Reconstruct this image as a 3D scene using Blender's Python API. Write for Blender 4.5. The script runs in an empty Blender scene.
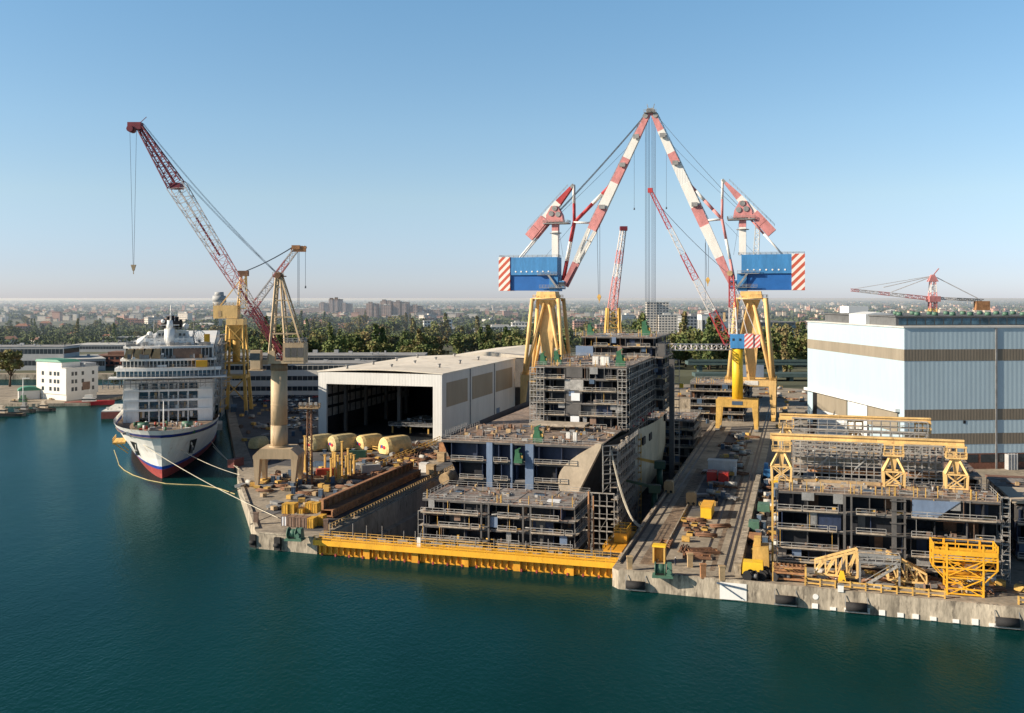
import bpy, math, random
from mathutils import Vector
random.seed(11)
R = math.radians
scene = bpy.context.scene
COL = scene.collection

# ------------------------------------------------------------------ frames
CAMZ = 60.0; F = 980.0; HZ = 298.0          # camera height, focal length in pixels, horizon row
QZ = 3.8                                     # quay level above the water
ANG = math.atan2(-288, 980)                  # the dry dock's axis against north
DU = Vector((-math.sin(ANG), math.cos(ANG), 0)); DV = Vector((math.cos(ANG), math.sin(ANG), 0))
O0 = Vector((-45.6625, 229.4833, 0))         # dock mouth, left corner
def L(v, u, z=QZ):
    p = O0 + DV*v + DU*u; return Vector((p.x, p.y, z))
def at(px, py, Y): return Vector(((px-512)*Y/F, Y, CAMZ-(py-HZ)*Y/F))
def ground(px, py, z=QZ):
    Y = (CAMZ-z)*F/(py-HZ); return Vector(((px-512)*Y/F, Y, z))
def tovu(p):
    d = Vector((p.x, p.y, 0))-O0; return d.dot(DV), d.dot(DU)
def v_at(px, u):
    k = (px-512)/F; bx = O0.x+u*DU.x; by = O0.y+u*DU.y
    return (bx-k*by)/(k*DV.y-DV.x)
def z_at(v, u, py): return CAMZ-(py-HZ)*L(v, u).y/F

# ------------------------------------------------------------------ materials
MATS = {}
def mk(name, col, rough=.6, metal=0., var=.18, scale=.35, streak=0., bump=0., fine=.5, dark=None, darkamt=0., wave=None, spec=.4):
    m = bpy.data.materials.new(name); m.use_nodes = True
    nt = m.node_tree; N = nt.nodes; K = nt.links
    bs = N['Principled BSDF']; bs.inputs['Roughness'].default_value = rough; bs.inputs['Metallic'].default_value = metal
    bs.inputs['Specular IOR Level'].default_value = spec
    g = N.new('ShaderNodeNewGeometry'); mp = N.new('ShaderNodeMapping'); K.new(g.outputs['Position'], mp.inputs['Vector'])
    mp.inputs['Scale'].default_value = (1, 1, 1 if not streak else 1-streak*.93)
    n1 = N.new('ShaderNodeTexNoise'); n1.inputs['Scale'].default_value = scale; n1.inputs['Detail'].default_value = 6; n1.inputs['Roughness'].default_value = .65
    K.new(mp.outputs[0], n1.inputs['Vector'])
    r1 = N.new('ShaderNodeMapRange'); r1.inputs[1].default_value = .3; r1.inputs[2].default_value = .7
    r1.inputs[3].default_value = 1-var*1.4; r1.inputs[4].default_value = 1+var
    K.new(n1.outputs['Fac'], r1.inputs[0])
    n2 = N.new('ShaderNodeTexNoise'); n2.inputs['Scale'].default_value = scale*9; n2.inputs['Detail'].default_value = 3
    K.new(mp.outputs[0], n2.inputs['Vector'])
    r2 = N.new('ShaderNodeMapRange'); r2.inputs[1].default_value = .3; r2.inputs[2].default_value = .7
    r2.inputs[3].default_value = 1-var*fine; r2.inputs[4].default_value = 1+var*fine; K.new(n2.outputs['Fac'], r2.inputs[0])
    mu = N.new('ShaderNodeMath'); mu.operation = 'MULTIPLY'; K.new(r1.outputs[0], mu.inputs[0]); K.new(r2.outputs[0], mu.inputs[1])
    vs = N.new('ShaderNodeVectorMath'); vs.operation = 'SCALE'; vs.inputs[0].default_value = col[:3]; K.new(mu.outputs[0], vs.inputs['Scale'])
    out = vs.outputs[0]
    if dark:
        n3 = N.new('ShaderNodeTexNoise'); n3.inputs['Scale'].default_value = scale*1.7; n3.inputs['Detail'].default_value = 8; n3.inputs['Roughness'].default_value = .7
        off = N.new('ShaderNodeVectorMath'); off.operation = 'ADD'; off.inputs[1].default_value = (37, 11, 5); K.new(mp.outputs[0], off.inputs[0]); K.new(off.outputs[0], n3.inputs['Vector'])
        r3 = N.new('ShaderNodeMapRange'); r3.inputs[1].default_value = .72-darkamt*.4; r3.inputs[2].default_value = .8-darkamt*.35; K.new(n3.outputs['Fac'], r3.inputs[0])
        mx = N.new('ShaderNodeMix'); mx.data_type = 'RGBA'; K.new(r3.outputs[0], mx.inputs[0]); K.new(out, mx.inputs[6]); mx.inputs[7].default_value = (*dark, 1)
        out = mx.outputs[2]
    K.new(out, bs.inputs['Base Color'])
    bm = None
    if bump:
        bm = N.new('ShaderNodeBump'); bm.inputs['Strength'].default_value = bump; bm.inputs['Distance'].default_value = .2; K.new(n2.outputs['Fac'], bm.inputs['Height']); K.new(bm.outputs[0], bs.inputs['Normal'])
    if wave:
        tc = N.new('ShaderNodeTexCoord'); sx = N.new('ShaderNodeSeparateXYZ'); K.new(tc.outputs['Object'], sx.inputs[0])
        ad = N.new('ShaderNodeMath'); ad.operation = 'ADD'; K.new(sx.outputs[0], ad.inputs[0]); K.new(sx.outputs[1], ad.inputs[1])
        ml = N.new('ShaderNodeMath'); ml.operation = 'MULTIPLY'; ml.inputs[1].default_value = wave; K.new(ad.outputs[0], ml.inputs[0])
        sn = N.new('ShaderNodeMath'); sn.operation = 'SINE'; K.new(ml.outputs[0], sn.inputs[0])
        b2 = N.new('ShaderNodeBump'); b2.inputs['Strength'].default_value = .35; b2.inputs['Distance'].default_value = .03; K.new(sn.outputs[0], b2.inputs['Height'])
        if bm: K.new(bm.outputs[0], b2.inputs['Normal'])
        K.new(b2.outputs[0], bs.inputs['Normal'])
    MATS[name] = m; return m
def M(n): return MATS[n]

mk('concrete', (.31, .265, .205), .9, var=.22, scale=.09, fine=1, bump=.3, dark=(.15, .13, .11), darkamt=.45)
mk('concrete_wall', (.40, .345, .27), .9, var=.4, scale=.3, streak=.75, bump=.3, dark=(.14, .12, .095), darkamt=.5)
mk('dock_wall', (.42, .34, .26), .9, var=.3, scale=.2, streak=.7, dark=(.10, .08, .06), darkamt=.4)
mk('dock_floor', (.10, .09, .08), .9, var=.3, scale=.2, dark=(.04, .035, .03), darkamt=.4)
mk('asphalt', (.10, .10, .105), .9, var=.25, scale=.05, fine=.8, dark=(.17, .15, .13), darkamt=.35)
mk('planks', (.20, .145, .10), .85, var=.45, scale=.6, fine=1, dark=(.33, .27, .20), darkamt=.4)
mk('rail_steel', (.06, .05, .045), .5, .6)
mk('rust', (.21, .11, .065), .8, var=.35, scale=.5, dark=(.10, .045, .025), darkamt=.4)
mk('girder_brown', (.33, .165, .085), .8, var=.3, scale=.5, dark=(.15, .075, .045), darkamt=.4)
mk('rust_light', (.38, .19, .09), .8, var=.3, scale=.5, dark=(.16, .08, .04), darkamt=.4)
mk('crane_yellow', (.75, .50, .205), .6, var=.2, scale=.3, streak=.85, dark=(.34, .20, .09), darkamt=.34)
mk('bright_yellow', (.82, .42, .03), .5, var=.12, scale=.4, streak=.6, dark=(.36, .17, .02), darkamt=.2)
mk('gate_yellow', (.74, .34, .025), .55, var=.2, scale=.3, streak=.8, dark=(.22, .11, .02), darkamt=.33)
mk('dirty_yellow', (.60, .37, .10), .65, var=.22, scale=.35, streak=.6, dark=(.22, .12, .04), darkamt=.33)
mk('lemon', (.80, .50, .03), .5, var=.1, streak=.5)
mk('beige', (.50, .375, .235), .65, var=.16, scale=.3, streak=.9, dark=(.30, .21, .12), darkamt=.3)
mk('beige_dark', (.24, .17, .10), .7, var=.3, scale=.3, streak=.9)
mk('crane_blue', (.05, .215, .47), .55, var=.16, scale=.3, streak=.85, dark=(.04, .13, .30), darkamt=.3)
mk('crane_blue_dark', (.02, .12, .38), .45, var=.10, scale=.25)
mk('crane_white', (.74, .72, .68), .5, var=.08, scale=.3, streak=.8, dark=(.5, .42, .36), darkamt=.2)
mk('crane_pink', (.58, .24, .235), .55, var=.22, scale=.45, streak=.5, dark=(.36, .10, .09), darkamt=.3)
mk('crane_red', (.42, .045, .05), .55, var=.2, scale=.4)
mk('jib_red', (.20, .03, .045), .55, var=.2, scale=.4)
mk('jib_white', (.62, .58, .56), .5, var=.12, scale=.4, dark=(.35, .15, .12), darkamt=.25)
mk('cable', (.10, .12, .15), .5, .5)
mk('rope', (.55, .50, .40), .8)
mk('rope_yellow', (.50, .40, .20), .8)
mk('steel_deck', (.26, .24, .225), .7, .1, var=.35, scale=.14, fine=1.1, dark=(.24, .14, .095), darkamt=.5)
mk('steel_deck_red', (.28, .215, .17), .75, .1, var=.35, scale=.15, fine=1.1, dark=(.13, .12, .12), darkamt=.5)
mk('steel_grey', (.28, .28, .28), .6, .3, var=.25, scale=.5)
mk('scaffold', (.38, .37, .355), .6, .2, var=.35, scale=.5)
mk('scaffold_plank', (.40, .34, .27), .8, var=.3, scale=.8)
mk('inner_shade', (.016, .018, .024), .8, var=.4, scale=.5)  # near-black colour stands in for the shade inside open sections and sheds
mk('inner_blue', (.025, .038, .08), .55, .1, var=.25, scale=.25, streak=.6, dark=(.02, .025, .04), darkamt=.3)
mk('bulk_blue', (.16, .22, .33), .5, .1, var=.12, scale=.3, streak=.7)
mk('bulk_grey', (.115, .11, .108), .6, .2, var=.2, scale=.3, streak=.5)
mk('hull_primer', (.38, .375, .31), .6, .1, var=.22, scale=.15, streak=.6, dark=(.12, .11, .09), darkamt=.3)
mk('hull_beige', (.52, .43, .32), .6, .1, var=.15, scale=.2, streak=.4)
mk('white_sheet', (.75, .77, .80), .5, var=.05)
mk('gear_green', (.035, .13, .065), .5, var=.2, scale=.6)
mk('winch_green', (.08, .17, .12), .5, var=.2, scale=.6)
mk('knuckle_green', (.015, .06, .04), .5, var=.2)
mk('container_red', (.42, .07, .045), .6, var=.15, scale=.6, wave=9.)
mk('container_bright', (.55, .04, .03), .55, var=.12, scale=.6, wave=9.)
mk('container_grey', (.42, .41, .38), .6, var=.15, scale=.6, wave=9.)
mk('container_blue', (.06, .10, .16), .6, var=.15, scale=.6, wave=9.)
mk('container_maroon', (.20, .06, .05), .6, var=.2, scale=.6, wave=9.)
mk('container_white', (.66, .65, .62), .6, var=.1, scale=.6, wave=9.)
mk('box_yellow', (.64, .36, .05), .6, var=.22, scale=.6, dark=(.30, .15, .04), darkamt=.3, wave=7.)
mk('box_brown', (.23, .15, .11), .7, var=.25, scale=.6)
mk('box_tan', (.44, .31, .17), .75, var=.22, scale=.6)
mk('tarp_yellow', (.80, .58, .25), .6, var=.16, scale=.5, fine=1, bump=.6, dark=(.52, .33, .10), darkamt=.3)
mk('tarp_shaded', (.60, .48, .24), .6, var=.2, scale=.5, fine=1, bump=.6)  # duller copy of the tarp yellow, with shade mixed into the colour
mk('mark_red', (.55, .03, .05), .6)
mk('mark_blue', (.03, .10, .45), .6)
mk('hangar_wall', (.70, .70, .68), .6, var=.07, scale=.12, streak=.9, wave=5., dark=(.34, .33, .30), darkamt=.2)
mk('hangar_side', (.72, .69, .63), .6, var=.08, scale=.12, streak=.9, wave=5., dark=(.38, .35, .31), darkamt=.2)
mk('hangar_tan', (.36, .29, .20), .6, var=.1, scale=.12, streak=.9, wave=5.)
mk('hangar_roof', (.74, .68, .58), .7, var=.12, scale=.05, fine=.5, dark=(.44, .37, .28), darkamt=.35)
mk('hall_blue', (.40, .52, .59), .55, var=.05, scale=.08, streak=.8, wave=4., dark=(.35, .46, .53), darkamt=.28)
mk('hall_tan', (.20, .17, .13), .6, var=.12, scale=.15, streak=.9, wave=6.)
mk('hall_tan_lit', (.27, .235, .18), .6, var=.12, scale=.15, streak=.9, wave=6.)  # lighter copy of the band tan for the left face, sunlight put into the colour
mk('hall_white', (.70, .72, .72), .6, var=.06, scale=.1, streak=.9)
mk('brick', (.20, .09, .06), .85, var=.3, scale=1.2, fine=1)
mk('hall_roof', (.13, .135, .14), .8, var=.2, scale=.1)
mk('glass_dark', (.03, .04, .05), .15, var=.3, scale=.8, spec=.6)
mk('glass_blue', (.06, .12, .17), .12, var=.5, scale=.35, spec=.7)
mk('white_paint', (.78, .78, .76), .45, var=.06, scale=.2, streak=.7)
mk('ship_white', (.82, .81, .78), .45, var=.08, scale=.2, streak=.85, dark=(.58, .52, .44), darkamt=.36)
mk('ship_blue', (.02, .045, .22), .4)
mk('ship_boot', (.02, .07, .38), .4)
mk('ship_red', (.33, .055, .05), .6, var=.2, scale=.3)
mk('ship_deck', (.30, .22, .16), .8, var=.3, scale=.5)
mk('black', (.012, .012, .014), .6)
mk('rubber', (.02, .02, .022), .8, var=.3)
mk('office_white', (.70, .68, .64), .7, var=.05, scale=.2, streak=.5)
mk('office_grey', (.40, .41, .42), .7, var=.08, scale=.2)
mk('roof_green', (.07, .25, .17), .6, var=.12, scale=.3)
mk('roof_terracotta', (.30, .14, .09), .85, var=.25, scale=.3, fine=1)
mk('roof_brown', (.20, .11, .08), .85, var=.25, scale=.3, fine=1)
mk('roof_grey', (.28, .28, .28), .8, var=.2, scale=.1)
mk('roof_light', (.50, .50, .48), .8, var=.15, scale=.1)
mk('wall_cream', (.56, .48, .38), .8, var=.1)
mk('wall_pink', (.50, .30, .24), .8, var=.12)
mk('wall_brick', (.34, .14, .10), .85, var=.2)
mk('wall_pale', (.62, .58, .52), .8, var=.1)
mk('apartment', (.40, .30, .26), .8, var=.15)
mk('apartment_dark', (.17, .15, .15), .8, var=.2)
mk('bark', (.10, .07, .05), .9, var=.3)
mk('viaduct', (.07, .11, .11), .7, var=.15)
mk('awning_grey', (.16, .17, .18), .7)
mk('person_dark', (.03, .04, .07), .8); mk('person_vest', (.7, .35, .03), .7); mk('skin', (.45, .28, .2), .6); mk('hard_hat', (.75, .72, .7), .4)
mk('car_white', (.6, .6, .6), .25, var=.02); mk('car_dark', (.03, .035, .05), .25, var=.02); mk('car_silver', (.3, .31, .33), .3, .4, var=.02); mk('car_red', (.3, .02, .02), .3, var=.02)
mk('boat_dark', (.03, .035, .04), .5, var=.3); mk('boat_red', (.40, .03, .04), .5, var=.1)

def node_mat(name, build):
    m = bpy.data.materials.new(name); m.use_nodes = True; build(m.node_tree.nodes, m.node_tree.links, m.node_tree.nodes['Principled BSDF']); MATS[name] = m; return m
def stripes(a, b, k):
    def f(N, K, bs):
        tc = N.new('ShaderNodeTexCoord'); sx = N.new('ShaderNodeSeparateXYZ'); K.new(tc.outputs['Object'], sx.inputs[0])
        a1 = N.new('ShaderNodeMath'); a1.operation = 'ADD'; K.new(sx.outputs[0], a1.inputs[0]); K.new(sx.outputs[1], a1.inputs[1])
        a2 = N.new('ShaderNodeMath'); a2.operation = 'SUBTRACT'; K.new(sx.outputs[2], a2.inputs[0]); K.new(a1.outputs[0], a2.inputs[1])
        a3 = N.new('ShaderNodeMath'); a3.operation = 'MULTIPLY'; a3.inputs[1].default_value = k; K.new(a2.outputs[0], a3.inputs[0])
        a4 = N.new('ShaderNodeMath'); a4.operation = 'FRACT'; K.new(a3.outputs[0], a4.inputs[0])
        a5 = N.new('ShaderNodeMath'); a5.operation = 'GREATER_THAN'; a5.inputs[1].default_value = .5; K.new(a4.outputs[0], a5.inputs[0])
        mx = N.new('ShaderNodeMix'); mx.data_type = 'RGBA'; mx.inputs[6].default_value = (*a, 1); mx.inputs[7].default_value = (*b, 1)
        K.new(a5.outputs[0], mx.inputs[0]); K.new(mx.outputs[2], bs.inputs['Base Color']); bs.inputs['Roughness'].default_value = .5
    return f
node_mat('stripes_red', stripes((.74, .70, .66), (.50, .09, .05), .26))
node_mat('stripes_small', stripes((.74, .68, .66), (.60, .10, .09), .5))
def leaf(cols):
    def f(N, K, bs):
        oi = N.new('ShaderNodeObjectInfo'); g = N.new('ShaderNodeNewGeometry')
        n = N.new('ShaderNodeTexNoise'); n.inputs['Scale'].default_value = .28; n.inputs['Detail'].default_value = 4; K.new(g.outputs['Position'], n.inputs['Vector'])
        ad = N.new('ShaderNodeMath'); ad.operation = 'MULTIPLY_ADD'; ad.inputs[1].default_value = .55; K.new(oi.outputs['Random'], ad.inputs[0])
        sc = N.new('ShaderNodeMapRange'); sc.inputs[1].default_value = .3; sc.inputs[2].default_value = .7; sc.inputs[3].default_value = 0; sc.inputs[4].default_value = .5; K.new(n.outputs['Fac'], sc.inputs[0]); K.new(sc.outputs[0], ad.inputs[2])
        cr = N.new('ShaderNodeValToRGB'); e = cr.color_ramp.elements; e[0].position = 0; e[0].color = (*cols[0], 1); e[1].position = 1; e[1].color = (*cols[-1], 1)
        for i, c in enumerate(cols[1:-1]): q = e.new((i+1)/(len(cols)-1)); q.color = (*c, 1)
        K.new(ad.outputs[0], cr.inputs[0]); K.new(cr.outputs[0], bs.inputs['Base Color']); bs.inputs['Roughness'].default_value = .8; bs.inputs['Specular IOR Level'].default_value = .1
    return f
node_mat('leaves', leaf([(.075, .115, .05), (.11, .155, .06), (.16, .185, .07), (.22, .19, .085), (.22, .15, .085)]))
node_mat('leaves_dark', leaf([(.045, .075, .035), (.07, .10, .042), (.11, .11, .05)]))
def water(N, K, bs):
    out = [n for n in N if n.type == 'OUTPUT_MATERIAL'][0]; N.remove(bs)
    g = N.new('ShaderNodeNewGeometry')
    def ns(s, det, sc, rz=0, ro=.55):
        mp = N.new('ShaderNodeMapping'); mp.inputs['Scale'].default_value = sc; mp.inputs['Rotation'].default_value = (0, 0, rz); K.new(g.outputs['Position'], mp.inputs['Vector'])
        n = N.new('ShaderNodeTexNoise'); n.inputs['Scale'].default_value = s; n.inputs['Detail'].default_value = det; n.inputs['Roughness'].default_value = ro; K.new(mp.outputs[0], n.inputs['Vector']); return n
    a = ns(1.3, 4, (1, .6, 1), .4); b = ns(.3, 3, (1, .5, 1), -.3); c = ns(.014, 7, (1, .28, 1), .35, .66)
    m1 = N.new('ShaderNodeMath'); m1.operation = 'MULTIPLY_ADD'; m1.inputs[1].default_value = .9; K.new(b.outputs['Fac'], m1.inputs[0]); K.new(a.outputs['Fac'], m1.inputs[2])
    bp = N.new('ShaderNodeBump'); bp.inputs['Distance'].default_value = .15; K.new(m1.outputs[0], bp.inputs['Height'])
    mr = N.new('ShaderNodeMapRange'); mr.inputs[1].default_value = .35; mr.inputs[2].default_value = .68; mr.inputs[3].default_value = .25; mr.inputs[4].default_value = 1.; K.new(c.outputs['Fac'], mr.inputs[0]); K.new(mr.outputs[0], bp.inputs['Strength'])
    cr = N.new('ShaderNodeMapRange'); cr.inputs[1].default_value = .35; cr.inputs[2].default_value = .7; K.new(c.outputs['Fac'], cr.inputs[0])
    mx = N.new('ShaderNodeMix'); mx.data_type = 'RGBA'; mx.inputs[6].default_value = (.002, .026, .025, 1); mx.inputs[7].default_value = (.003, .041, .042, 1); K.new(cr.outputs[0], mx.inputs[0])
    df = N.new('ShaderNodeBsdfDiffuse'); K.new(mx.outputs[2], df.inputs['Color'])
    gl = N.new('ShaderNodeBsdfGlossy'); gl.inputs['Roughness'].default_value = .16; gl.inputs['Color'].default_value = (.36, .53, .57, 1); K.new(bp.outputs[0], gl.inputs['Normal'])
    fr = N.new('ShaderNodeFresnel'); fr.inputs['IOR'].default_value = 1.33; K.new(bp.outputs[0], fr.inputs['Normal'])
    fm = N.new('ShaderNodeMath'); fm.operation = 'MULTIPLY'; fm.inputs[1].default_value = .8; K.new(fr.outputs[0], fm.inputs[0])
    ms = N.new('ShaderNodeMixShader'); K.new(fm.outputs[0], ms.inputs[0]); K.new(df.outputs[0], ms.inputs[1]); K.new(gl.outputs[0], ms.inputs[2]); K.new(ms.outputs[0], out.inputs['Surface'])
node_mat('water', water)
def land(N, K, bs):
    g = N.new('ShaderNodeNewGeometry')
    n = N.new('ShaderNodeTexNoise'); n.inputs['Scale'].default_value = .006; n.inputs['Detail'].default_value = 10; n.inputs['Roughness'].default_value = .7; K.new(g.outputs['Position'], n.inputs['Vector'])
    cr = N.new('ShaderNodeValToRGB'); e = cr.color_ramp.elements
    e[0].position = .36; e[0].color = (.035, .045, .02, 1); e[1].position = .66; e[1].color = (.13, .12, .08, 1)
    q = e.new(.47); q.color = (.06, .065, .03, 1); q = e.new(.54); q.color = (.09, .10, .06, 1)
    K.new(n.outputs['Fac'], cr.inputs[0]); K.new(cr.outputs[0], bs.inputs['Base Color']); bs.inputs['Roughness'].default_value = .95
node_mat('land', land)

# ------------------------------------------------------------------ mesh builder
SPLIT = {'wheel', 'fitting', 'pipework', 'stair_tower', 'gear', 'deck_fitting', 'loose_gear', 'duct', 'web_frame', 'wall_plate', 'door_panel', 'beam', 'white_sheet', 'shell_door', 'work_basket', 'awning', 'flange', 'sleeper', 'tank', 'doorway', 'cradle', 'bogie', 'pillar', 'panel', 'stay_cable', 'hoist_rope', 'line',
         'back_stay', 'down_pipe', 'foot', 'pole', 'floodlight', 'support', 'anchor_winch', 'pipe', 'sheave', 'batten', 'cross_bar', 'sleepers', 'chain', 'connecting_rod', 'funnel', 'stiffener', 'cross_member', 'head_sheave', 'fender_strip', 'counterweight', 'window', 'trestle', 'portal_beam', 'lift_shaft', 'railing', 'walkway', 'balcony_rail', 'gangway'}
class MB:
    def __init__(s): s.v = []; s.f = []; s.m = []; s.sm = []
    def face(s, pts, mi=0, sm=False):
        i = len(s.v); s.v += [tuple(p) for p in pts]; s.f.append(tuple(range(i, i+len(pts)))); s.m.append(mi); s.sm.append(sm)
    def hexa(s, P, mi=0):
        i = len(s.v); s.v += [tuple(p) for p in P]
        for q in ((3, 2, 1, 0), (4, 5, 6, 7), (0, 1, 5, 4), (1, 2, 6, 5), (2, 3, 7, 6), (3, 0, 4, 7)):
            s.f.append(tuple(i+k for k in q)); s.m.append(mi); s.sm.append(False)
        return s
    def box(s, x0, y0, z0, x1, y1, z1, mi=0):
        if x1 < x0: x0, x1 = x1, x0
        if y1 < y0: y0, y1 = y1, y0
        if z1 < z0: z0, z1 = z1, z0
        return s.hexa([(x0, y0, z0), (x1, y0, z0), (x1, y1, z0), (x0, y1, z0), (x0, y0, z1), (x1, y0, z1), (x1, y1, z1), (x0, y1, z1)], mi)
    def cb(s, cx, cy, z0, sx, sy, sz, mi=0): return s.box(cx-sx/2, cy-sy/2, z0, cx+sx/2, cy+sy/2, z0+sz, mi)
    def frus(s, cx, cy, z0, z1, a0, b0, a1, b1, mi=0, ox=0, oy=0):
        return s.hexa([(cx-a0, cy-b0, z0), (cx+a0, cy-b0, z0), (cx+a0, cy+b0, z0), (cx-a0, cy+b0, z0), (cx+ox-a1, cy+oy-b1, z1), (cx+ox+a1, cy+oy-b1, z1), (cx+ox+a1, cy+oy+b1, z1), (cx+ox-a1, cy+oy+b1, z1)], mi)
    def bar(s, p, q, w, h=None, mi=0, w2=None, h2=None):
        p = Vector(p); q = Vector(q); h = h or w; w2 = w2 or w; h2 = h2 or h; d = q-p
        if d.length < 1e-5: return s
        d.normalize(); side = d.cross(Vector((0, 0, 1)))
        if side.length < 1e-3: side = Vector((1, 0, 0))
        side.normalize(); up = side.cross(d)
        A = []
        for c, a, b in ((p, w/2, h/2), (q, w2/2, h2/2)):
            A += [c-side*a-up*b, c+side*a-up*b, c+side*a+up*b, c-side*a+up*b]
        return s.hexa([A[0], A[3], A[2], A[1], A[4], A[7], A[6], A[5]][:8], mi)
    def tube(s, p, q, r, r2=None, n=8, mi=0, caps=True):
        p = Vector(p); q = Vector(q); r2 = r if r2 is None else r2; d = (q-p).normalized()
        a = d.cross(Vector((0, 0, 1)))
        if a.length < 1e-3: a = Vector((1, 0, 0))
        a.normalize(); b = d.cross(a); i = len(s.v)
        for c, rr in ((p, r), (q, r2)):
            for k in range(n):
                t = 2*math.pi*k/n; s.v.append(tuple(c+a*(rr*math.cos(t))+b*(rr*math.sin(t))))
        for k in range(n):
            s.f.append((i+(k+1) % n, i+k, i+n+k, i+n+(k+1) % n)); s.m.append(mi); s.sm.append(True)
        if caps:
            s.f.append(tuple(i+k for k in range(n))); s.m.append(mi); s.sm.append(False)
            s.f.append(tuple(i+n+n-1-k for k in range(n))); s.m.append(mi); s.sm.append(False)
        return s
    def prism(s, poly, z0, z1, mi=0, mside=None):
        n = len(poly); i = len(s.v); s.v += [(x, y, z0) for x, y in poly]+[(x, y, z1) for x, y in poly]
        s.f.append(tuple(i+n-1-k for k in range(n))); s.m.append(mi); s.sm.append(False)
        s.f.append(tuple(i+n+k for k in range(n))); s.m.append(mi); s.sm.append(False)
        for k in range(n):
            s.f.append((i+k, i+(k+1) % n, i+n+(k+1) % n, i+n+k)); s.m.append(mi if mside is None else mside); s.sm.append(False)
        return s
    def prxz(s, poly, y0, y1, mi=0):                       # polygon in x-z, extruded along y
        n = len(poly); i = len(s.v); s.v += [(x, y0, z) for x, z in poly]+[(x, y1, z) for x, z in poly]
        s.f.append(tuple(i+k for k in range(n))); s.m.append(mi); s.sm.append(False)
        s.f.append(tuple(i+n+n-1-k for k in range(n))); s.m.append(mi); s.sm.append(False)
        for k in range(n):
            s.f.append((i+(k+1) % n, i+k, i+n+k, i+n+(k+1) % n)); s.m.append(mi); s.sm.append(False)
        return s
    def lattice(s, p, q, w0, h0, w1, h1, n, c=.3, b=.16, mf=None, sides=(0, 1, 2, 3)):
        p = Vector(p); q = Vector(q); d = (q-p).normalized(); side = d.cross(Vector((0, 0, 1)))
        if side.length < 1e-3: side = Vector((1, 0, 0))
        side.normalize(); up = side.cross(d); st = []
        for i in range(n+1):
            t = i/n; ce = p.lerp(q, t); w = (w0+(w1-w0)*t)/2; h = (h0+(h1-h0)*t)/2
            st.append([ce-side*w-up*h, ce+side*w-up*h, ce+side*w+up*h, ce-side*w+up*h])
        for i in range(n):
            mi = mf(i/n) if mf else 0
            for k in range(4):
                s.bar(st[i][k], st[i+1][k], c, c, mi)
                k2 = (k+1) % 4
                if k in sides:
                    if i % 2: s.bar(st[i][k], st[i+1][k2], b, b, mi)
                    else: s.bar(st[i][k2], st[i+1][k], b, b, mi)
                s.bar(st[i][k], st[i][k2], b, b, mi)
        return s
    def rail(s, pts, h=1.1, w=.07, step=2.4, mi=0, closed=False):
        pts = [Vector(p) for p in pts]
        if closed: pts.append(pts[0])
        for a, b in zip(pts, pts[1:]):
            for k in (1., .5): s.bar(a+Vector((0, 0, h*k)), b+Vector((0, 0, h*k)), w, w, mi)
            n = max(1, round((b-a).length/step))
            for i in range(n+1): c = a.lerp(b, i/n); s.bar(c, c+Vector((0, 0, h)), w, w, mi)
        return s
    def pieces(s):
        up = list(range(len(s.v)))
        def find(a):
            while up[a] != a: up[a] = up[up[a]]; a = up[a]
            return a
        for f in s.f:
            for k in f[1:]:
                a, b = find(f[0]), find(k)
                if a != b: up[b] = a
        g = {}
        for i, f in enumerate(s.f): g.setdefault(find(f[0]), []).append(i)
        bb = []
        for fs in g.values():
            P = [s.v[k] for i in fs for k in s.f[i]]; bb.append([[min(p[a] for p in P)-.04 for a in range(3)], [max(p[a] for p in P)+.04 for a in range(3)], fs])
        if len(bb) > 400: return []
        merged = True
        while merged:
            merged = False; out = []
            for b in bb:
                for o in out:
                    if all(b[0][a] <= o[1][a] and o[0][a] <= b[1][a] for a in range(3)):
                        o[0] = [min(x, y) for x, y in zip(o[0], b[0])]; o[1] = [max(x, y) for x, y in zip(o[1], b[1])]; o[2] = o[2]+b[2]; merged = True; break
                else: out.append(b)
            bb = out
        return [b[2] for b in bb]
    def build(s, name, mats, parent=None, loc=None, rz=None):
        if parent and name in SPLIT:
            pc = s.pieces()
            if 1 < len(pc) <= 100:
                o = None
                for fs in pc:
                    m = MB(); mp = {}
                    for i in sorted(fs):
                        for q in s.f[i]:
                            if q not in mp: mp[q] = len(m.v); m.v.append(s.v[q])
                        m.f.append(tuple(mp[q] for q in s.f[i])); m.m.append(s.m[i]); m.sm.append(s.sm[i])
                    o = m.build_one(name, mats, parent, loc, rz)
                return o
            if not 1 <= len(pc) <= 100: o = s.build_one(name, mats, parent, loc, rz); o['kind'] = 'stuff'; return o
        return s.build_one(name, mats, parent, loc, rz)
    def build_one(s, name, mats, parent=None, loc=None, rz=None):
        me = bpy.data.meshes.new(name); me.from_pydata(s.v, [], s.f)
        if not isinstance(mats, (list, tuple)): mats = [mats]
        for m in mats: me.materials.append(M(m))
        me.polygons.foreach_set('material_index', s.m); me.polygons.foreach_set('use_smooth', s.sm); me.update()
        o = bpy.data.objects.new(name, me); COL.objects.link(o)
        if parent: o.parent = parent
        if loc is not None: o.location = loc
        if rz is not None: o.rotation_euler = (0, 0, rz)
        return o
def tag(o, label=None, cat=None, group=None, kind=None):
    if label: o['label'] = label
    if cat: o['category'] = cat
    if group: o['group'] = group
    if kind: o['kind'] = kind
    return o
def thing(name, label, cat, loc=(0, 0, 0), rz=ANG, group=None):
    o = bpy.data.objects.new(name, None); o.empty_display_size = .5; COL.objects.link(o); o.location = loc; o.rotation_euler = (0, 0, rz)
    return tag(o, label, cat, group)
KIDS = {}
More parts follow.
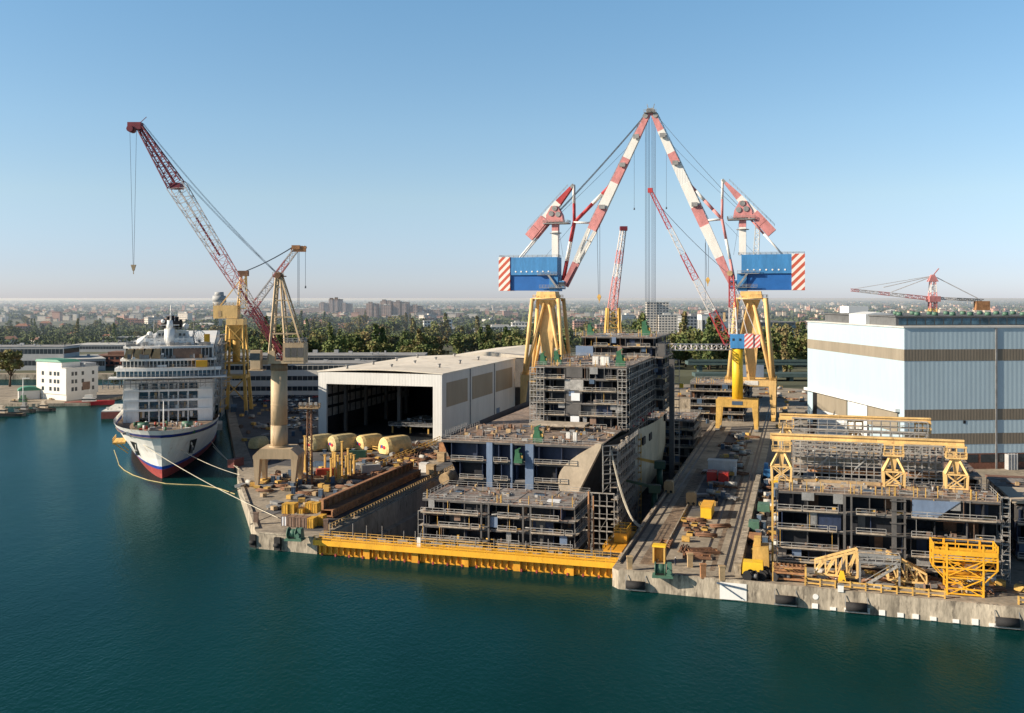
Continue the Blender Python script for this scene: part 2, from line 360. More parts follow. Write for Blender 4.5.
def dup(root, loc, rz=None, label=None, group=None, s=None):
    ch = [c for c in bpy.data.objects if c.parent == root] if root.name not in KIDS else KIDS[root.name]
    KIDS[root.name] = ch
    r = root.copy(); COL.objects.link(r); r.location = loc
    if rz is not None: r.rotation_euler = (0, 0, rz)
    if s is not None: r.scale = s if hasattr(s, '__len__') else (s, s, s)
    if label: r['label'] = label
    if group: r['group'] = group
    for c in ch:
        d = c.copy(); COL.objects.link(d); d.parent = r
        if c.name not in KIDS: KIDS[c.name] = [g for g in bpy.data.objects if g.parent == c]
        for g in KIDS[c.name]: e = g.copy(); COL.objects.link(e); e.parent = d
    return r
def cable(mb, p, q, r=.06, sag=0., n=8, mi=0):
    p = Vector(p); q = Vector(q); pr = p
    for i in range(1, n+1):
        t = i/n; c = p.lerp(q, t)-Vector((0, 0, sag*4*t*(1-t))); mb.bar(pr, c, r*2, r*2, mi); pr = c

# ================================================================== THE SETTING
def wpoly(name, pts, z, zb, mats, kind='structure'):
    mb = MB(); n = len(pts); mb.face([(p[0], p[1], z) for p in pts], 0)
    for k in range(n):
        a, b = pts[k], pts[(k+1) % n]; mb.face([(a[0], a[1], z), (a[0], a[1], zb), (b[0], b[1], zb), (b[0], b[1], z)], 1)
    return tag(mb.build(name, mats), kind=kind)
def l2(v, u): p = L(v, u); return (p.x, p.y)
yard = [l2(0, 0), l2(0, 345), l2(71, 345), l2(71, -5.5), l2(72.6, -7.3), l2(98, -8.6), l2(700, -45.5), (30000, -200), (30000, 60000), (-30000, 60000), (-30000, 722), (-240, 722), (-215, 724),
        (-122, 424), (-86, 309), l2(-60, 62), l2(-18.6, 3.5), l2(-16.4, .6)]
ya = yard[::-1]
wpoly('ground', yard[::1][::-1][::-1], QZ, -10, ['concrete', 'concrete_wall'])
# water: everything outside the yard; its edge runs inside the quay walls
wat = [(-30000, -3000), (30000, -3000), (30000, -190)] + [l2(690, -40), l2(98, -3), l2(71.2, 1.2), l2(0, 1.2), l2(-12, 4), l2(-57, 66), (-83, 312), (-119, 427), (-212, 726), (-240, 726), (-30000, 726)]
tag((lambda mb: (mb.face([(x, y, 0) for x, y in wat]), mb.build('water', 'water'))[1])(MB()), kind='structure')
far = [(-30000, 735), (-600, 735), (-225, 735), (-160, 600), (-90, 560), (20, 640), (60, 620), (120, 640), (260, 560), (900, 560), (30000, 560), (30000, 59000), (-30000, 59000)]
tag((lambda mb: (mb.face([(x, y, QZ+.004) for x, y in far]), mb.build('town_ground', 'land'))[1])(MB()), kind='structure')
pen = [(-3000, 548), (-330, 545), (-262, 541), (-236, 545), (-232, 600), (-190, 625), (-190, 655), (-3000, 655)]
wpoly('quay', pen, 1.6, -3, ['concrete', 'concrete_wall'])
s_ = lambda name, mb, mat, **k: tag(mb.build(name, mat, loc=L(0, 0, 0), rz=ANG, **k), kind='structure')
mb = MB(); mb.face([(0, .5, -8.6), (71, .5, -8.6), (71, 345, -8.6), (0, 345, -8.6)]); s_('dock_floor', mb, 'dock_floor')
mb = MB()
mb.hexa([(.004, 1.2, -9), (1.1, 1.2, -9), (1.1, 344, -9), (.004, 344, -9), (.004, 1.2, 3.4), (.6, 1.2, 3.4), (.6, 344, 3.4), (.004, 344, 3.4)])
mb.box(.004, 1.2, -9, 2.6, 344, -2.5); mb.box(68.4, 1.2, -9, 70.996, 344, -2.5); mb.box(70.2, 1.2, -3, 70.996, 344, 3.3)
s_('dock_wall', mb, 'dock_wall')
# paving: darker asphalt strips, crane rails, rusty cover plates
mb = MB(); bz0 = tovu(Vector((-82, 315, 0))); bz1 = tovu(Vector((-118, 424, 0))); bz2 = tovu(Vector((-165, 575, 0)))
mb.face([(*bz0, QZ+.004), (-60, 86, QZ+.004), (-17, 86, QZ+.004), (-17, 152, QZ+.004), (-82, 152, QZ+.004), (-82, 330, QZ+.004), (*bz2, QZ+.004), (*bz1, QZ+.004)]); s_('road', mb, 'asphalt')
mb = MB()
for v0, v1, u0, u1 in ((-8.5, -2.2, 6, 150), (80, 88, 48, 230), (-27, -19, 20, 84), (97.2, 102.5, -5, 200)): mb.face([(v0, u0, QZ+.008), (v1, u0, QZ+.008), (v1, u1, QZ+.008), (v0, u1, QZ+.008)])
s_('paving', mb, 'asphalt')
mb = MB()
for v0, v1, u0, u1 in ((75.9, 79.3, -1, 120), (90.6, 91.6, -2, 150)): mb.face([(v0, u0, QZ+.012), (v1, u0, QZ+.012), (v1, u1, QZ+.012), (v0, u1, QZ+.012)])
s_('cover_plates', mb, 'planks')
mb = MB()
for v in (72.3, 74.3, 88.9, 93.4, 94.6): mb.box(v-.28, -2, QZ-.1, v+.28, 335, QZ+.03)
for v in (-1.6, -22.4): mb.box(v-.2, 8, QZ-.1, v+.2, 335, QZ+.03)
for v in (-37.5, -50): mb.box(v-.2, 40, QZ-.1, v+.2, 150, QZ+.03)
s_('crane_rail', mb, 'rail_steel')
mb = MB(); mb.box(71.3, -1, QZ, 71.7, 120, QZ+.5); mb.box(79.35, 2, QZ, 79.6, 60, QZ+.6); mb.box(95.6, -4, QZ, 97.0, 118, QZ+1.9); s_('kerb', mb, 'concrete_wall')
# coping and weathered edge of the quays
mb = MB()
def edge(a, b, w, h, m=0): mb.bar((a[0], a[1], QZ+h/2-.05), (b[0], b[1], QZ+h/2-.05), w, h, m)
edge((-15.8, .9), (-1.2, .35), .9, .3); edge((72.8, -6.85), (98, -8.15), .9, .3); edge((98, -8.15), (320, -21.6), .9, .3); edge((-18.4, 4.1), (-59.5, 62), .9, .5)
s_('quay_coping', mb, 'concrete_wall')

# ------------------------------------------------------------------ dock gate
t = thing('dock_gate', 'long yellow steel gate closing the mouth of the dry dock', 'dock gate', L(0, 0, 0))
mb = MB(); mb.box(.3, .3, -2, 70.9, 3.2, 3.1); 
for i in range(48): x = .9+i*1.47; mb.box(x, -.25, .5, x+.18, .3, 3.0)
for i in range(5): x = 12+i*12; mb.box(x, -.5, -.5, x+1.6, .3, 3.0)
mb.build('gate_leaf', 'gate_yellow', t)
mb = MB(); mb.box(-.3, -1.3, 3.1, 71.1, 3.9, 3.5); mb.box(-.3, -1.5, 2.5, 71.1, -1.25, 3.7); mb.build('walkway', 'bright_yellow', t)
mb = MB()
for i in range(21): x = 1.6+i*3.45; mb.box(x-.18, -.7, -1.2, x+.18, -.28, .55)
mb.build('fender_strip', 'ship_red', t)
mb = MB(); mb.rail([(0, -1.3, 3.5), (71, -1.3, 3.5)], 1.15, .1, 2.2); mb.build('railing', 'bright_yellow', t)
mb = MB(); mb.rail([(0, 1.3, 3.5), (66, 1.3, 3.5)], 1.1, .08, 2.2); mb.rail([(0, 3.8, 3.5), (71, 3.8, 3.5)], 1.1, .09, 2.0); mb.build('railing', 'dirty_yellow', t)
mb = MB()
for i in range(60):
    x = random.uniform(1, 70); mb.cb(x, random.uniform(1.8, 3.5), 3.5, random.uniform(.3, 2.6), random.uniform(.2, .6), random.uniform(.1, .6))
for i in range(16): x = 2+i*4.4+random.uniform(-1, 1); mb.box(x, 3.6, 3.5, x+.12, 3.72, 3.5+random.uniform(2, 3.4))
mb.build('pipework', 'steel_grey', t)
mb = MB(); mb.box(25, .2, 3.5, 25.9, .6, 5.6); mb.build('control_box', 'container_white', t)
# yellow landing stage inside the dock
t = thing('landing_stage', 'yellow railed landing stage hung on the dock wall behind the gate', 'platform', L(66.2, 9, 0))
mb = MB(); mb.box(0, 0, 3.2, 4.2, 20, 3.5); mb.box(1, 8, 3.5, 4, 14, 5.6); mb.build('platform', 'gate_yellow', t)
mb = MB(); mb.rail([(0, 0, 3.5), (0, 20, 3.5), (4.2, 20, 3.5)], 1.1, .1, 2); mb.rail([(1, 8, 5.6), (4, 8, 5.6), (4, 14, 5.6), (1, 14, 5.6)], 1.2, .1, 1.5, closed=True); mb.build('railing', 'bright_yellow', t)

# fence of white posts along the left dock edge
t = thing('fence', 'long fence of pale posts along the left edge of the dry dock', 'fence', L(-1.0, 8, QZ))
mb = MB()
for i in range(52): mb.box(-.12, i*1.75, 0, .12, i*1.75+.25, 1.35)
mb.build('post', 'box_tan', t)['kind'] = 'stuff'
mb = MB(); mb.box(-.06, 0, 1.25, .06, 91, 1.4); mb.box(-.06, 0, .6, .06, 91, .7); mb.build('rail', 'dirty_yellow', t)

# ================================================================== SHIP BLOCKS
def gear(mb, x0, y0, x1, y1, z, n, mi=(0,), s=1.0):
    for i in range(n):
        k = random.random(); x = random.uniform(x0, x1); y = random.uniform(y0, y1); m = random.choice(mi)
        if k < .5: mb.cb(x, y, z, random.uniform(.3, 1.6)*s, random.uniform(.3, 1.2)*s, random.uniform(.2, 1.1)*s, m)
        elif k < .75: a = random.uniform(0, 3.14); l = random.uniform(1, 4)*s; mb.bar((x, y, z+.12), (min(x1, x+l*math.cos(a)), min(y1, y+l*math.sin(a)), z+.14), .18, .18, m)
        elif k < .9: mb.tube((x, y, z), (x, y, z+random.uniform(.6, 1.3)*s), .3*s, n=6, mi=m)
        else: mb.box(x, y, z, x+.1, y+.1, z+random.uniform(1, 2.2), m)
def deck_stack(t, x0, y0, x1, y1, zs, bays, walk='front', walkx=None, top='steel_deck', scaffold_side=0, blue=.35, right=True, left=True, vert=None):
    """decks of an open ship section: slabs, inner bulkheads, pillars, walkways and rails, local coordinates"""
    W = x1-x0
    for i, z in enumerate(zs):
        last = i == len(zs)-1
        mb = MB(); mb.box(x0, y0, z-.22, x1, y1, z); mb.box(x0, y0-.06, z-.62, x1, y0+.2, z-.2, 1); mb.box(x1-.2, y0+.25, z-.6, x1+.05, y1, z-.22, 1)
        mb.build('deck', [top if last else 'steel_deck', 'bulk_grey'], t)
    mb = MB(); cnt = MB(); pil = MB(); rl = MB(); clut = MB()
    bx = [x0+W*i/bays for i in range(bays+1)]
    for i in range(len(zs)-1):
        z0, z1 = zs[i], zs[i+1]-.22
        for b in range(bays):
            a, c = bx[b], bx[b+1]; dep = random.choice((1.2, 2.5, 4, 6)); mi = 0 if random.random() > blue else random.choice((1, 1, 2))
            mb.box(a, y0+dep, z0, c, y0+dep+.3, z1, mi)
            if random.random() < .6: mb.box(a+.1, y0+.6, z0, a+.25, y0+dep, z1, random.choice((0, 1, 1)))
            if random.random() < .5:
                w = (c-a)*random.uniform(.2, .45); xx = random.uniform(a, c-w); mb.box(xx, y0+dep-.12, z0, xx+w, y0+dep-.03, z1*.97+z0*.03, random.choice((1, 2, 3)))
            if random.random() < .7: pil.box(c-.18, y0+.1, z0, c+.02, y0+.4, z1)
            if random.random() < .4: xx = random.uniform(a, c); pil.box(xx, y0+.3, z0, xx+.12, y0+.5, z1)
            # hanging beams and ducts under the deck above
            if random.random() < .7: mb.box(a+.3, y0+.5, z1-random.uniform(.3, .7), c-.4, y0+.9, z1-.05, random.choice((0, 3)))
        # sides
        n = max(3, int((y1-y0)/5)); 
        for sgn, xx in ((1, x1), (-1, x0)):
            if (sgn > 0 and not right) or (sgn < 0 and not left): continue
            for b in range(n):
                a = y0+(y1-y0)*b/n; c = y0+(y1-y0)*(b+1)/n; dep = random.choice((.8, 1.6, 3))
                xb = xx-sgn*dep; mb.box(min(xb, xb-sgn*.2), a, z0, max(xb, xb-sgn*.2), c, z1, 0 if random.random() > blue*.7 else 1)
                pil.box(xx-.2 if sgn > 0 else xx, c-.25, z0, xx if sgn > 0 else xx+.2, c-.05, z1)
        gear(clut, x0+.5, y0+.5, x1-.5, y0+2.2, z0, int(W/2.2), (0, 0, 1, 2), .8)
        ranges = walkx or [(x0, x1)]
        segs = []
        for a, c in ranges:
            x = a
            while x < c-1:
                w = min(c-x, random.uniform(4, 9)); 
                if random.random() > .14: segs.append((x, x+w-random.choice((0, .3))))
                x += w
        for _ in range(int(W/5)):
            x = random.uniform(x0, x1-3); k = random.random()
            if k < .3: w = random.uniform(1, 2.6); clut.box(x, y0-.22, z1-random.uniform(1.2, 2.6), x+w, y0-.16, z1, random.choice((3, 4, 1, 1, 0)))
            elif k < .8: clut.box(x, y0-.3, z0, x+.1, y0-.2, z1, random.choice((1, 0, 2)))
            else: clut.tube((x, y0-.5, z0+random.uniform(.3, 1)), (x+random.uniform(1.5, 3), y0-.5, z0+random.uniform(.3, 1)), .15, n=6, mi=random.choice((0, 1, 2)))
        for a, c in segs:
            rl.box(a, y0-1.15, z0-.12, c, y0-.08, z0-.02, 1); rl.rail([(a, y0-1.1, z0), (c, y0-1.1, z0)], 1.15, .11, 2.6)
            rl.box(a, y0-1.18, z0-.02, c, y0-1.12, z0+.22, 1)
        if right: rl.rail([(x1+.08, y0, z0), (x1+.08, y1, z0)], 1.1, .09, 3); rl.box(x1+.05, y0, z0-.1, x1+.7, y1, z0-.02, 1)
    mb.build('bulkhead', ['inner_shade', 'inner_blue', 'bulk_grey', 'rust'], t); pil.build('pillar', 'bulk_grey', t)
    rl.build('walkway', ['scaffold', 'scaffold_plank'], t); clut.build('fitting', ['box_brown', 'steel_grey', 'dirty_yellow', 'bulk_blue', 'container_blue', 'box_tan'], t)
    core = MB(); core.box(x0+6.5, y0+6.6, zs[0], x1-6.5, y1-3.2, zs[-1]-.25); core.build('inner_core', 'inner_shade', t)
def top_clutter(t, x0, y0, x1, y1, z, n, rails=True, h=.8, posts=8, name='deck_fitting'):
    mb = MB(); gear(mb, x0+.8, y0+.8, x1-.8, y1-.8, z, n, (0, 0, 1, 2, 3, 3, 4), h)
    # welded seams, hatches and low frames
    k = int((x1-x0)/7)
    for i in range(1, k): x = x0+(x1-x0)*i/k; mb.box(x, y0+.2, z, x+.15, y1-.2, z+.06, 5)
    for i in range(int((y1-y0)/6)): y = y0+3+i*6; mb.box(x0+.3, y, z, x1-.3, y+.12, z+.055, 5)
    for i in range(int(n/9)):
        x = random.uniform(x0+2, x1-5); y = random.uniform(y0+1.5, y1-3); w = random.uniform(1.5, 3.5); d = random.uniform(1, 2); mb.box(x, y, z, x+w, y+d, z+.3, random.choice((5, 6, 2))); mb.box(x+.3, y+.3, z+.3, x+w-.3, y+d-.3, z+.34, 7)
    mb.build(name, ['box_brown', 'steel_grey', 'scaffold', 'box_tan', 'rust', 'bulk_grey', 'container_blue', 'inner_shade'], t)
    if rails:
        r = MB(); r.rail([(x0+.1, y0+.1, z), (x1-.1, y0+.1, z), (x1-.1, y1-.1, z), (x0+.1, y1-.1, z)], 1.1, .08, 2.6, closed=True)
        for i in range(posts): x = random.uniform(x0, x1); r.box(x, y0-.05, z, x+.15, y0+.1, z+random.uniform(1.6, 2.6), 1)
        r.build('railing', ['scaffold', 'dirty_yellow'], t)
def scaff(mb, x0, y0, x1, y1, z0, z1, nx, nz, d=1.0, w=.11, planks=True):
    for i in range(nx+1):
        x = x0+(x1-x0)*i/nx; y = y0+(y1-y0)*i/nx
        for q in (0, d): mb.box(x-w/2, y+q-w/2, z0, x+w/2, y+q+w/2, z1)
    for j in range(1, nz+1):
        z = z0+(z1-z0)*j/nz
        for q in (0, d): mb.bar((x0, y0+q, z), (x1, y1+q, z), w, w)
        mb.bar((x0, y0, z-.6*(z1-z0)/nz), (x1, y1, z-.6*(z1-z0)/nz), w*.7, w*.7)
        if planks: mb.bar((x0, y0+d/2, z-.1), (x1, y1+d/2, z-.1), d*.9, .08, 1)
    for i in range(0, nx, 2):
        a, b = i/nx, (i+1)/nx
        for j in range(nz):
            if (i+j) % 3 == 0: mb.bar((x0+(x1-x0)*a, y0+(y1-y0)*a, z0+(z1-z0)*j/nz), (x0+(x1-x0)*b, y0+(y1-y0)*b, z0+(z1-z0)*(j+1)/nz), w*.7, w*.7)

# ---- block A: low section just behind the gate
t = thing('ship_section', 'low open ship section with three decks, grey roof plates, right behind the yellow gate', 'ship section', L(0, 0, 0))
deck_stack(t, 22.5, 10, 59.5, 27.5, [-7, -3.6, -.3, 3.1, 6.3, 9.4, 12.5], 7, walkx=[(22.5, 37), (41.5, 47), (49.5, 59.5)], blue=.12)
top_clutter(t, 22.5, 10, 59.5, 27.5, 12.5, 70, h=.6)
mb = MB()
for x in (38.2, 48.3): mb.box(x-1, 9.2, -7, x-.6, 9.6, 12.3); mb.box(x+.8, 9.2, -7, x+1.2, 9.6, 12.3); [mb.box(x-.7, 9.0, z, x+.9, 10.2, z+.2) for z in (-3, .4, 3.6, 6.8, 9.8)]
mb.build('duct', 'bulk_grey', t)
mb = MB(); mb.box(52, 14, 12.5, 55, 15.8, 12.9); mb.build('white_sheet', 'white_sheet', t)
sc = MB(); scaff(sc, 21.0, 11, 22.4, 11, -8, 9.2, 1, 5, 9); sc.build('scaffold', ['scaffold', 'scaffold_plank'], t)
# poles standing in the gap right of block A
t2 = thing('mast_pole', 'tall rusty yellow twin poles in the dark gap right of the low section', 'pole', L(62.3, 12, -8.6))
mb = MB(); mb.tube((0, 0, 0), (0, 0, 24.5), .22, n=6); mb.tube((1, .4, 0), (1, .4, 23.5), .18, n=6); [mb.bar((0, 0, z), (1, .4, z), .15) for z in range(3, 24, 3)]; mb.build('pole', 'rust_light', t2)

# ---- the ship under construction: hull, section with flared side, tall superstructure
t = thing('unfinished_ship', 'unfinished ship with tall scaffolded superstructure standing in the dry dock', 'ship', L(0, 0, 0))
# transverse frame of the cut section, flared sides
zt = 20.9; XL, XR = 13.2, 57.8
deckz = [5.6, 10.6, 15.6, zt]
def halfw(z):                                             # half breadth of the cut section at a height
    k = max(0, min(1, (z+8)/(zt+8))); return 7.5+15*(k**.95)
cx = (XL+XR)/2
for z in deckz:
    h = halfw(z); mb = MB(); mb.box(cx-h+.15, 48, z-.3, cx+h-.15, 82 if z == zt else 60, z); mb.box(cx-h+.1, 47.9, z-.8, cx+h-.1, 48.15, z-.28, 1); mb.build('deck', ['steel_deck_red' if z == zt else 'steel_deck', 'bulk_grey'], t)
mb = MB()
for i, (z0, z1) in enumerate(((-8, 5.3), (5.6, 10.3), (10.6, 15.3), (15.6, zt-.3))):
    h = halfw(z0)-.3; xs = [cx-h, cx-h*.62, cx-h*.30, cx-h*.05, cx+h*.28, cx+h*.6, cx+h]
    for k in range(6):
        d = (2.0, 3.5, 2.2, 3.2, 1.6, 3.0)[(k+i) % 6]; mb.box(xs[k], 48+d, z0, xs[k+1], 48.4+d, z1, (1, 1, 0, 1, 0, 1)[(k*2+i) % 6])
        mb.box(xs[k]-.1, 48.3, z0, xs[k]+.1, 48+d+.4, z1, 1)
mb.build('bulkhead', ['inner_shade', 'inner_blue'], t)
mb = MB()
for x, w in ((cx-9.2, 1.7), (cx-2.4, .6), (cx+1.8, 1.8), (cx+3.6, .5)): mb.box(x, 47.6, 0, x+w, 49.6, zt-.35)
mb.build('web_frame', 'bulk_blue', t)
mb = MB()
for z0 in deckz[:-1]:
    h = halfw(z0)-.6
    for a, b in ((cx-h, cx-10), (cx-7, cx-3), (cx+4.5, cx+h-(3 if z0 > 6 else 0))):
        if b-a > 1: mb.rail([(a, 47.2, z0), (b, 47.2, z0)], 1.1, .11, 2.2); mb.box(a, 47, z0-.12, b, 48, z0-.02, 1)
mb.rail([(cx-22, 48.1, zt), (cx+22, 48.1, zt)], 1.1, .09, 2.2); mb.rail([(cx-22, 48.1, zt), (cx-22, 80, zt)], 1.1, .09, 2.2)
mb.rail([(cx-22.6, 52, zt+.6), (cx-22.6, 70, zt+.6)], 1.3, .09, 1.5)
mb.build('walkway', ['scaffold', 'scaffold_plank'], t)
# hull plating: left flare (dark) and right flare (beige edge), running aft
def shell(sgn, u0, u1, zb, ztop, mat, name, bulge=0.):
    mb = MB(); nz = 12; nu = 14; P = []
    for j in range(nu+1):
        s = j/nu; u = u0+(u1-u0)*s; row = []
        blend = min(1, s*1.6)
        for i in range(nz+1):
            z = zb+(ztop-zb)*i/nz; h = halfw(z)*(1-blend)+min(24.5, 17+9*max(0, (z+9)/14)**.5)*blend
            row.append((cx+sgn*h, u, z))
        P.append(row)
    for j in range(nu):
        for i in range(nz):
            q = [P[j][i], P[j+1][i], P[j+1][i+1], P[j][i+1]]; mb.face(q if sgn > 0 else q[::-1], 0, True)
    return mb.build(name, mat, t)
shell(-1, 48, 170, -8, zt+.6, 'inner_blue', 'hull_side'); shell(1, 51, 92, -8, zt-.4, 'inner_shade', 'hull_side')
mb = MB(); N = 14; pr = None                                # beige flared plate at the cut, thick edge facing the gate
for i in range(N+1):
    z = 7.6+(zt+.5-7.6)*i/N; s = i/N; xi = cx+halfw(z)-.4-5.6*math.sin(math.pi*min(1, .08+s*.86))**1.1-(1-s)*2.4; xo = cx+halfw(z)+.25
    if pr: a, b, zz = pr; mb.hexa([(a, 47.3, zz), (b, 47.3, zz), (b, 51, zz), (a, 51, zz), (xi, 47.3, z), (xo, 47.3, z), (xo, 51, z), (xi, 51, z)])
    pr = (xi, xo, z)
mb.build('flare_plate', 'hull_beige', t)
mb = MB(); P = [(59.2, 90, 19.0), (60.2, 110, 18.2), (60.6, 130, 17.4), (60.2, 150, 16.6), (58.8, 172, 16)]
for a, b in zip(P, P[1:]):
    mb.face([(a[0]-1.6, a[1], -4), (b[0]-1.6, b[1], -4), (b[0]-.1, b[1], 4), (a[0]-.1, a[1], 4)], 0, True); mb.face([(a[0]-.1, a[1], 4), (b[0]-.1, b[1], 4), b, a], 0, True); mb.face([(a[0]-6, a[1], -8), (b[0]-6, b[1], -8), (b[0]-1.6, b[1], -4), (a[0]-1.6, a[1], -4)], 1, True)
mb.face([(52, 90, -8), (57.6, 90, -4), (59.1, 90, 4), (59.2, 90, 19), (52, 90, 19)], 0)
mb.build('side_plate', ['hull_primer', 'ship_red'], t)
mb = MB()
for u, z in ((104, 13), (118, 12.5), (160, 14)):
    x = 60.55 if u < 150 else 60.1; mb.box(x-.3, u, z, x+.12, u+5, z+2.4)
mb.build('shell_door', 'inner_shade', t)
mb = MB(); scaff(mb, 61.9, 50.5, 62.1, 86, -8, 20.9, 14, 7, .01, .13, False)
for j in range(9):
    z = -7+j*3.3
    for i in range(7): a = 50.6+i*5.1; mb.box(60.2, a, z, 62.1, a+4.4, z+.12, 1)
    mb.rail([(62.15, 50.6, z), (62.15, 86, z)], 1.05, .1, 2.5)
for i in range(70): a = random.uniform(51, 85); z = -7+random.randint(0, 8)*3.3; mb.cb(random.uniform(60.6, 61.8), a, z+.12, .5, random.uniform(.4, 1.6), random.uniform(.4, 1.5), random.choice((0, 1, 2)))
scaff(mb, 50, 46.4, 61.8, 46.4, -8, 8.6, 6, 5, .9, .12); scaff(mb, 58.6, 47.2, 62, 50, 8.6, 20.9, 2, 5, .9, .12)
mb.build('scaffold', ['scaffold', 'scaffold_plank', 'box_brown'], t)
mb = MB(); [mb.box(61.5, 88, z, 62.4, 89.4, z+.3) for z in range(-7, 19, 2)]; mb.box(61.4, 87.9, -8, 61.6, 88.1, 19); mb.box(62.3, 87.9, -8, 62.5, 88.1, 19); mb.build('stair_tower', 'dirty_yellow', t)
# main deck aft
mb = MB(); mb.box(14, 82.02, 20.2, 58.9, 172, 20.6); mb.box(14, 95, -8, 52, 171, 20.1, 1); mb.build('main_deck', ['steel_deck_red', 'inner_shade'], t)
# superstructure C, five decks
deck_stack(t, 30.5, 83.5, 58.8, 137, [20.9, 24.5, 28.2, 31.9, 35.6, 39.3], 6, walkx=[(30.5, 40), (44.5, 56)], blue=.15, top='steel_deck_red')
top_clutter(t, 30.5, 83.5, 58.8, 134, 39.3, 120, h=.9)
deck_stack(t, 34, 137.1, 62.5, 165, [20.9, 24.5, 28.2, 31.9, 35.6, 39.3], 6, blue=.1, left=False, top='steel_deck_red')
mb = MB(); mb.box(40.3, 83.3, 35.8, 45.3, 84.4, 39.0, 0); mb.box(40, 83.2, 32, 45.6, 84.4, 35.2, 1); mb.box(40.3, 83.3, 28.3, 45.2, 84.4, 31.5, 0); mb.box(40.6, 83.1, 24.6, 44.9, 84.3, 27.8, 0); mb.build('panel', ['bulk_grey', 'scaffold'], t)
mb = MB(); mb.box(41.9, 82.9, 28.9, 44.6, 83.05, 31.2); mb.box(41.7, 82.9, 22.2, 44.4, 83.05, 24.2); mb.build('white_sheet', 'white_sheet', t)
mb = MB(); scaff(mb, 29.2, 81.8, 33.6, 81.8, 21, 38.8, 4, 10, 1.2, .12); scaff(mb, 56.3, 82, 58.9, 82, 21, 38.6, 2, 10, 1., .1); scaff(mb, 59.6, 84, 59.9, 137, 18, 39, 14, 6, .01, .12, False); mb.build('scaffold', ['scaffold', 'scaffold_plank'], t)
mb = MB(); mb.box(31.5, 72, 22.6, 48.5, 79, 23.0); mb.box(31.6, 72, 22.4, 48.4, 72.2, 22.6); [mb.box(x, 73, 20.9, x+.3, 73.3, 22.5, 1) for x in (32, 37, 42, 48)]; mb.build('work_platform', ['scaffold_plank', 'dirty_yellow'], t)
# upper tier D
deck_stack(t, 33, 137.2, 60, 175, [39.4, 42.9, 46.3], 5, blue=.1, walkx=[(38, 47), (50, 58)])
top_clutter(t, 30, 138, 60.5, 175, 46.3, 40, h=.8)
mb = MB(); mb.box(60, 137.4, 39.4, 63, 141, 44, 0); mb.box(64.5, 137.8, -6, 66.2, 139.5, 38.5, 0); mb.build('lift_shaft', ['bulk_grey'], t)
mb = MB(); mb.box(31.2, 137, 39.4, 37.5, 140, 42.8); mb.build('cabin', 'bulk_blue', t)
top_clutter(t, 14.5, 49, 58, 83, zt, 120, rails=False, h=1.1, name='gear')
mb = MB()
for x, u, h in ((47.6, 52, 2.6), (49.4, 52.4, 2.6)): mb.box(x, u, zt, x+1, u+1, zt+h)
for x, u in ((41, 90), (43.5, 90), (44.5, 89)): mb.box(x+6, u, 39.3, x+7.8, u+2, 41.9)
mb.build('tank', 'container_white', t)
mb = MB(); gear(mb, 58, 86, 60.5, 140, 20.7, 60, (0, 1, 2, 3), 1.); mb.build('gear', ['box_brown', 'steel_grey', 'mark_red', 'scaffold'], t)

# green welding machines standing on the decks
def green_machine(loc, label, k=1.):
    t = thing('deck_machine', label, 'machine', loc)
    mb = MB(); mb.frus(0, 0, 0, 1.4*k, 1.3*k, .9*k, 1.2*k, .8*k); mb.build('base', 'gear_green', t)
    mb = MB(); mb.frus(-.3*k, 0, 1.42*k, 3.0*k, .9*k, .7*k, .7*k, .6*k); mb.box(-1.1*k, -.4*k, 3.0*k, .1*k, .5*k, 3.9*k); mb.box(.2*k, -.3*k, 2.2*k, 1.*k, .3*k, 2.9*k); mb.bar((-.6*k, 0, 3.9*k), (.6*k, 0, 4.5*k), .3*k); mb.build('mast', 'gear_green', t)
    mb = MB(); mb.box(.6*k, -.4*k, 1.42*k, 1.25*k, .4*k, 2.2*k); mb.build('motor', 'dirty_yellow', t)
for v, u, z, lb, k in ((40.4, 50, zt, 'green deck machine on the roof of the cut hull section, just over its blue frames', 1.05), (35.8, 46.6, 15.6, 'green machine hanging open in front of the cut hull section', .9),
                    (28.5+3.5, 88, 39.3, 'leftmost green machine on the tall superstructure roof', .9), (28.5+7.5, 90, 39.3, 'green machine second from the left on the superstructure roof, beside the crane leg', 1.05),
                    (56.2, 88, 39.3, 'green machine on the right front corner of the superstructure roof', 1.15), (54.5, 150, 46.3, 'green machine on the far topmost deck of the unfinished ship', 1.3), (34, 150, 46.3, 'small green machine at the left of the topmost deck', 1.)):
    green_machine(L(v, u, z), lb, k)

# green knuckle boom cranes in the dock gap
def knuckle(loc, rz, label, reach=10, yel=False):
    t = thing('boom_lift', label, 'boom lift', loc, rz)
    mb = MB(); mb.tube((0, 0, 0), (0, 0, 6), 1.1, .8, n=10); mb.cb(0, 0, 6, 3.2, 2.4, 2.2); mb.build('pedestal', 'knuckle_green', t)
    mb = MB(); mb.bar((0, 0, 7.5), (-reach*.7, 0, 9.4), .9, .9, 0, .6, .6); mb.bar((-reach*.7, 0, 9.4), (-reach*1.15, 0, 7.4), .6, .6, 0, .4, .4); mb.build('boom', 'dirty_yellow' if yel else 'knuckle_green', t)
    mb = MB(); mb.cb(1.2, 1.3, 6.2, 1.4, .7, 1.6); mb.build('cabin', 'container_blue', t)
knuckle(L(69.6, 66, QZ-4), ANG+.15, 'dark green boom lift nearest the pier, reaching to the hull', 13)
knuckle(L(68, 88, QZ-1), ANG+.2, 'green boom lift with a yellow arm farther up the dock gap', 13, True)

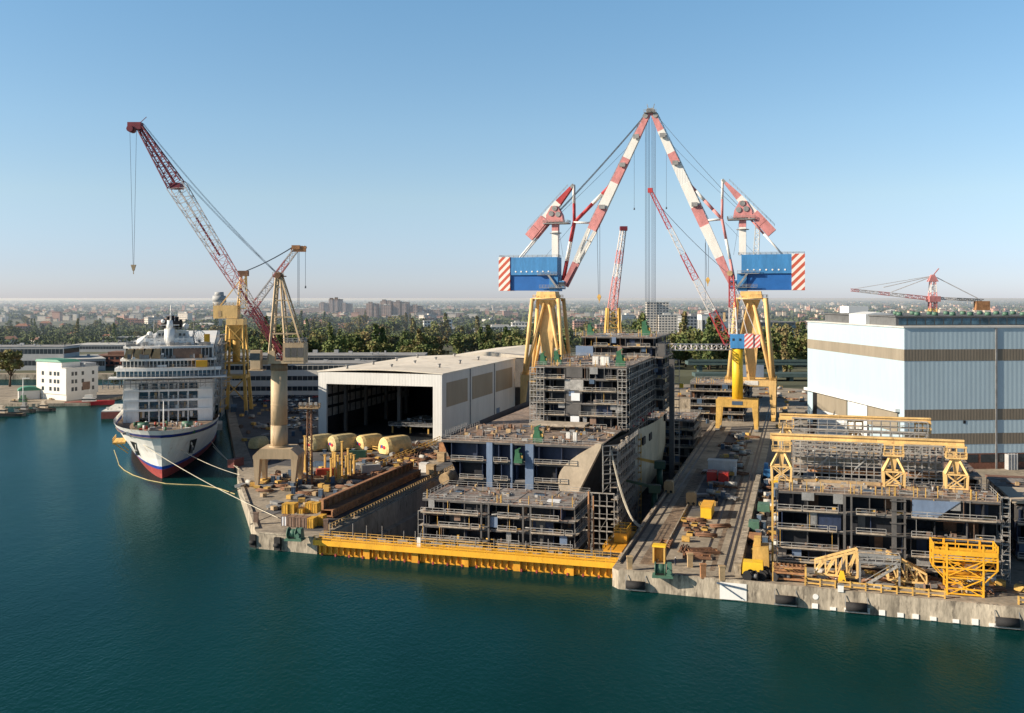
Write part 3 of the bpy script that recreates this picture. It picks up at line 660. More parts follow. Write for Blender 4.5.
# ================================================================== RIGHT QUAY SECTIONS
t = thing('ship_section', 'wide dark ship section with open decks and brown roof standing on the right quay', 'ship section', L(0, 0, 0))
def blkF():
    x0, x1, y0, y1 = 104, 146.5, 5, 17; zs = [QZ+1.6, 8.2, 12.1, 16.0, 19.9]
    deck_stack(t, x0, y0, x1, y1, zs, 7, walkx=[(104, 116), (119.5, 125.5), (130, 145.5)], top='steel_deck_red', blue=.2)
    top_clutter(t, x0, y0, x1, y1, 19.9, 110, h=.75, posts=22)
    mb = MB()
    for x, w in ((117, .5), (118.4, .35), (126.3, .9), (128.6, .35)): mb.box(x, 4.0, QZ, x+w, 4.6, 19.6)
    for z in (7, 9.5, 12, 14.5, 17, 19): mb.box(126, 3.8, z, 129, 4.9, z+.15)
    mb.build('duct', 'bulk_grey', t)
    mb = MB(); mb.box(130.2, 4.6, 16.05, 134.6, 5.5, 19.4); mb.hexa([(134.6, 4.6, 16.05), (134.8, 4.6, 16.05), (134.8, 5.5, 16.05), (134.6, 5.5, 16.05), (134.6, 4.6, 19.4), (139, 4.6, 19.4), (139, 5.5, 19.4), (134.6, 5.5, 19.4)]); mb.box(112, 5.0, 12.2, 116.6, 5.4, 15.6, 1); mb.build('wall_plate', ['bulk_blue', 'inner_blue'], t)
    mb = MB()
    for i in range(12): x = x0+1+i*3.7; mb.box(x, y0+1, QZ, x+.5, y0+1.6, 5.2); mb.box(x, y1-2, QZ, x+.5, y1-1.5, 5.2)
    mb.build('support', 'steel_grey', t)
    mb = MB(); scaff(mb, 146.8, 5.5, 148.2, 5.5, QZ, 20.5, 1, 9, 1.4, .12); scaff(mb, 103.0, 5.2, 103.8, 5.2, QZ, 20, 1, 6, 1.2, .12); mb.build('stair_tower', ['scaffold', 'scaffold_plank'], t)
    mb = MB(); mb.box(109, 11, 19.9, 122, 11.6, 20.7); mb.box(104.4, 15.4, 19.9, 125, 16.4, 20.5, 1); mb.box(139, 12, 19.9, 142, 14.5, 20.2, 1); mb.build('beam', ['scaffold_plank', 'box_tan'], t)
    mb = MB(); mb.box(102.8, 4.4, QZ, 103.2, 4.8, 22); mb.build('post', 'dirty_yellow', t)
blkF()
t = thing('ship_section', 'scaffolded brown ship section under the twin yellow beams on the right quay', 'ship section', L(0, 0, 0))
def blkG():
    x0, x1, y0, y1 = 106.5, 146, 23, 66; zs = [QZ+1.5, 8.4, 12, 15.4, 18.6, 21.6]
    deck_stack(t, x0, y0, x1, y1, zs, 7, walkx=[(106.5, 143)], top='steel_deck_red', blue=.12)
    top_clutter(t, x0, y0, x1, y1, 21.6, 240, h=1.3, rails=False)
    mb = MB(); scaff(mb, 107, 20.6, 125.6, 20.6, QZ, 28.2, 12, 14, 1.6, .17); scaff(mb, 129.6, 20.6, 138, 20.6, QZ, 28.0, 6, 14, 1.6, .17)
    scaff(mb, 107, 34, 137, 34, 21.6, 27.4, 14, 3, 2, .15); mb.box(107, 22.6, 22.9, 125, 22.8, 24.2, 1); mb.box(130, 22.6, 22.7, 138, 22.8, 24., 1)
    scaff(mb, 106.5, 64, 140, 64, 21.6, 28., 15, 4, 2, .15); scaff(mb, 107, 50, 138, 50, 21.6, 27, 12, 3, 2, .13); scaff(mb, 104, 27, 104.2, 66, QZ, 27, 10, 7, .01, .14)
    for a in (112, 120, 138): mb.bar((a, 20.5, 22.3), (a+2.6, 20.5, 24.9), .25, .25); mb.bar((a, 20.5, 17.5), (a+2.6, 20.5, 20.), .25, .25)
    mb.build('scaffold', ['scaffold', 'scaffold_plank'], t)
    mb = MB(); mb.tube((110, 22.4, 21.6), (125, 22.4, 21.4), .6, n=8); mb.tube((130, 22.4, 21.6), (137, 22.4, 21.5), .55, n=8); mb.build('pipe', 'rust_light', t)
blkG()
t = thing('ship_section', 'low dark ship section in the shade at the far right of the quay', 'ship section', L(0, 0, 0))
deck_stack(t, 153, 24, 185, 60, [QZ+1, 8, 12, 15.5], 5, blue=.3, top='steel_deck'); top_clutter(t, 153, 24, 185, 60, 15.5, 60, rails=False)
mb = MB(); mb.box(152, 23.5, 16.2, 185, 40, 16.8); mb.build('hull_plate', 'hull_beige', t)
def beamrow(u, va, vb, zb, ztr, label, n=3, vs=None):
    t = thing('gantry', label, 'gantry', L(0, u, 0))
    mb = MB(); mb.box(va, -.45, ztr, vb, .45, ztr+.35); mb.box(va, -.12, ztr-.7, vb, .12, ztr); mb.box(va, -.45, ztr-.95, vb, .45, ztr-.7)
    mb.build('beam', 'crane_yellow', t)
    for v in vs:
        m = MB(); zz = ztr-.95
        m.box(v-2, -1.2, zz-2.6, v+2, 1.2, zz-2.3); m.box(v-2, -1.2, zz-.3, v+2, 1.2, zz)
        for a in (-1.9, -.1, 1.7):
            for b in (-1.1, .9): m.box(v+a, b, zz-2.3, v+a+.2, b+.2, zz-.3)
        m.rail([(v-2, -1.2, zz-2.3), (v+2, -1.2, zz-2.3)], 1.1, .1, 1.3)
        m.build('trolley_frame', 'crane_yellow', t)
        m = MB(); zc = zz-2.6; h = zc-zb
        for a in (-1, 1):
            for b in (-1, 1):
                m.bar((v+a*.5, b*.4, zc), (v+a*2.1, b*1.3, zc-h*.5), .45, .45); m.bar((v+a*2.1, b*1.3, zc-h*.5), (v+a*2.0, b*1.3, zb), .45, .45)
                m.bar((v+a*2.1, b*1.3, zc-h*.5), (v-a*2.0, b*1.3, zb), .2, .2)
            m.bar((v-2.1, a*1.3, zc-h*.5), (v+2.1, a*1.3, zc-h*.5), .3, .3); m.bar((v-2.1, a*1.3, zb+.4), (v+2.1, a*1.3, zb+.4), .25, .25)
        m.bar((v, 0, zc), (v, 0, zc-h*.7), 1.5, 1.2, 0, .3, .3)
        m.build('trestle', 'crane_yellow', t)
beamrow(15.6, 102.2, 141.4, 19.95, 30.0, 'nearer of the two long yellow beams on trestles over the right quay sections', vs=(104.6, 127.6, 139.8))
beamrow(66.5, 103.2, 141, 20.5, 28.6, 'farther of the two long yellow beams on trestles over the right quay sections', vs=(105, 122.5, 139))

# yellow propped truss, grey work platform, yellow cage tower
def truss(p, q, h0, h1, label, rev=False):
    t = thing('roof_truss', label, 'truss', L(0, 0, 0))
    for off in (0, 2.4):
        mb = MB(); P = Vector(p)+Vector((0, off, 0)); Q = Vector(q)+Vector((0, off, 0)); n = 4
        B = [P.lerp(Q, i/n) for i in range(n+1)]; T = [B[i]+Vector((0, 0, h0+(h1-h0)*i/n)) for i in range(n+1)]
        for i in range(n):
            mb.bar(B[i], B[i+1], .35, .4); mb.bar(T[i], T[i+1], .35, .4); mb.bar(B[i], T[i], .25, .25); mb.bar(B[i], T[i+1], .28, .28)
        mb.bar(B[n], T[n], .4, .4); mb.build('truss_frame', 'crane_yellow', t)
    mb = MB()
    for i in range(7): c = Vector(p).lerp(Vector(q), i/6); mb.bar(c, c+Vector((0, 2.4, 0)), .2, .2)
    mb.build('cross_member', 'crane_yellow', t)
truss((111.4, -2.5, QZ+1.2), (119.4, -2.5, QZ+1.0), 2.2, 5.2, 'left half of the bent yellow truss lying near the quay edge')
truss((132, -2.8, QZ+.9), (125, -2.8, QZ+1.2), 1.8, 5.0, 'right half of the bent yellow truss beside the yellow cage tower')
t = thing('work_platform', 'grey steel platform with stairs between the two yellow truss halves', 'platform', L(119.6, -4.2, QZ))
mb = MB(); mb.box(0, 0, 4.4, 7.6, 3.4, 4.8); mb.box(0, 0, 5.6, 7.6, .1, 6.3); [mb.box(x, y, 0, x+.35, y+.35, 4.4) for x in (0, 7.2) for y in (0, 3)]; mb.build('platform', 'steel_grey', t)
mb = MB(); mb.rail([(0, 0, 4.8), (7.6, 0, 4.8), (7.6, 3.4, 4.8), (0, 3.4, 4.8)], 1.1, .12, 1.5, closed=True); mb.build('railing', 'scaffold', t)
mb = MB(); [mb.bar((1+i*.6, -.9, .3+i*.42), (1+i*.6, -.1, .3+i*.42), .5, .1) for i in range(10)]; mb.bar((1, -.9, .2), (7, -.9, 4.4), .12, .3); mb.bar((1, -.1, .2), (7, -.1, 4.4), .12, .3); mb.bar((1, -.9, 1.3), (7, -.9, 5.4), .1, .1); mb.build('stairs', 'scaffold', t)
t = thing('scaffold_tower', 'bright yellow open steel cage tower near the right end of the quay edge', 'scaffold tower', L(132.8, -6.0, QZ)); t.scale = (.93, 1, .8)
mb = MB(); W_, D_ = 12.0, 4.2
for x, z0 in ((0, 6.4), (2.6, 0), (9.4, 0), (12, 6.4)):
    for y in (0, D_): mb.box(x-.16, y-.16, z0, x+.16, y+.16, 12.2)
for z, a, b in ((.4, 2.6, 9.4), (1.6, 2.6, 9.4), (4.2, 2.6, 9.4), (6.4, 0, 12), (8.4, 0, 12), (9.0, 0, 12)):
    for y in (0, D_): mb.bar((a, y, z), (b, y, z), .26, .3)
    for x in (a, (a+b)/2, b): mb.bar((x, 0, z), (x, D_, z), .22, .22)
for y in (0, D_):
    for a, b in (((2.6, 0), (9.4, 4.2)), ((9.4, 0), (2.6, 4.2)), ((2.6, 4.4), (9.4, 8.4)), ((9.4, 4.4), (2.6, 8.4)), ((0, 6.4), (2.6, 3.2)), ((12, 6.4), (9.4, 3.2)), ((0, 10), (4, 6.6)), ((12, 10), (8, 6.6))): mb.bar((a[0], y, a[1]), (b[0], y, b[1]), .2, .2)
mb.build('frame', 'bright_yellow', t)
mb = MB(); mb.box(0, 0, 9.9, 12, D_, 10.1); mb.box(-.05, -.2, 9.5, 12.05, -.02, 10.6); mb.box(2.6, .2, 4.5, 9.4, D_-.2, 4.65); mb.build('platform', 'bright_yellow', t)
mb = MB(); mb.rail([(0, 0, 10.1), (12, 0, 10.1), (12, D_, 10.1), (0, D_, 10.1)], 2.0, .14, 2.4, closed=True); mb.build('railing', 'bright_yellow', t)
# quay edge barriers
def barrier(v0, v1, u0, u1, label):
    t = thing('barrier', label, 'barrier', L(v0, u0, QZ), rz=ANG+math.atan2(u1-u0, v1-v0)); l = math.hypot(v1-v0, u1-u0)
    mb = MB(); n = max(1, round(l/2.8))
    for i in range(n+1): mb.box(l*i/n-.13, -.3, 0, l*i/n+.13, .3, 1.5)
    mb.build('post', 'dirty_yellow', t)
    mb = MB(); mb.box(0, -.06, 1.15, l, .06, 1.45); mb.box(0, -.05, .35, l, .05, .6); mb.build('rail', 'dirty_yellow', t)
barrier(109.5, 134.5, -7.0, -8.6, 'yellow post and rail barrier along the quay edge before the bent truss')
barrier(147, 190, -8.6, -11.2, 'yellow barrier along the quay edge right of the cage tower')
t = thing('pipe_rack', 'rusty brown box frame rack on the quay left of the yellow barrier', 'rack', L(103.2, -6.0, QZ))
mb = MB(); [mb.box(x, y, 0, x+.35, y+.3, 3.2) for x in (0, 6.2) for y in (0, 2)]; mb.build('post', 'dirty_yellow', t)
mb = MB(); [mb.box(.2, y, z, 6.2, y+.35, z+.35) for y in (0, 2) for z in (.4, 1.6, 2.7)]; [mb.box(.5+i*.8, 0, 2.95, .8+i*.8, 2.3, 3.15) for i in range(8)]; mb.build('beam', 'rust_light', t)
for v, lb in ((76.3, 'black rubber fender at the near left corner of the pier'), (105.8, 'black rubber fender below the brown rack'), (118.8, 'black rubber fender below the bent truss'), (144.5, 'black rubber fender below the yellow cage tower, far right')):
    u = -7.6 if v < 90 else -8.6-.0611*(v-98)
    t = thing('fender', lb, 'fender', L(v, u-.75, 1.4))
    mb = MB(); mb.tube((-1.9, 0, 0), (1.9, 0, 0), .85, n=12); mb.build('roller', 'rubber', t)
    mb = MB(); [mb.bar((x, 0, 0), (x, .7, 1.9), .12) for x in (-2, 2)]; mb.box(-2.1, -.1, -1.1, 2.1, .5, -.8); mb.build('chain', 'steel_grey', t)
for v, u, lb in ((-17.2, 1.0, 'dark fender panel at the outer corner of the left quay'), (-10.2, .2, 'dark fender panel below the green winch of the left quay')):
    t = thing('fender', lb, 'fender', L(v, u-.5, .3)); mb = MB(); mb.box(-.8, -.3, 0, .8, .4, 3); mb.tube((-.7, -.35, 1.2), (.7, -.35, 1.2), .5, n=8); mb.build('pad', 'rubber', t)
# white patch and painted round marks
mb = MB(); mb.box(93.2, -8.75, .2, 98.4, -8.55, 3.5); o = tag(mb.build('sign_board', ['white_paint'], loc=L(0, 0, 0), rz=ANG), 'white panel fixed to the quay wall at the foot of the pier', 'panel')
mb = MB(); mb.bar((92.6, -8.9, 3.4), (98, -8.98, 2.6), .18, .3); mb.bar((93.2, -8.9, 3.3), (97.6, -9, .6), .12, .2); tag(mb.build('pipe', 'container_blue', loc=L(0, 0, 0), rz=ANG), 'blue grey pipe slanting over the white wall panel', 'pipe')
mb = MB()
k = 0
for i in range(17):
    v = 111+i*3.1+random.uniform(-.5, .5); uu = -8.66-.0611*(v-98); h = random.uniform(.5, 1.1)
    mb = MB(); mb.box(-.55, -.12, 0, .55, .1, h); o = mb.build('wall_block', 'white_paint', loc=L(v, uu, .15), rz=ANG-.061); tag(o, 'small white block low on the right quay wall', 'block', 'white blocks along the foot of the right quay wall')
for v in (111.4, ): 
    mb = MB(); mb.tube((0, 0, 0), (0, -.12, 0), .55, n=14); o = mb.build('ring_mark', ['white_paint'], loc=L(v, -8.62-.0611*(v-98), 2.4), rz=ANG); tag(o, 'round white mark on the quay wall below the rusty rack', 'mark')

# ================================================================== CRANES
def tube_leg(mb, p, q, r, mi=0): mb.tube(p, q, r, r, 10, mi)
def big_crane(v0, u0, s, label, tipdx, lean):
    """s=+1: jib towards +x. Origin on the quay under the slewing ring."""
    t = thing('level_luffing_crane', label, 'crane', L(v0, u0, QZ), group=None)
    X = lambda x: x*s
    # travelling portal
    for a in (-1, 1):
        for b in (-1, 1):
            mb = MB(); mb.hexa([(a*10.4-1, b*9.5-1.1, 1.6), (a*10.4+1, b*9.5-1.1, 1.6), (a*10.4+1, b*9.5+1.1, 1.6), (a*10.4-1, b*9.5+1.1, 1.6), (a*9.9-1.6, b*8.2-1.5, 15.6), (a*9.9+1.6, b*8.2-1.5, 15.6), (a*9.9+1.6, b*8.2+1.5, 15.6), (a*9.9-1.6, b*8.2+1.5, 15.6)])
            leg = mb.build('leg', 'crane_yellow', t)
            m = MB(); m.box(a*10.4-.9, b*9.5-4.2, .4, a*10.4+.9, b*9.5+4.2, 1.6); [m.tube((a*10.4-.5, b*9.5+k, .45), (a*10.4+.5, b*9.5+k, .45), .45, n=8) for k in (-3.4, -2.2, -1, 1, 2.2, 3.4)]
            m.build('bogie', 'dirty_yellow', leg)
    mb = MB(); 
    for b in (-1, 1): mb.box(-11.6, b*8.2-1.3, 15.62, 11.6, b*8.2+1.3, 18.4)
    for a in (-1, 1): mb.box(a*9.9-1.2, -6.85, 15.7, a*9.9+1.2, 6.85, 18.3)
    mb.box(-8.6, -6.8, 17.5, 8.6, 6.8, 17.8); mb.build('portal_beam', 'crane_yellow', t)
    mb = MB(); mb.rail([(-11.4, -9.4, 18.4), (11.4, -9.4, 18.4), (11.4, 9.4, 18.4), (-11.4, 9.4, 18.4)], 1.2, .14, 2.6, closed=True); mb.build('railing', 'dirty_yellow', t)
    # tubular tower
    for a in (-1, 1):
        for b in (-1, 1):
            mb = MB(); tube_leg(mb, (a*9.9, b*8.2, 18.3), (a*6.6, b*5.6, 56), .95); mb.build('tower_tube', 'crane_yellow', t)
            mb = MB(); tube_leg(mb, (a*9.4, b*8.0, 18.3), (a*1.2, b*3.2, 54), .78); mb.build('diagonal_tube', 'crane_yellow', t)
    mb = MB(); mb.frus(0, 0, 17.8, 40, 1.8, 1.8, 3.6, 3.2); mb.frus(0, 0, 40, 51, 3.6, 3.2, 2.5, 2.4); mb.frus(0, 0, 51, 55.5, 2.5, 2.4, 4.2, 4.); mb.build('centre_column', 'crane_yellow', t)
    mb = MB(); mb.tube((0, 0, 55.6), (0, 0, 56.3), 7.8, n=20); mb.frus(0, 0, 56.3, 59.4, 5.2, 4.6, 4.6, 4.4); [mb.box(a*5.6-.3, b*5.6-.3, 54.6, a*5.6+.3, b*5.6+.3, 55.6) for a in (-1, 1) for b in (-1, 1)]; mb.build('slewing_ring', 'crane_yellow', t)
    mb = MB(); pts = [(7.6*math.cos(k*math.pi/8), 7.6*math.sin(k*math.pi/8), 56.5) for k in range(16)]; mb.rail(pts, 1.2, .15, 2.5, closed=True); mb.build('railing', 'dirty_yellow', t)
    mb = MB()                                               # ladder with landings on the side of the tower
    for i in range(9): z = 19+i*4; mb.box(X(5.4), -4.2, z, X(7.6), -2.6, z+.15); mb.rail([(X(7.6), -4.2, z), (X(5.4), -4.2, z)], 1, .1, 1.1)
    mb.box(X(5.2), -3.6, 18, X(5.4), -3.4, 55); mb.build('ladder', 'steel_grey', t)
    # machinery house
    hx = 5.8 if s > 0 else 4.2
    mb = MB(); mb.box(X(-18.3), -4.6, 67.6, X(hx), 4.6, 76.4); mb.box(X(1.8), -4.7, 59.6, X(6.2), 4.7, 67.55); h = mb.build('machinery_house', 'crane_blue', t)
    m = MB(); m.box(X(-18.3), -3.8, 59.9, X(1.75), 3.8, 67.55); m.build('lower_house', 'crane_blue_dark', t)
    m = MB()
    for i in range(7): x = X(-15.4+i*2.8); m.tube((x, -4.61, 69.3), (x, -4.75, 69.3), .42, n=8)
    m.build('porthole', 'white_paint', h)
    m = MB(); m.rail([(X(-24), -4.5, 76.4), (X(5.6), -4.5, 76.4), (X(5.6), 4.5, 76.4), (X(-24), 4.5, 76.4)], 1.1, .12, 2.4, closed=True); m.rail([(X(-4), -5.6, 67.8), (X(6), -5.6, 67.8)], 1.2, .13, 1.6); m.box(X(-4), -5.8, 67.5, X(6), -4.65, 67.75); m.rail([(X(-3), -5.8, 61.4), (X(10), -5.8, 61.4)], 1.2, .14, 1.6); m.box(X(-3), -6, 61.1, X(10), -4.75, 61.35); m.bar((X(1.5), -5.7, 67.6), (X(6), -5.7, 61.4), .3, .9); m.build('gangway', 'steel_grey', h)
    m = MB(); m.box(X(-24.2), -4.9, 59.8, X(-18.32), 4.9, 76.6); m.build('counterweight', 'stripes_red', t)
    m = MB(); m.box(X(6.3), -4.4, 60.5, X(9.4), -1.6, 64.6, 0); m.box(X(6.5), -4.5, 62, X(9.45), -1.5, 64, 1); m.build('cab', ['crane_blue', 'glass_dark'], t)
    # mast and cap
    m = MB(); segs = [(76.4, 82, 0), (82, 89.5, 0), (89.5, 93, 1)]
    for a, b, c in segs: m.box(X(2.3), -1.6, a, X(5.5), 1.6, b, c)
    m.tube((X(3.9), 0, 88.3), (X(3.9), 0, 88.6), 3, n=10, mi=2); m.build('mast', ['crane_white', 'crane_pink', 'steel_grey'], t)
    m = MB(); m.prxz([(X(-.6), 93.9), (X(8.2), 93.9), (X(7.6), 97.4), (X(5.2), 101.8), (X(2.2), 101.8), (X(-.4), 97.4)][::s], -2.2, 2.2); [m.tube((X(a), -2.6, z), (X(a), 2.6, z), 1.3, n=12, mi=1) for a, z in ((2.2, 98), (5.6, 97.6), (3.9, 100.6))]; m.build('cap', ['crane_pink', 'steel_grey'], t)
    m = MB(); m.box(X(-1.8), -3.4, 92.9, X(10.8), 3.4, 93.4); m.rail([(X(-1.8), -3.4, 93.4), (X(10.8), -3.4, 93.4), (X(10.8), 3.4, 93.4), (X(-1.8), 3.4, 93.4)], 1.2, .14, 2, closed=True); m.build('cap_platform', 'steel_grey', t)
    # rocking counterweight beam: box girder with bands
    A = Vector((X(13.2), 0, 112.2)); Bp = Vector((X(-9.5), 0, 86.5)); m = MB()
    for a, b, c, w0, w1 in ((0, .06, 2, 1.2, 1.4), (.06, .34, 1, 1.4, 3.2), (.34, .64, 0, 3.4, 3.8), (.64, .82, 3, 4.4, 4.6), (.825, 1.0, 3, 4.6, 4.6)):
        m.bar(A.lerp(Bp, a), A.lerp(Bp, b), 3.2 if a < .64 else 4.6, w0, c, 3.2 if a < .64 else 4.6, w1)
    m.build('balance_beam', ['crane_white', 'crane_red' if s > 0 else 'crane_pink', 'steel_grey', 'crane_pink'], t)
    m = MB(); n = Vector((-(A.z-Bp.z)*s, 0, abs(A.x-Bp.x))).normalized()*3
    m.rail([A.lerp(Bp, .08)+n*.6, A.lerp(Bp, .95)+n], 1.1, .12, 2.6); m.build('railing', 'steel_grey', t)
    # back stays
    m = MB()
    for y in (-1.7, 1.7):
        P, Q = Vector((X(1), y, 94)), Vector((X(-14.2), y, 76.4)); m.tube(P, P.lerp(Q, .45), .5, n=6, mi=1); m.tube(P.lerp(Q, .45), Q, .5, n=6, mi=0)
    if s < 0: m.lattice((X(-2.2), 0, 76.4), (X(-3.2), 0, 94), 2.4, 2.4, 1.8, 1.8, 7, .3, .18)
    m.build('back_stay', ['crane_white', 'crane_pink'], t)
    # jib: open A-frame then solid box girder
    piv = Vector((X(8.6), 0, 62.0)); tip = Vector((X(tipdx), 0, 146.0)); m = MB()
    def seg(a, b, c, w0, w1, y=0, wy=2.4): m.bar(piv.lerp(tip, a)+Vector((0, y, 0)), piv.lerp(tip, b)+Vector((0, y, 0)), wy, w0, c, wy, w1)
    if s > 0:
        n_ = (tip-piv).normalized().cross(Vector((0, 1, 0)))*-1
        for y in (-3.4, 3.4):
            for off, k in ((-1.7, 1), (1.7, 1)):
                P = piv+Vector((0, y, 0)); Q = piv.lerp(tip, .33)+Vector((0, y*.5, 0))+n_*off
                m.bar(P, P.lerp(Q, .42), 1.5, 1.9, 1, 1., 1.2); m.bar(P.lerp(Q, .42), Q, .9, 1.1, 0)
        for k in (.14, .2, .27): c = piv.lerp(tip, k); m.bar(c-Vector((0, 3, 0)), c+Vector((0, 3, 0)), .5, .5, 0)
        bands = [(.33, .41, 1, 4.4, 4.6), (.41, .46, 1, 4.6, 4.5), (.46, .60, 0, 4.5, 4.0), (.60, .74, 1, 4.0, 3.7), (.74, .86, 0, 3.7, 3.2), (.86, 1.0, 1, 3.2, 2.2)]
    else:
        seg(0, .16, 1, 2.2, 4.0, 0, 4); bands = [(.16, .34, 0, 4.0, 4.7), (.34, .45, 1, 4.7, 4.8), (.45, .58, 0, 4.8, 4.6), (.58, .70, 2, 4.6, 4.1), (.70, .76, 1, 4.1, 3.8), (.76, .89, 0, 3.8, 3.2), (.89, 1.0, 1, 3.2, 2.2)]
    for a, b, c, w0, w1 in bands: seg(a, b, c, w0, w1, 0, 4.2-2*a)
    m.build('jib', ['crane_white', 'crane_pink', 'crane_white' if s > 0 else 'hangar_wall'], t)
    nn = Vector((-(tip-piv).z*s, 0, abs((tip-piv).x))).normalized()
    m = MB(); m.rail([piv.lerp(tip, .35)+nn*2.4, piv.lerp(tip, .97)+nn*1.5], 1.3, .16, 2.2); m.box(X(tipdx)-2.2, -2.6, 145.4, X(tipdx)+2.2, 2.6, 145.7); m.rail([(X(tipdx)-2.2, -2.6, 145.7), (X(tipdx)+2.2, -2.6, 145.7)], 1.2, .15, 1.5)
    for k in (.46, .7, .86): c = piv.lerp(tip, k); m.box(c.x-1.4, -3.2, c.z-1, c.x+1.4, -2.0, c.z+1)
    m.build('jib_walkway', 'steel_grey', t)
    m = MB(); [m.tube((X(tipdx)+dx, -1.6, z), (X(tipdx)+dx, 1.6, z), 1.25, n=12) for dx, z in ((0, 146.6), (-1.6*s, 144.2))]; m.bar((X(tipdx), 0, 146), (X(tipdx)-1*s, 0, 150), .3, .3); m.build('head_sheave', 'steel_grey', t)
    # connecting rods between balance beam, joint and jib
    J = Vector((X(13.4), 0, 93.5)); m = MB()
    def rod(P, Q, cols, r=.6, dy=1.6):
        for y in (-dy, dy):
            a = P+Vector((0, y, 0)); b = Q+Vector((0, y, 0)); n = len(cols)
            for i, c in enumerate(cols): m.tube(a.lerp(b, i/n), a.lerp(b, (i+1)/n), r, n=6, mi=c)
    rod(A, J, [0, 1], .6, .9); rod(J, piv.lerp(tip, .585)+nn*1.2, [1, 1, 0, 1], .85, .4); rod(J, Vector((X(7.8), 0, 65)), [1, 0, 1], .65, 1.5); rod(J, piv.lerp(tip, .36)+nn*2, [0], .5, 1.2)
    m.build('connecting_rod', ['crane_white', 'crane_pink' if s < 0 else 'crane_red'], t)
    m = MB()
    for k in (-1.5, -.5, .5, 1.5): cable(m, (X(5), k, 98.6), (X(tipdx-1), k*.8, 145.6), .075, .8)
    cable(m, (X(5), 0, 97), piv.lerp(tip, .8)+nn*1.8, .07, .5); cable(m, (X(-2), 1, 76.5), (X(12), 1, 92), .06, 0, 2); cable(m, (X(5.5), -1, 92), (X(8), -1, 76.5), .06, 0, 2)
    m.build('stay_cable', 'cable', t)
    m = MB()
    for k in (-1.8, -1.1, -.4, .3): cable(m, (X(tipdx)+k*s*.9, 0.6*k, 144.5), (X(tipdx)+k*s*.9, .6*k, 46), .085, 0, 2)
    m.build('hoist_rope', 'cable', t)
    c = piv.lerp(tip, .42 if s > 0 else .3); zb = 58 if s > 0 else 66
    m = MB(); cable(m, (c.x+.3, -1.2, c.z), (c.x+.3, -1.2, zb), .09, 0, 2); cable(m, (c.x-1.2, -1.2, c.z), (c.x-.4, -1.2, zb), .09, 0, 2)
    m.build('auxiliary_rope', 'cable', t); m = MB()
    e = piv.lerp(tip, .88); cable(m, (e.x-2.2*s, 0, e.z), (e.x-2.2*s, 0, 100), .06, 0, 2); m.tube((e.x-2.2*s, 0, 99), (e.x-2.2*s, 0, 100), .35, n=6); m.build('auxiliary_rope', 'cable', t)
    m = MB(); m.frus(c.x, -1.2, zb-3, zb-1.2, .3, .3, 1.0, .5); m.frus(c.x, -1.2, zb-1.2, zb, 1, .5, .4, .3); m.bar((c.x, -1.2, zb-3), (c.x, -1.2, zb-4.2), .3, .3); m.build('hook_block', 'dirty_yellow', t)
    return t
big_crane(-11.9, 266, 1, 'left giant crane, blue house with striped left end, jib leaning right', 50.4, 0)
cr = big_crane(86.5, 266, -1, 'right giant crane, blue house with striped right end, jib leaning left', 46.4, 0)
m = MB(); m.box(-4.5, 7, 18.5, 5.5, 10, 24.2); m.build('electrical_room', 'bulk_blue', cr)
m = MB(); m.box(-2.6, -9.7, 16.1, 3.6, -9.52, 18.1); m.build('name_plate', 'container_white', cr)

# ---- small yellow portal crane in front of the right giant crane
t = thing('jib_crane', 'small yellow portal crane with a blue house and red and white jib', 'crane', L(82.9, 222, QZ))
for a in (-1, 1):
    for b in (-1, 1):
        mb = MB(); mb.hexa([(a*8-.8, b*5-.8, 1), (a*8+.8, b*5-.8, 1), (a*8+.8, b*5+.8, 1), (a*8-.8, b*5+.8, 1), (a*7.4-1.2, b*4-1.1, 10), (a*7.4+1.2, b*4-1.1, 10), (a*7.4+1.2, b*4+1.1, 10), (a*7.4-1.2, b*4+1.1, 10)]); mb.build('leg', 'dirty_yellow', t)
mb = MB(); mb.box(-8.7, -5.2, 10, 8.7, -3, 13.2); mb.box(-8.7, 3, 10, 8.7, 5.2, 13.2); mb.box(-3.5, -2.98, 10.2, 3.5, 2.98, 13); mb.build('portal_beam', 'dirty_yellow', t)
mb = MB(); mb.box(-2, -5.32, 11, 2.4, -5.22, 12.6); mb.build('name_plate', 'container_blue', t)
for x in (-8, 8): mb = MB(); mb.box(x-.9, -7.5, .3, x+.9, 7.5, 1); mb.build('bogie', 'steel_grey', t)
mb = MB(); mb.tube((0, 0, 13), (0, 0, 34.6), 2.3, n=20); mb.build('column', 'lemon', t)
mb = MB(); mb.box(-3, -2.6, 34.8, 3.0, 2.6, 40.8); h = mb.build('house', 'crane_blue', t)
mb = MB(); [mb.box(x, -2.68, 38, x+.9, -2.62, 39) for x in (-2, .8)]; mb.build('window', 'glass_dark', h)
mb = MB(); mb.box(3.02, -2.8, 34.9, 6.6, 2.8, 41); mb.box(6.62, -2.4, 35.2, 9.4, 2.4, 40.6); mb.build('counterweight', ['stripes_small'], t)
mb = MB(); mb.lattice((-1.8, 0, 40.8), (-2.6, 0, 66.5), 3.2, 3.4, 1.8, 1.8, 9, .4, .25, lambda k: 1 if k > .42 else 0); mb.bar((-2.4, 0, 66), (7.8, 0, 41), .3, .3, 0); mb.bar((-2.4, 0, 66), (4, 0, 41), .3, .3, 0); mb.build('a_frame', ['jib_white', 'crane_red'], t)
mb = MB(); mb.lattice((-3.6, 0, 36.5), (-37.2, 0, 103.2), 3.4, 3.6, 1.3, 1.3, 24, .3, .13, lambda k: (1, 0, 1, 0, 1)[0 if k < .2 else 1 if k < .40 else 2 if k < .56 else 3 if k < .74 else 4]); mb.build('jib', ['jib_white', 'crane_red'], t)
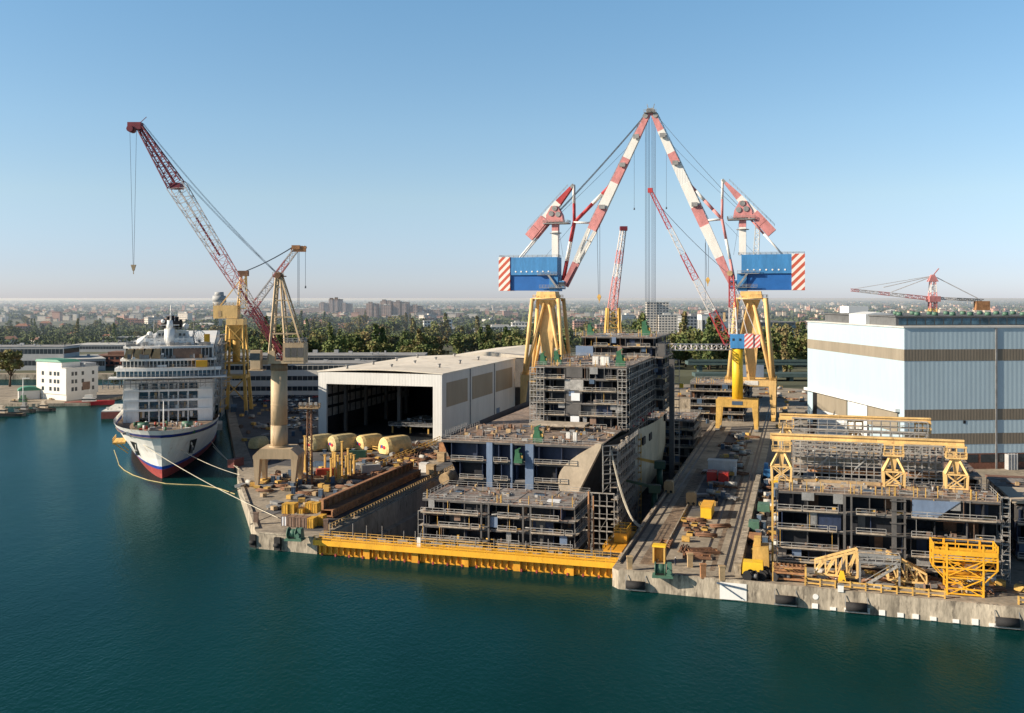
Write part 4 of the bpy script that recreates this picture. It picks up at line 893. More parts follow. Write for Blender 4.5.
mb = MB(); mb.box(-38.4, -.8, 102.4, -36.4, .8, 104.4); mb.build('jib_head', 'crane_red', t)
mb = MB(); [cable(mb, (-3, y, 66), (-32.4, y, 95.5), .09, 1.2) for y in (-.5, .5)]; cable(mb, (-13.5, -1, 55), (-13.5, -1, 80), .08, 0, 2); mb.build('stay_cable', 'cable', t)
mb = MB(); mb.box(-6, -1.6, 46, -5, -.8, 50); mb.tube((-3.2, -1.5, 66.8), (-3.2, 1.5, 66.8), 1.2, n=10); mb.build('sheave', 'box_tan', t)

# ---- beige column crane on the left quay
cc = Vector((*ground(275, 476).xy, QZ)); cc = Vector((-70.2, 295.5, QZ))
t = thing('column_crane', 'beige round column crane on the left quay with a very long lattice jib', 'crane', cc, 0)
for a in (-1, 1):
    for b in (-1, 1):
        y0, y1, y2, y3 = sorted((b*5.6, b*3.8))+sorted((b*4.9, b*1.0)); mb = MB()
        mb.hexa([(a*5.4-.5, y0, .8), (a*5.4+.5, y0, .8), (a*5.4+.5, y1, .8), (a*5.4-.5, y1, .8), (a*5.6-.95, y2, 8.38), (a*5.6+.95, y2, 8.38), (a*5.6+.95, y3, 8.38), (a*5.6-.95, y3, 8.38)]); mb.build('leg', 'beige', t)
mb = MB(); mb.prxz([(-6.7, 8.4), (6.7, 8.4), (6.7, 9.4), (4.6, 11.4), (-4.6, 11.4), (-6.7, 9.4)], -4.9, 4.9); mb.build('portal_beam', 'beige', t)
for x in (-5, 5): mb = MB(); mb.box(x-.9, -7.2, .2, x+.9, 7.2, .8); mb.build('bogie', 'dirty_yellow', t)
mb = MB(); mb.tube((0, 0, 11.4), (0, 0, 18), 2.5, n=24); mb.tube((0, 0, 18), (0, 0, 34.4), 2.45, n=24); mb.tube((0, 0, 34.4), (0, 0, 36.5), 2.55, n=24, mi=1); mb.tube((0, 0, 11.4), (0, 0, 11.8), 3., n=24); mb.tube((0, 0, 24), (0, 0, 24.2), 2.5, n=24); mb.build('column', ['beige', 'beige_dark'], t)
mb = MB(); mb.box(-2.8, -3.1, 36.6, 8., 3.1, 37.4); mb.box(1.8, -3.2, 37.42, 8., 3.2, 42.8); mb.box(-2.4, -3, 37.42, -.6, -1.4, 40.4); h = mb.build('machinery_house', 'beige', t)
mb = MB(); [mb.box(x, -3.3, 38.6, x+1.6, -3.22, 41.4) for x in (2.5, 4.4, 6.3)]; mb.build('door', 'bulk_grey', h)
mb = MB(); mb.rail([(1.8, -3.2, 42.8), (8., -3.2, 42.8), (8., 3.2, 42.8), (1.8, 3.2, 42.8)], 1.3, .12, 1.6, closed=True); gear(mb, 2.2, -2, 7.4, 2.5, 42.8, 12); mb.build('railing', 'scaffold', h)
mb = MB(); mb.box(-7.6, -4.4, 35, -4.6, -1.6, 40.6, 0); mb.box(-7.65, -4.5, 37.8, -4.8, -1.5, 39.8, 1); mb.box(-8, -5, 34.6, -3.6, -1, 34.9, 0); mb.bar((-4.6, -2, 37), (-3, -2, 37), 1.2, 1.4); mb.build('cab', ['beige', 'glass_dark'], t)
mb = MB()
for y in (-2.6, 2.6):
    mb.bar((-2.6, y, 37.4), (-.6, y*.5, 62.6), .6, .6); mb.bar((7., y, 42.8), (.8, y*.5, 62.6), .5, .5); mb.bar((2.6, y, 37.4), (.6, y*.5, 62.6), .45, .45)
    for z in (45.5, 50.5, 55.5, 59.5): k = (z-39)/23.6; x0 = -2.6+2*k; x1 = (7.-6.2*(z-42.8)/19.8); mb.bar((x0, y*(1-k*.5), z), (x1, y*(1-k*.5), z), .4, .4)
for z in (44, 48, 52, 56, 60): k = (z-39)/23.6; w = 2.6*(1-k*.5); mb.bar((-2.6+2*k, -w, z), (-2.6+2*k, w, z), .35, .35)
mb.tube((0, -2, 63), (0, 2, 63), .9, n=10, mi=1); mb.box(-1.6, -1.8, 62.6, 1.8, 1.8, 62.9, 1); mb.rail([(-1.6, -1.8, 62.9), (1.8, -1.8, 62.9)], 1, .1, 1); mb.build('a_frame', ['beige', 'rust'], t)
jb = Vector((1.6, -.5, 37.9)); jt = Vector((-42.4, -.5, 108.6)); mb = MB()
mb.lattice(jb, jb.lerp(jt, .74), 3.4, 1.2, 3.9, 5.0, 24, .24, .12, lambda k: 1 if k < .28 else (0 if k < .40 else (2 if k < .62 else 0)))
mb.lattice(jb.lerp(jt, .74), jt, 3.9, 4.4, 1.6, 1.4, 12, .3, .15, lambda k: 1)
mb.bar(jb.lerp(jt, .02), jb.lerp(jt, .3), .7, .5, 1); mb.bar(jb.lerp(jt, .44), jb.lerp(jt, .60), .5, .5, 1); mb.bar(jb.lerp(jt, .74), jt, .6, .6, 1); mb.bar(jb.lerp(jt, .6), jb.lerp(jt, .74), .5, .5, 0)
mb.build('jib', ['jib_white', 'jib_red', 'crane_pink'], t)
c = jb.lerp(jt, .74); mb = MB(); mb.box(-45.2, -1.6, 106.9, -41.2, .8, 109); mb.box(c.x-1.2, -2.4, c.z-1.2, c.x+1.8, 1.6, c.z+.4); mb.bar((-42.4, 0, 108.6), (-40, 0, 110.8), .15); mb.tube((-44.4, -1.9, 107), (-44.4, 1.1, 107), 1., n=10); mb.build('jib_head', 'jib_red', t)
mb = MB(); d = Vector((3.0, 0, 1.5))
for y in (-1.2, 0, 1.2): cable(mb, (0, y, 63), c+Vector((3.2, y, .8)), .035, .6); cable(mb, (0, y, 63), jt+Vector((1.5, y*.6, .2)), .03, 1.5)
mb.build('stay_cable', 'cable', t)
mb = MB(); cable(mb, (-44.8, -.6, 107), (-43.8, -.6, 66), .04, 0, 2); cable(mb, (-42.8, -.6, 107), (-43.6, -.6, 66), .04, 0, 2); mb.build('hoist_rope', 'cable', t)
mb = MB(); mb.frus(-43.7, -.6, 64.4, 66.2, .25, .2, .7, .4); mb.bar((-43.7, -.6, 64.4), (-43.7, -.6, 63.4), .2, .2); mb.build('hook_block', 'beige', t)

# ---- yellow luffing crane behind the cruise ship
c0 = Vector((-135.5, 482, QZ)); t = thing('luffing_crane', 'yellow crane behind the cruise ship with a short pink and white jib', 'crane', c0, .05)
mb = MB()
for a in (-1, 1):
    for b in (-1, 1): mb.hexa([(a*6.0-.8, b*6-.8, .8), (a*6.0+.8, b*6-.8, .8), (a*6.0+.8, b*6+.8, .8), (a*6.0-.8, b*6+.8, .8), (a*4.8-.7, b*4.5-.7, 19), (a*4.8+.7, b*4.5-.7, 19), (a*4.8+.7, b*4.5+.7, 19), (a*4.8-.7, b*4.5+.7, 19)]); mb.bar((a*4.8, b*4.5, 19), (a*3.8, b*3.4, 43), .9, .9)
mb.box(-5.4, -5.4, 17, 5.4, 5.4, 18.6); mb.bar((-5.6, -6, 6), (4.8, -4.5, 17), .5); mb.bar((5.6, -6, 6), (-4.8, -4.5, 17), .5); mb.box(-5, -4.8, 24, 5, 4.8, 24.8)
for z0, z1 in ((24.8, 34), (34, 43)): mb.bar((-4.4, -4.2, z0), (4, -3.8, z1), .4); mb.bar((4.4, -4.2, z0), (-4, -3.8, z1), .4)
mb.build('tower', 'dirty_yellow', t)
mb = MB(); mb.tube((0, 0, 24.8), (0, 0, 43), 1.8, 1.8, 14); mb.frus(0, 0, 36, 43, 2.2, 2.2, 3., 3.); mb.build('centre_column', 'dirty_yellow', t)
mb = MB(); mb.box(-4.2, -4, 43, 4.2, 4, 46); mb.box(-10.4, -3.6, 46.2, 1.2, 3.6, 52.6); h = mb.build('machinery_house', 'crane_yellow', t)
mb = MB(); mb.rail([(-10.4, -3.6, 52.6), (1.2, -3.6, 52.6)], 1.2, .15, 2); mb.box(-8, -3.72, 47, -6.6, -3.62, 50, 1); mb.build('railing', ['dirty_yellow', 'box_tan'], h)
mb = MB(); mb.lattice((2.8, 0, 51), (3.4, 0, 67), 4, 4, 2.2, 2.2, 4, .6, .35); mb.bar((-9, 0, 51), (2.6, 0, 66), .5, .5); mb.box(1, -1.5, 67, 5.8, 1.5, 69.6, 1); mb.build('a_frame', ['crane_yellow', 'rust'], t)
mb = MB(); mb.lattice((5, 0, 47.5), (28.6, 0, 79.6), 3, 3, 2.2, 2.2, 12, .42, .22, lambda k: 1 if k < .2 or .5 < k < .78 else 0); mb.build('jib', ['jib_white', 'crane_pink'], t)
mb = MB(); mb.box(26.6, -1, 79, 33.8, 1, 80.6); mb.box(27, -1.3, 80.2, 31, 1.3, 82.2); [mb.tube((x, -1, 81.2), (x, 1, 81.2), .8, n=8) for x in (32, 33.4)]; mb.build('jib_head', 'rust_light', t)
mb = MB(); [cable(mb, (3.4, y, 69), (27.5, y, 81.4), .12, .8) for y in (-1, -.3, .3, 1)]; mb.build('stay_cable', 'cable', t)
mb = MB(); cable(mb, (30.5, 0, 79), (30.5, 0, 52), .1, 0, 2); cable(mb, (29.9, 0, 79), (29.9, 0, 52), .1, 0, 2); cable(mb, (33.6, 0, 80), (33.6, 0, 62), .08, 0, 2); mb.tube((33.6, 0, 61), (33.6, 0, 62.2), .4, n=6); mb.build('hoist_rope', 'cable', t)

# ---- slim lattice crane seen end on, behind the unfinished ship
t = thing('lattice_crane', 'slim lattice crane with yellow base seen end on behind the unfinished ship', 'crane', Vector((61.8, 600, QZ)), 0)
mb = MB(); mb.hexa([(-7, -4, 10), (7, -4, 10), (7, 4, 10), (-7, 4, 10), (-5, -3, 14), (5, -3, 14), (5, 3, 14), (-5, 3, 14)]); mb.lattice((0, 0, 14), (0, 0, 50), 12, 8, 7.4, 5, 6, 1., .5); mb.bar((-4, -3.5, 14), (-3.2, -2.4, 50), 1.4); mb.bar((4, -3.5, 14), (3.2, -2.4, 50), 1.4); mb.build('tower', 'dirty_yellow', t)
mb = MB(); mb.lattice((-.5, 0, 49), (5.6, -6, 97.5), 5.2, 3, 2.8, 2, 12, .5, .2, lambda k: 1 if k < .34 or .5 < k < .68 else 0); mb.build('jib', ['jib_white', 'crane_pink'], t)
mb = MB(); mb.box(3.6, -8, 97, 8, -4, 99.6); mb.build('jib_head', 'jib_red', t)
# ---- tower crane beyond the big hall
t = thing('tower_crane', 'red and white tower crane with a horizontal jib beyond the blue hall', 'crane', Vector((303, 706, QZ)), .03)
mb = MB(); mb.lattice((0, 0, 0), (0, 0, 49), 4.2, 4.2, 4.2, 4.2, 12, .8, .4); mb.build('tower', 'crane_yellow', t)
mb = MB(); mb.box(-3.6, -3, 53.5, 4.6, 3, 57.5); mb.lattice((0, 0, 49), (0, 0, 54), 4.2, 4.2, 4.2, 4.2, 2, .7, .4, lambda k: 0); mb.build('slewing_unit', 'crane_pink', t)  # red paled to pink on this crane: distance haze put into the colour
mb = MB(); mb.lattice((0, 0, 57.5), (0, 0, 69), 4.4, 4.4, 3, 3, 4, .5, .3, lambda k: 0 if .2 < k < .6 else 1); mb.frus(0, 0, 68, 73, 3.6, 2, 1.2, 1, 1); mb.bar((0, 0, 72), (4.5, 0, 77.5), .6, .6, 1); mb.build('tower_head', ['jib_white', 'crane_pink'], t)
mb = MB(); mb.lattice((-4, 0, 56), (-59.5, 0, 62), 2.4, 2.6, 1.4, 1.6, 20, .42, .26, lambda k: 1 if k < .28 or .46 < k < .62 or k > .85 else 0); mb.build('jib', ['jib_white', 'crane_pink'], t)
mb = MB(); mb.lattice((4, 0, 56), (37, 0, 54.5), 2.2, 1.6, 2.2, 1.6, 10, .5, .35, lambda k: 0 if k < .4 else 1); mb.build('counter_jib', ['jib_white', 'steel_grey'], t)
mb = MB(); mb.box(31, -2, 47.4, 41, 2, 54); mb.build('counterweight', 'rust_light', t)
mb = MB(); mb.bar((-2, 0, 71), (-30, 0, 60.5), .5, .5, 0); mb.bar((-2, 0, 71.5), (-36, 0, 63.8), .5, .5, 0); mb.bar((3, 0, 71), (33, 0, 56), .5, .5, 0); mb.bar((-2, 0, 71.8), (-58, 0, 62.6), .35, .35, 0); mb.build('tie_bar', ['jib_white'], t)
# ---- white lattice boom lying level between the ship and the giant crane
mb = MB(); a = at(672, 347, 385); b = at(733, 347, 430); mb.lattice(a, b, 2, 2.4, 2, 2.4, 12, .35, .25); tag(mb.build('crane_boom', 'jib_white'), 'level white lattice boom between the unfinished ship and the right giant crane', 'crane boom')

# ================================================================== CRUISE SHIP
SH = thing('cruise_ship', 'white cruise ship with blue waterline moored bow first along the left quay', 'cruise ship', Vector((-116.4, 326, 0)), .285); SH.scale = (.92, 1, 1)
def hb(y, z):                                              # half breadth of the hull
    k = max(0, min(1, z/16.8)); y0 = -7.5*k**1.4; Lf = 90-50*k; s = max(0, min(1, (y-y0)/Lf)); p = 1.3+.7*k
    b = 19.6*(1-(1-s)**p)**(1/p) if s > 0 else 0
    return b*(.9+.1*k) if y < 200 else b
def stem(z): k = max(0, min(1, z/16.8)); return -7.5*k**1.4
ZL = [-2, 0, 1.4, 2.9, 3.0, 4.1, 4.2, 6.5, 9, 11.5, 13.7, 14.2, 15.2, 15.3, 16.8]
SS = [0, .004, .012, .025, .045, .07, .10, .14, .19, .25, .33, .45, .62, 1.0]
mb = MB(); G = {}
for sg in (-1, 1):
    for j, s in enumerate(SS):
        for i, z in enumerate(ZL):
            y0 = stem(z); y = y0+(252-y0)*s; G[sg, j, i] = (sg*hb(y, z), y, z)
    for j in range(len(SS)-1):
        for i in range(len(ZL)-1):
            zc = (ZL[i]+ZL[i+1])/2; m = 2 if zc < 2.96 else (1 if zc < 4.15 else (3 if 14.2 < zc < 15.2 else 0))
            q = [G[sg, j, i], G[sg, j+1, i], G[sg, j+1, i+1], G[sg, j, i+1]]; mb.face(q if sg > 0 else q[::-1], m, True)
mb.face([(-19, 252, -2), (19, 252, -2), (19.6, 252, 16.8), (-19.6, 252, 16.8)], 0)
hull = mb.build('hull', ['ship_white', 'ship_boot', 'ship_red', 'ship_blue'], SH)
for sg in (-1, 1):
    m = MB(); yy = 11
    m.face([(sg*(hb(yy+a, z)+.12), yy+a-.15, z) for a, z in ((-6.0, 11.6), (-.4, 11.4), (7.2, 6.4), (2.6, 5.8))], 0)
    m.bar((sg*(hb(13.4, 7.4)+.3), 13, 7.8), (sg*(hb(15, 6)+.4), 14.6, 6.1), .9, .8, 1); m.build('anchor_pocket', ['black', 'steel_grey'], hull)
mb = MB(); P = [(hb(y, 15.6)-.2, y) for y in (-6.3, -5, -2, 2, 8, 16, 26, 40, 60)]
poly = [(x, y) for x, y in P]+[(-x, y) for x, y in P[::-1]]; mb.face([(x, y, 14.3) for x, y in poly], 0); mb.build('fore_deck', 'ship_deck', SH)
mb = MB(); gear(mb, -13, 2, 13, 32, 14.3, 110, (0, 1, 2, 3, 4), 1.4); mb.tube((0, 8, 14.3), (0, 8, 25), .3, .15, 6, 1)
mb.build('loose_gear', ['container_red', 'white_paint', 'steel_grey', 'box_tan', 'gear_green'], SH)['kind'] = 'stuff'
mb = MB(); [mb.tube((a-2, 20, 15.4), (a+2, 20, 15.4), 1, n=10) for a in (-8, 8)]; mb.build('anchor_winch', 'winch_green', SH)
# superstructure
mb = MB()
mb.box(-17.6, 45, 14.5, 17.6, 250, 30.2)
mb.box(-17.0, 38, 14.3, -11.2, 45, 29.6); mb.box(11.2, 38, 14.3, 17.0, 45, 29.6)
for z in (14.3, 17.6, 21.2, 24.8, 28.2): mb.box(-16.8, 37.2-.0, z+.7, 16.8, 45, z+1.5) if z > 15 else None
for x in (-7.4, -3.6, 0, 3.7, 7.5): mb.box(x-.25, 38.2, 14.3, x+.25, 44.9, 29)
mb.build('superstructure', 'ship_white', SH)
mb = MB()
for z0, z1 in ((15.8, 18.2), (19.2, 21.8), (22.8, 25.4), (26.3, 28.8)): mb.box(-11.1, 40.6, z0, 11.1, 40.9, z1)
mb.build('window', 'glass_blue', SH)
mb = MB()
for z in (19.1, 22.7, 26.3): mb.rail([(-11, 37.8, z), (11, 37.8, z)], 1.1, .09, 1.4)
for z in (15.7, 18.9, 22.5): mb.rail([(17.4, 38, z), (18.6, 60, z)], 1.1, .09, 2); mb.rail([(-17.4, 38, z), (-18.6, 60, z)], 1.1, .09, 2)
mb.build('balcony_rail', 'scaffold', SH)
mb = MB()
for z in (15.8, 19.2, 22.8, 26.3):
    for _ in range(16): x = random.uniform(-10.8, 10); mb.box(x, 39.4+random.random(), z-.1, x+random.uniform(.3, 1.3), 40.4+random.random()*.1, z+random.uniform(.5, 2.3), random.choice((0, 1, 2, 3)))
for _ in range(26): x = random.uniform(-17, 17); z = random.choice((34.4, 37.6)); mb.cb(x, 38.2+random.random(), z, random.uniform(.4, 2.4), .8, random.uniform(.4, 2.2), random.choice((0, 1, 2, 3)))
mb.build('fitting', ['white_paint', 'box_tan', 'steel_grey', 'awning_grey'], SH)
def curved(mb, hw, yf, dep, z0, z1, mi, bow=3.0, n=10):
    for i in range(n):
        a, b = -1+2*i/n, -1+2*(i+1)/n; mb.hexa([(hw*a, yf+bow*a*a, z0), (hw*b, yf+bow*b*b, z0), (hw*b, yf+dep, z0), (hw*a, yf+dep, z0), (hw*a, yf+bow*a*a, z1), (hw*b, yf+bow*b*b, z1), (hw*b, yf+dep, z1), (hw*a, yf+dep, z1)], mi)
mb = MB(); curved(mb, 22.5, 34.5, 9, 30.25, 30.9, 0); curved(mb, 20.3, 36, 16, 33.1, 34.3, 0); curved(mb, 18.4, 38, 14, 36.7, 37.5, 0); curved(mb, 17.4, 39.4, 60, 41.3, 42.1, 0)
mb.build('deck_edge', 'ship_white', SH)
mb = MB(); curved(mb, 19.5, 37.4, 14, 30.95, 33.05, 0); curved(mb, 17.4, 40, 14, 34.35, 36.65, 1); curved(mb, 16.6, 41.2, 14, 37.55, 41.25, 1)
mb.build('bridge_window', ['glass_blue', 'glass_dark'], SH)
mb = MB()
for hw, yf, z in ((22.5, 34.6, 30.9), (20.2, 36.1, 34.3), (17.3, 39.5, 42.1)):
    mb.rail([(hw*a, yf+3*a*a, z) for a in (-1, -.75, -.5, -.25, 0, .25, .5, .75, 1)], 1.1, .09, 2)
mb.build('railing', 'scaffold', SH)
mb = MB(); scaff(mb, -24, 33.2, 24.5, 33.2, 27.2, 30.6, 24, 2, 1.4, .13); scaff(mb, 19.2, 42, 20.5, 120, 17, 42, 22, 8, 1.5, .14); scaff(mb, 20.4, 40, 21.6, 52, 15, 46, 5, 9, 2.6, .14)
mb.build('scaffold', ['scaffold', 'scaffold_plank'], SH)
mb = MB()
for x in (-15.5, -12, -8.5, -5): mb.hexa([(x-1.6, 38.9, 37.8), (x+1.2, 38.9, 37.6), (x+1.4, 40.7, 37.8), (x-1.4, 40.7, 37.8), (x-.3, 38.9, 41), (x+2.2, 38.9, 41.2), (x+2.2, 40.7, 41.2), (x, 40.7, 41)], 0)
mb.box(1.8, 38.6, 37.7, 12.6, 38.8, 41.2, 1); mb.build('awning', ['box_tan', 'box_brown'], SH)
mb = MB(); mb.box(10.6, 36.2, 34.4, 15, 38.5, 36.8); mb.box(13.5, 46, 42.2, 15.8, 49, 46.2); mb.build('work_basket', 'bright_yellow', SH)
mb = MB(); mb.box(-17.3, 45, 33, 17.3, 248, 41.2, 0)
for z in (17.4, 20.4, 23.4, 26.4, 29.4, 32.4, 35.4, 38.4):
    for i in range(34):
        y = 62+i*5.5; mb.box(17.7, y, z, 18.9, y+5.1, z+.2, 0); mb.box(17.62, y+.3, z+.4, 17.72, y+4.6, z+2.5, 1); mb.box(17.7, y+5.1, z, 18.9, y+5.25, z+2.8, 0)
mb.build('balcony', ['ship_white', 'glass_dark'], SH)
mb = MB(); mb.frus(0, 53, 42.1, 44.9, 9.6, 8, 9.2, 7.4); mb.frus(1, 53, 44.95, 47.4, 6.4, 5.5, 6, 5); mb.tube((0, 46.5, 42.1), (0, 46.5, 48.4), 2.3, 2.1, 14); mb.tube((0, 47, 48.4), (0, 47, 51.6), 1.5, 1.1, 12); mb.box(-4.6, 46, 47.45, 6.4, 51, 47.7); mb.box(-3.4, 46.4, 49.6, 3.6, 50, 49.8)
mb.hexa([(-13, 46, 42.1), (-9.2, 46, 42.1), (-9.2, 58, 42.1), (-13, 58, 42.1), (-12.6, 47, 44.6), (-8.2, 46, 46.6), (-8.2, 57, 46.6), (-12.6, 57, 44.6)])
for x in (-5.5, -3.5, 3.2, 5.4, 7.6): mb.box(x, 45.0, 42.1, x+.3, 45.3, 45.4)
mb.build('top_house', 'ship_white', SH)
mb = MB(); [mb.box(x, 45.4, 42.9, x+1.1, 45.7, 44.1) for x in (-7.4, -4.6, 3.4, 5.6)]; [mb.box(x, 47.2, 45.6, x+.9, 47.5, 46.6) for x in (-4.4, -2.9, 3.6, 5.2)]; mb.build('window', 'glass_dark', SH)
mb = MB(); [mb.tube((x, 51, 48), (x, 51, z1), r, n=8) for x, z1, r in ((-2.6, 52, .7), (-1, 53, .75), (.8, 53.4, .8), (2.6, 52.8, .75), (4.1, 51.8, .6))]; mb.box(-3.4, 50.2, 49.9, 4.9, 51.8, 51.2); mb.build('funnel', 'black', SH)
mb = MB(); mb.lattice((-5.6, 47.5, 47.4), (-5.6, 47.5, 51.8), 1.2, 1.2, .8, .8, 4, .15, .1); mb.tube((9.5, 47, 42), (9.5, 47, 50.5), .25, .12, 6); mb.bar((8, 47, 42), (9.5, 47, 48), .2); mb.bar((11, 47, 42), (9.5, 47, 48), .2); mb.bar((4, 48, 47.6), (7, 48, 51), .2); mb.rail([(-4.6, 46, 47.7), (6.4, 46, 47.7)], 1.1, .1, 1.4); mb.rail([(-9.4, 45.2, 44.9), (9.4, 45.2, 44.9)], 1.1, .1, 1.4)
for i in range(40): x = random.uniform(-16, 16); mb.cb(x, 42+random.random()*6, 42.1, random.uniform(.4, 2), random.uniform(.4, 2), random.uniform(.4, 1.8))
mb.build('mast', 'scaffold', SH)
mb = MB()
for i in range(10): a = math.pi*i/9; mb.bar((11.5+2.6*math.cos(a), 50, 44.5+3*math.sin(a)), (11.5+2.6*math.cos(a+.35), 50, 44.5+3*math.sin(a+.35)), .35); mb.bar((11.5, 50, 43), (11.5+2.6*math.cos(a), 50, 44.5+3*math.sin(a)), .18)
mb.build('radar_frame', 'ship_white', SH)
for dx, dy, dz, rr in ((-7.6, 47, 46.2, 1.3), (6.2, 49, 49.2, 1.2), (-2.6, 47, 51.2, .8)):
    mb = MB(); n8 = 10
    rings = [[(dx+rr*math.sin(math.pi*a/8)*math.cos(2*math.pi*b/n8), dy+rr*math.sin(math.pi*a/8)*math.sin(2*math.pi*b/n8), dz+rr*math.cos(math.pi*a/8)) for b in range(n8)] for a in range(9)]
    for A, B in zip(rings, rings[1:]):
        for b in range(n8): mb.face([A[b], B[b], B[(b+1) % n8], A[(b+1) % n8]], 0, True)
    mb.build('radar_dome', 'ship_white', SH)
mb = MB(); mb.tube((.4, 46.6, 51.4), (.4, 46.6, 57.5), .35, .12, 6); mb.box(-2.4, 46.4, 53.4, 3.2, 46.8, 53.7); mb.box(-1.5, 46.4, 55, 2.3, 46.8, 55.2); mb.build('radar_mast', 'ship_white', SH)
mb = MB()
for hw, yf, z0, z1 in ((19.6, 37.2, 30.95, 33.1), (17.6, 39.7, 34.3, 36.7), (16.8, 40.9, 37.5, 41.3)):
    for i in range(25): a = -1+i/12; mb.box(hw*a-.14, yf+3*a*a-.1, z0, hw*a+.14, yf+3*a*a+.15, z1)
mb.build('pillar', 'ship_white', SH)
mb = MB(); mb.box(-19.4, 24, 8.6, -15, 36, 9.2); mb.rail([(-19.4, 24, 9.2), (-19.4, 36, 9.2)], 1.3, .14, 2); mb.bar((-14, 26, 5), (-19, 26, 8.6), .3); mb.bar((-14.5, 33, 5), (-19, 33, 8.6), .3); mb.build('hull_platform', 'dirty_yellow', SH)
# mooring ropes and the floating boom
def rope(pts, r, mat, label, sag):
    mb = MB()
    for a, b in zip(pts, pts[1:]): cable(mb, a, b, r, sag, 10)
    tag(mb.build('mooring_rope', mat), label, 'rope')
rope([at(133, 438, 333), L(-18.3, 14, QZ+.6)], .07, 'rope', 'longest pale mooring rope from the bow to the corner of the left quay', 1.2)
rope([at(173, 445, 333), Vector((-85.5, 308, QZ+.6))], .065, 'rope', 'pale mooring rope from the bow to the quay beside the maroon container', 1.)
rope([at(211, 441, 352), Vector((-88.5, 318, QZ+.6))], .075, 'rope', 'short mooring rope from the right side of the bow to the quay', .8)
rope([at(213, 446, 352), Vector((-90, 322, QZ+.6))], .075, 'rope', 'lower of the two short ropes right of the bow', .6)
mb = MB(); pr = None
for px, py in ((114, 450), (116.5, 457), (119, 465), (124, 470), (133, 475), (148, 480), (166, 483.5), (184, 484.5), (200, 485), (218, 488), (235, 494)):
    p = ground(px, py, .12)
    if pr: mb.bar(pr, p, .18, .18)
    pr = p
tag(mb.build('floating_boom', 'rope_yellow'), 'pale floating boom curving over the water round the bow', 'boom')
# pontoon behind the cruise ship bow
t = thing('pontoon', 'grey work pontoon moored left of the cruise ship', 'pontoon', ground(101, 419, 0), .2)
mb = MB(); mb.box(0, 0, -.5, 16, 34, 3.4, 0); mb.build('hull', 'container_maroon', t)
mb = MB(); mb.box(.2, .2, 3.42, 15.8, 33.8, 3.9); gear(mb, 1, 2, 15, 32, 3.9, 14); mb.build('deck', 'roof_light', t)

# ================================================================== HALLS
t = thing('shed', 'open white shipyard shed with dark interior and tan side panels', 'shed', L(-80.5, 155, QZ))
W_, D_, H_ = 53.8, 103, 26.
mb = MB(); mb.prxz([(0, 0), (3.6, 0), (3.6, 21.2), (50, 21.2), (50, 0), (W_, 0), (W_, H_), (0, H_+.0)], 0, 1.2); mb.build('front_wall', 'hangar_wall', t)
mb = MB(); mb.box(W_-.5, 1.21, 0, W_, D_, H_); mb.build('side_wall', 'hangar_side', t)
mb = MB(); mb.box(0, 1.21, 0, .5, D_, H_); mb.build('side_wall', 'hangar_wall', t)
mb = MB(); mb.box(.5, D_-.5, 0, 34, D_, H_); mb.box(34, D_-.5, 14, W_-.5, D_, H_); mb.box(48, D_-.5, 0, W_-.5, D_, 14); mb.build('back_wall', 'inner_shade', t)
mb = MB(); n = 8
for i in range(n):
    x0, x1 = W_*i/n, W_*(i+1)/n; z0, z1 = [H_+.05+1.1*math.sin(math.pi*q/n) for q in (i, i+1)]
    mb.hexa([(x0-(.4 if i == 0 else 0), -.3, z0), (x1+(.4 if i == n-1 else 0), -.3, z1), (x1+(.4 if i == n-1 else 0), D_+.4, z1), (x0-(.4 if i == 0 else 0), D_+.4, z0), (x0-(.4 if i == 0 else 0), -.3, z0+.4), (x1+(.4 if i == n-1 else 0), -.3, z1+.4), (x1+(.4 if i == n-1 else 0), D_+.4, z1+.4), (x0-(.4 if i == 0 else 0), D_+.4, z0+.4)])
rf = mb.build('roof', 'hangar_roof', t)
for i in range(11):
    m = MB(); x = (10, 26, 44)[i % 3]; y = 6+i*8.6; m.tube((x, y, H_+1.), (x, y, H_+2.3), .5, n=8); m.tube((x, y, H_+2.3), (x, y, H_+2.7), .8, n=8); m.build('roof_vent', 'steel_grey', rf)
for a, b in ((5, 31), (37, 66), (71, 98)):
    m = MB(); m.box(W_+.02, a, 12.6, W_+.08, b, 22.4); m.build('cladding_panel', 'hangar_tan', t)
for y in (34, 68.5): m = MB(); m.box(W_+.02, y, 0, W_+.3, y+.5, H_); m.build('down_pipe', 'steel_grey', t)
m = MB(); m.box(W_+.02, 72, 0, W_+.1, 77, 5); m.build('door', 'bulk_blue', t)
mb = MB(); mb.box(.64, 1.3, .05, .7, D_-.6, H_-.3); mb.box(W_-.62, 1.3, .05, W_-.56, D_-.6, H_-.3); mb.box(.8, 8, .02, W_-.8, D_-.6, .05); mb.build('shade_lining', 'inner_shade', t)  # near-black sheets on walls and floor, painted shade that darkens the interior
m = MB()
for y in (14, 34, 56, 80):
    for x in (4.5, 48.5): m.box(x, y, 0, x+1.2, y+1.6, 21)
    m.box(1, y, 20.5, W_-1, y+.8, 22); m.lattice((2, y, 23.5), (W_-2, y, 23.5), 1.4, 2, 1.4, 2, 12, .25, .15)
m.box(22, 30, 0, 23.5, 32, 22); m.box(34, 56, 0, 35.5, 58, 22); m.build('inner_frame', 'bulk_grey', t)
m = MB()
for i in range(16):
    for j in range(3): m.box(.72, 6+i*5.6, 7+j*4.6, .76, 10.4+i*5.6, 10.4+j*4.6)
m.build('window', 'scaffold', t)
tt = thing('hull_panel', 'flat grey deck section lying on trestles inside the open shed', 'ship section', L(-56, 170, QZ))
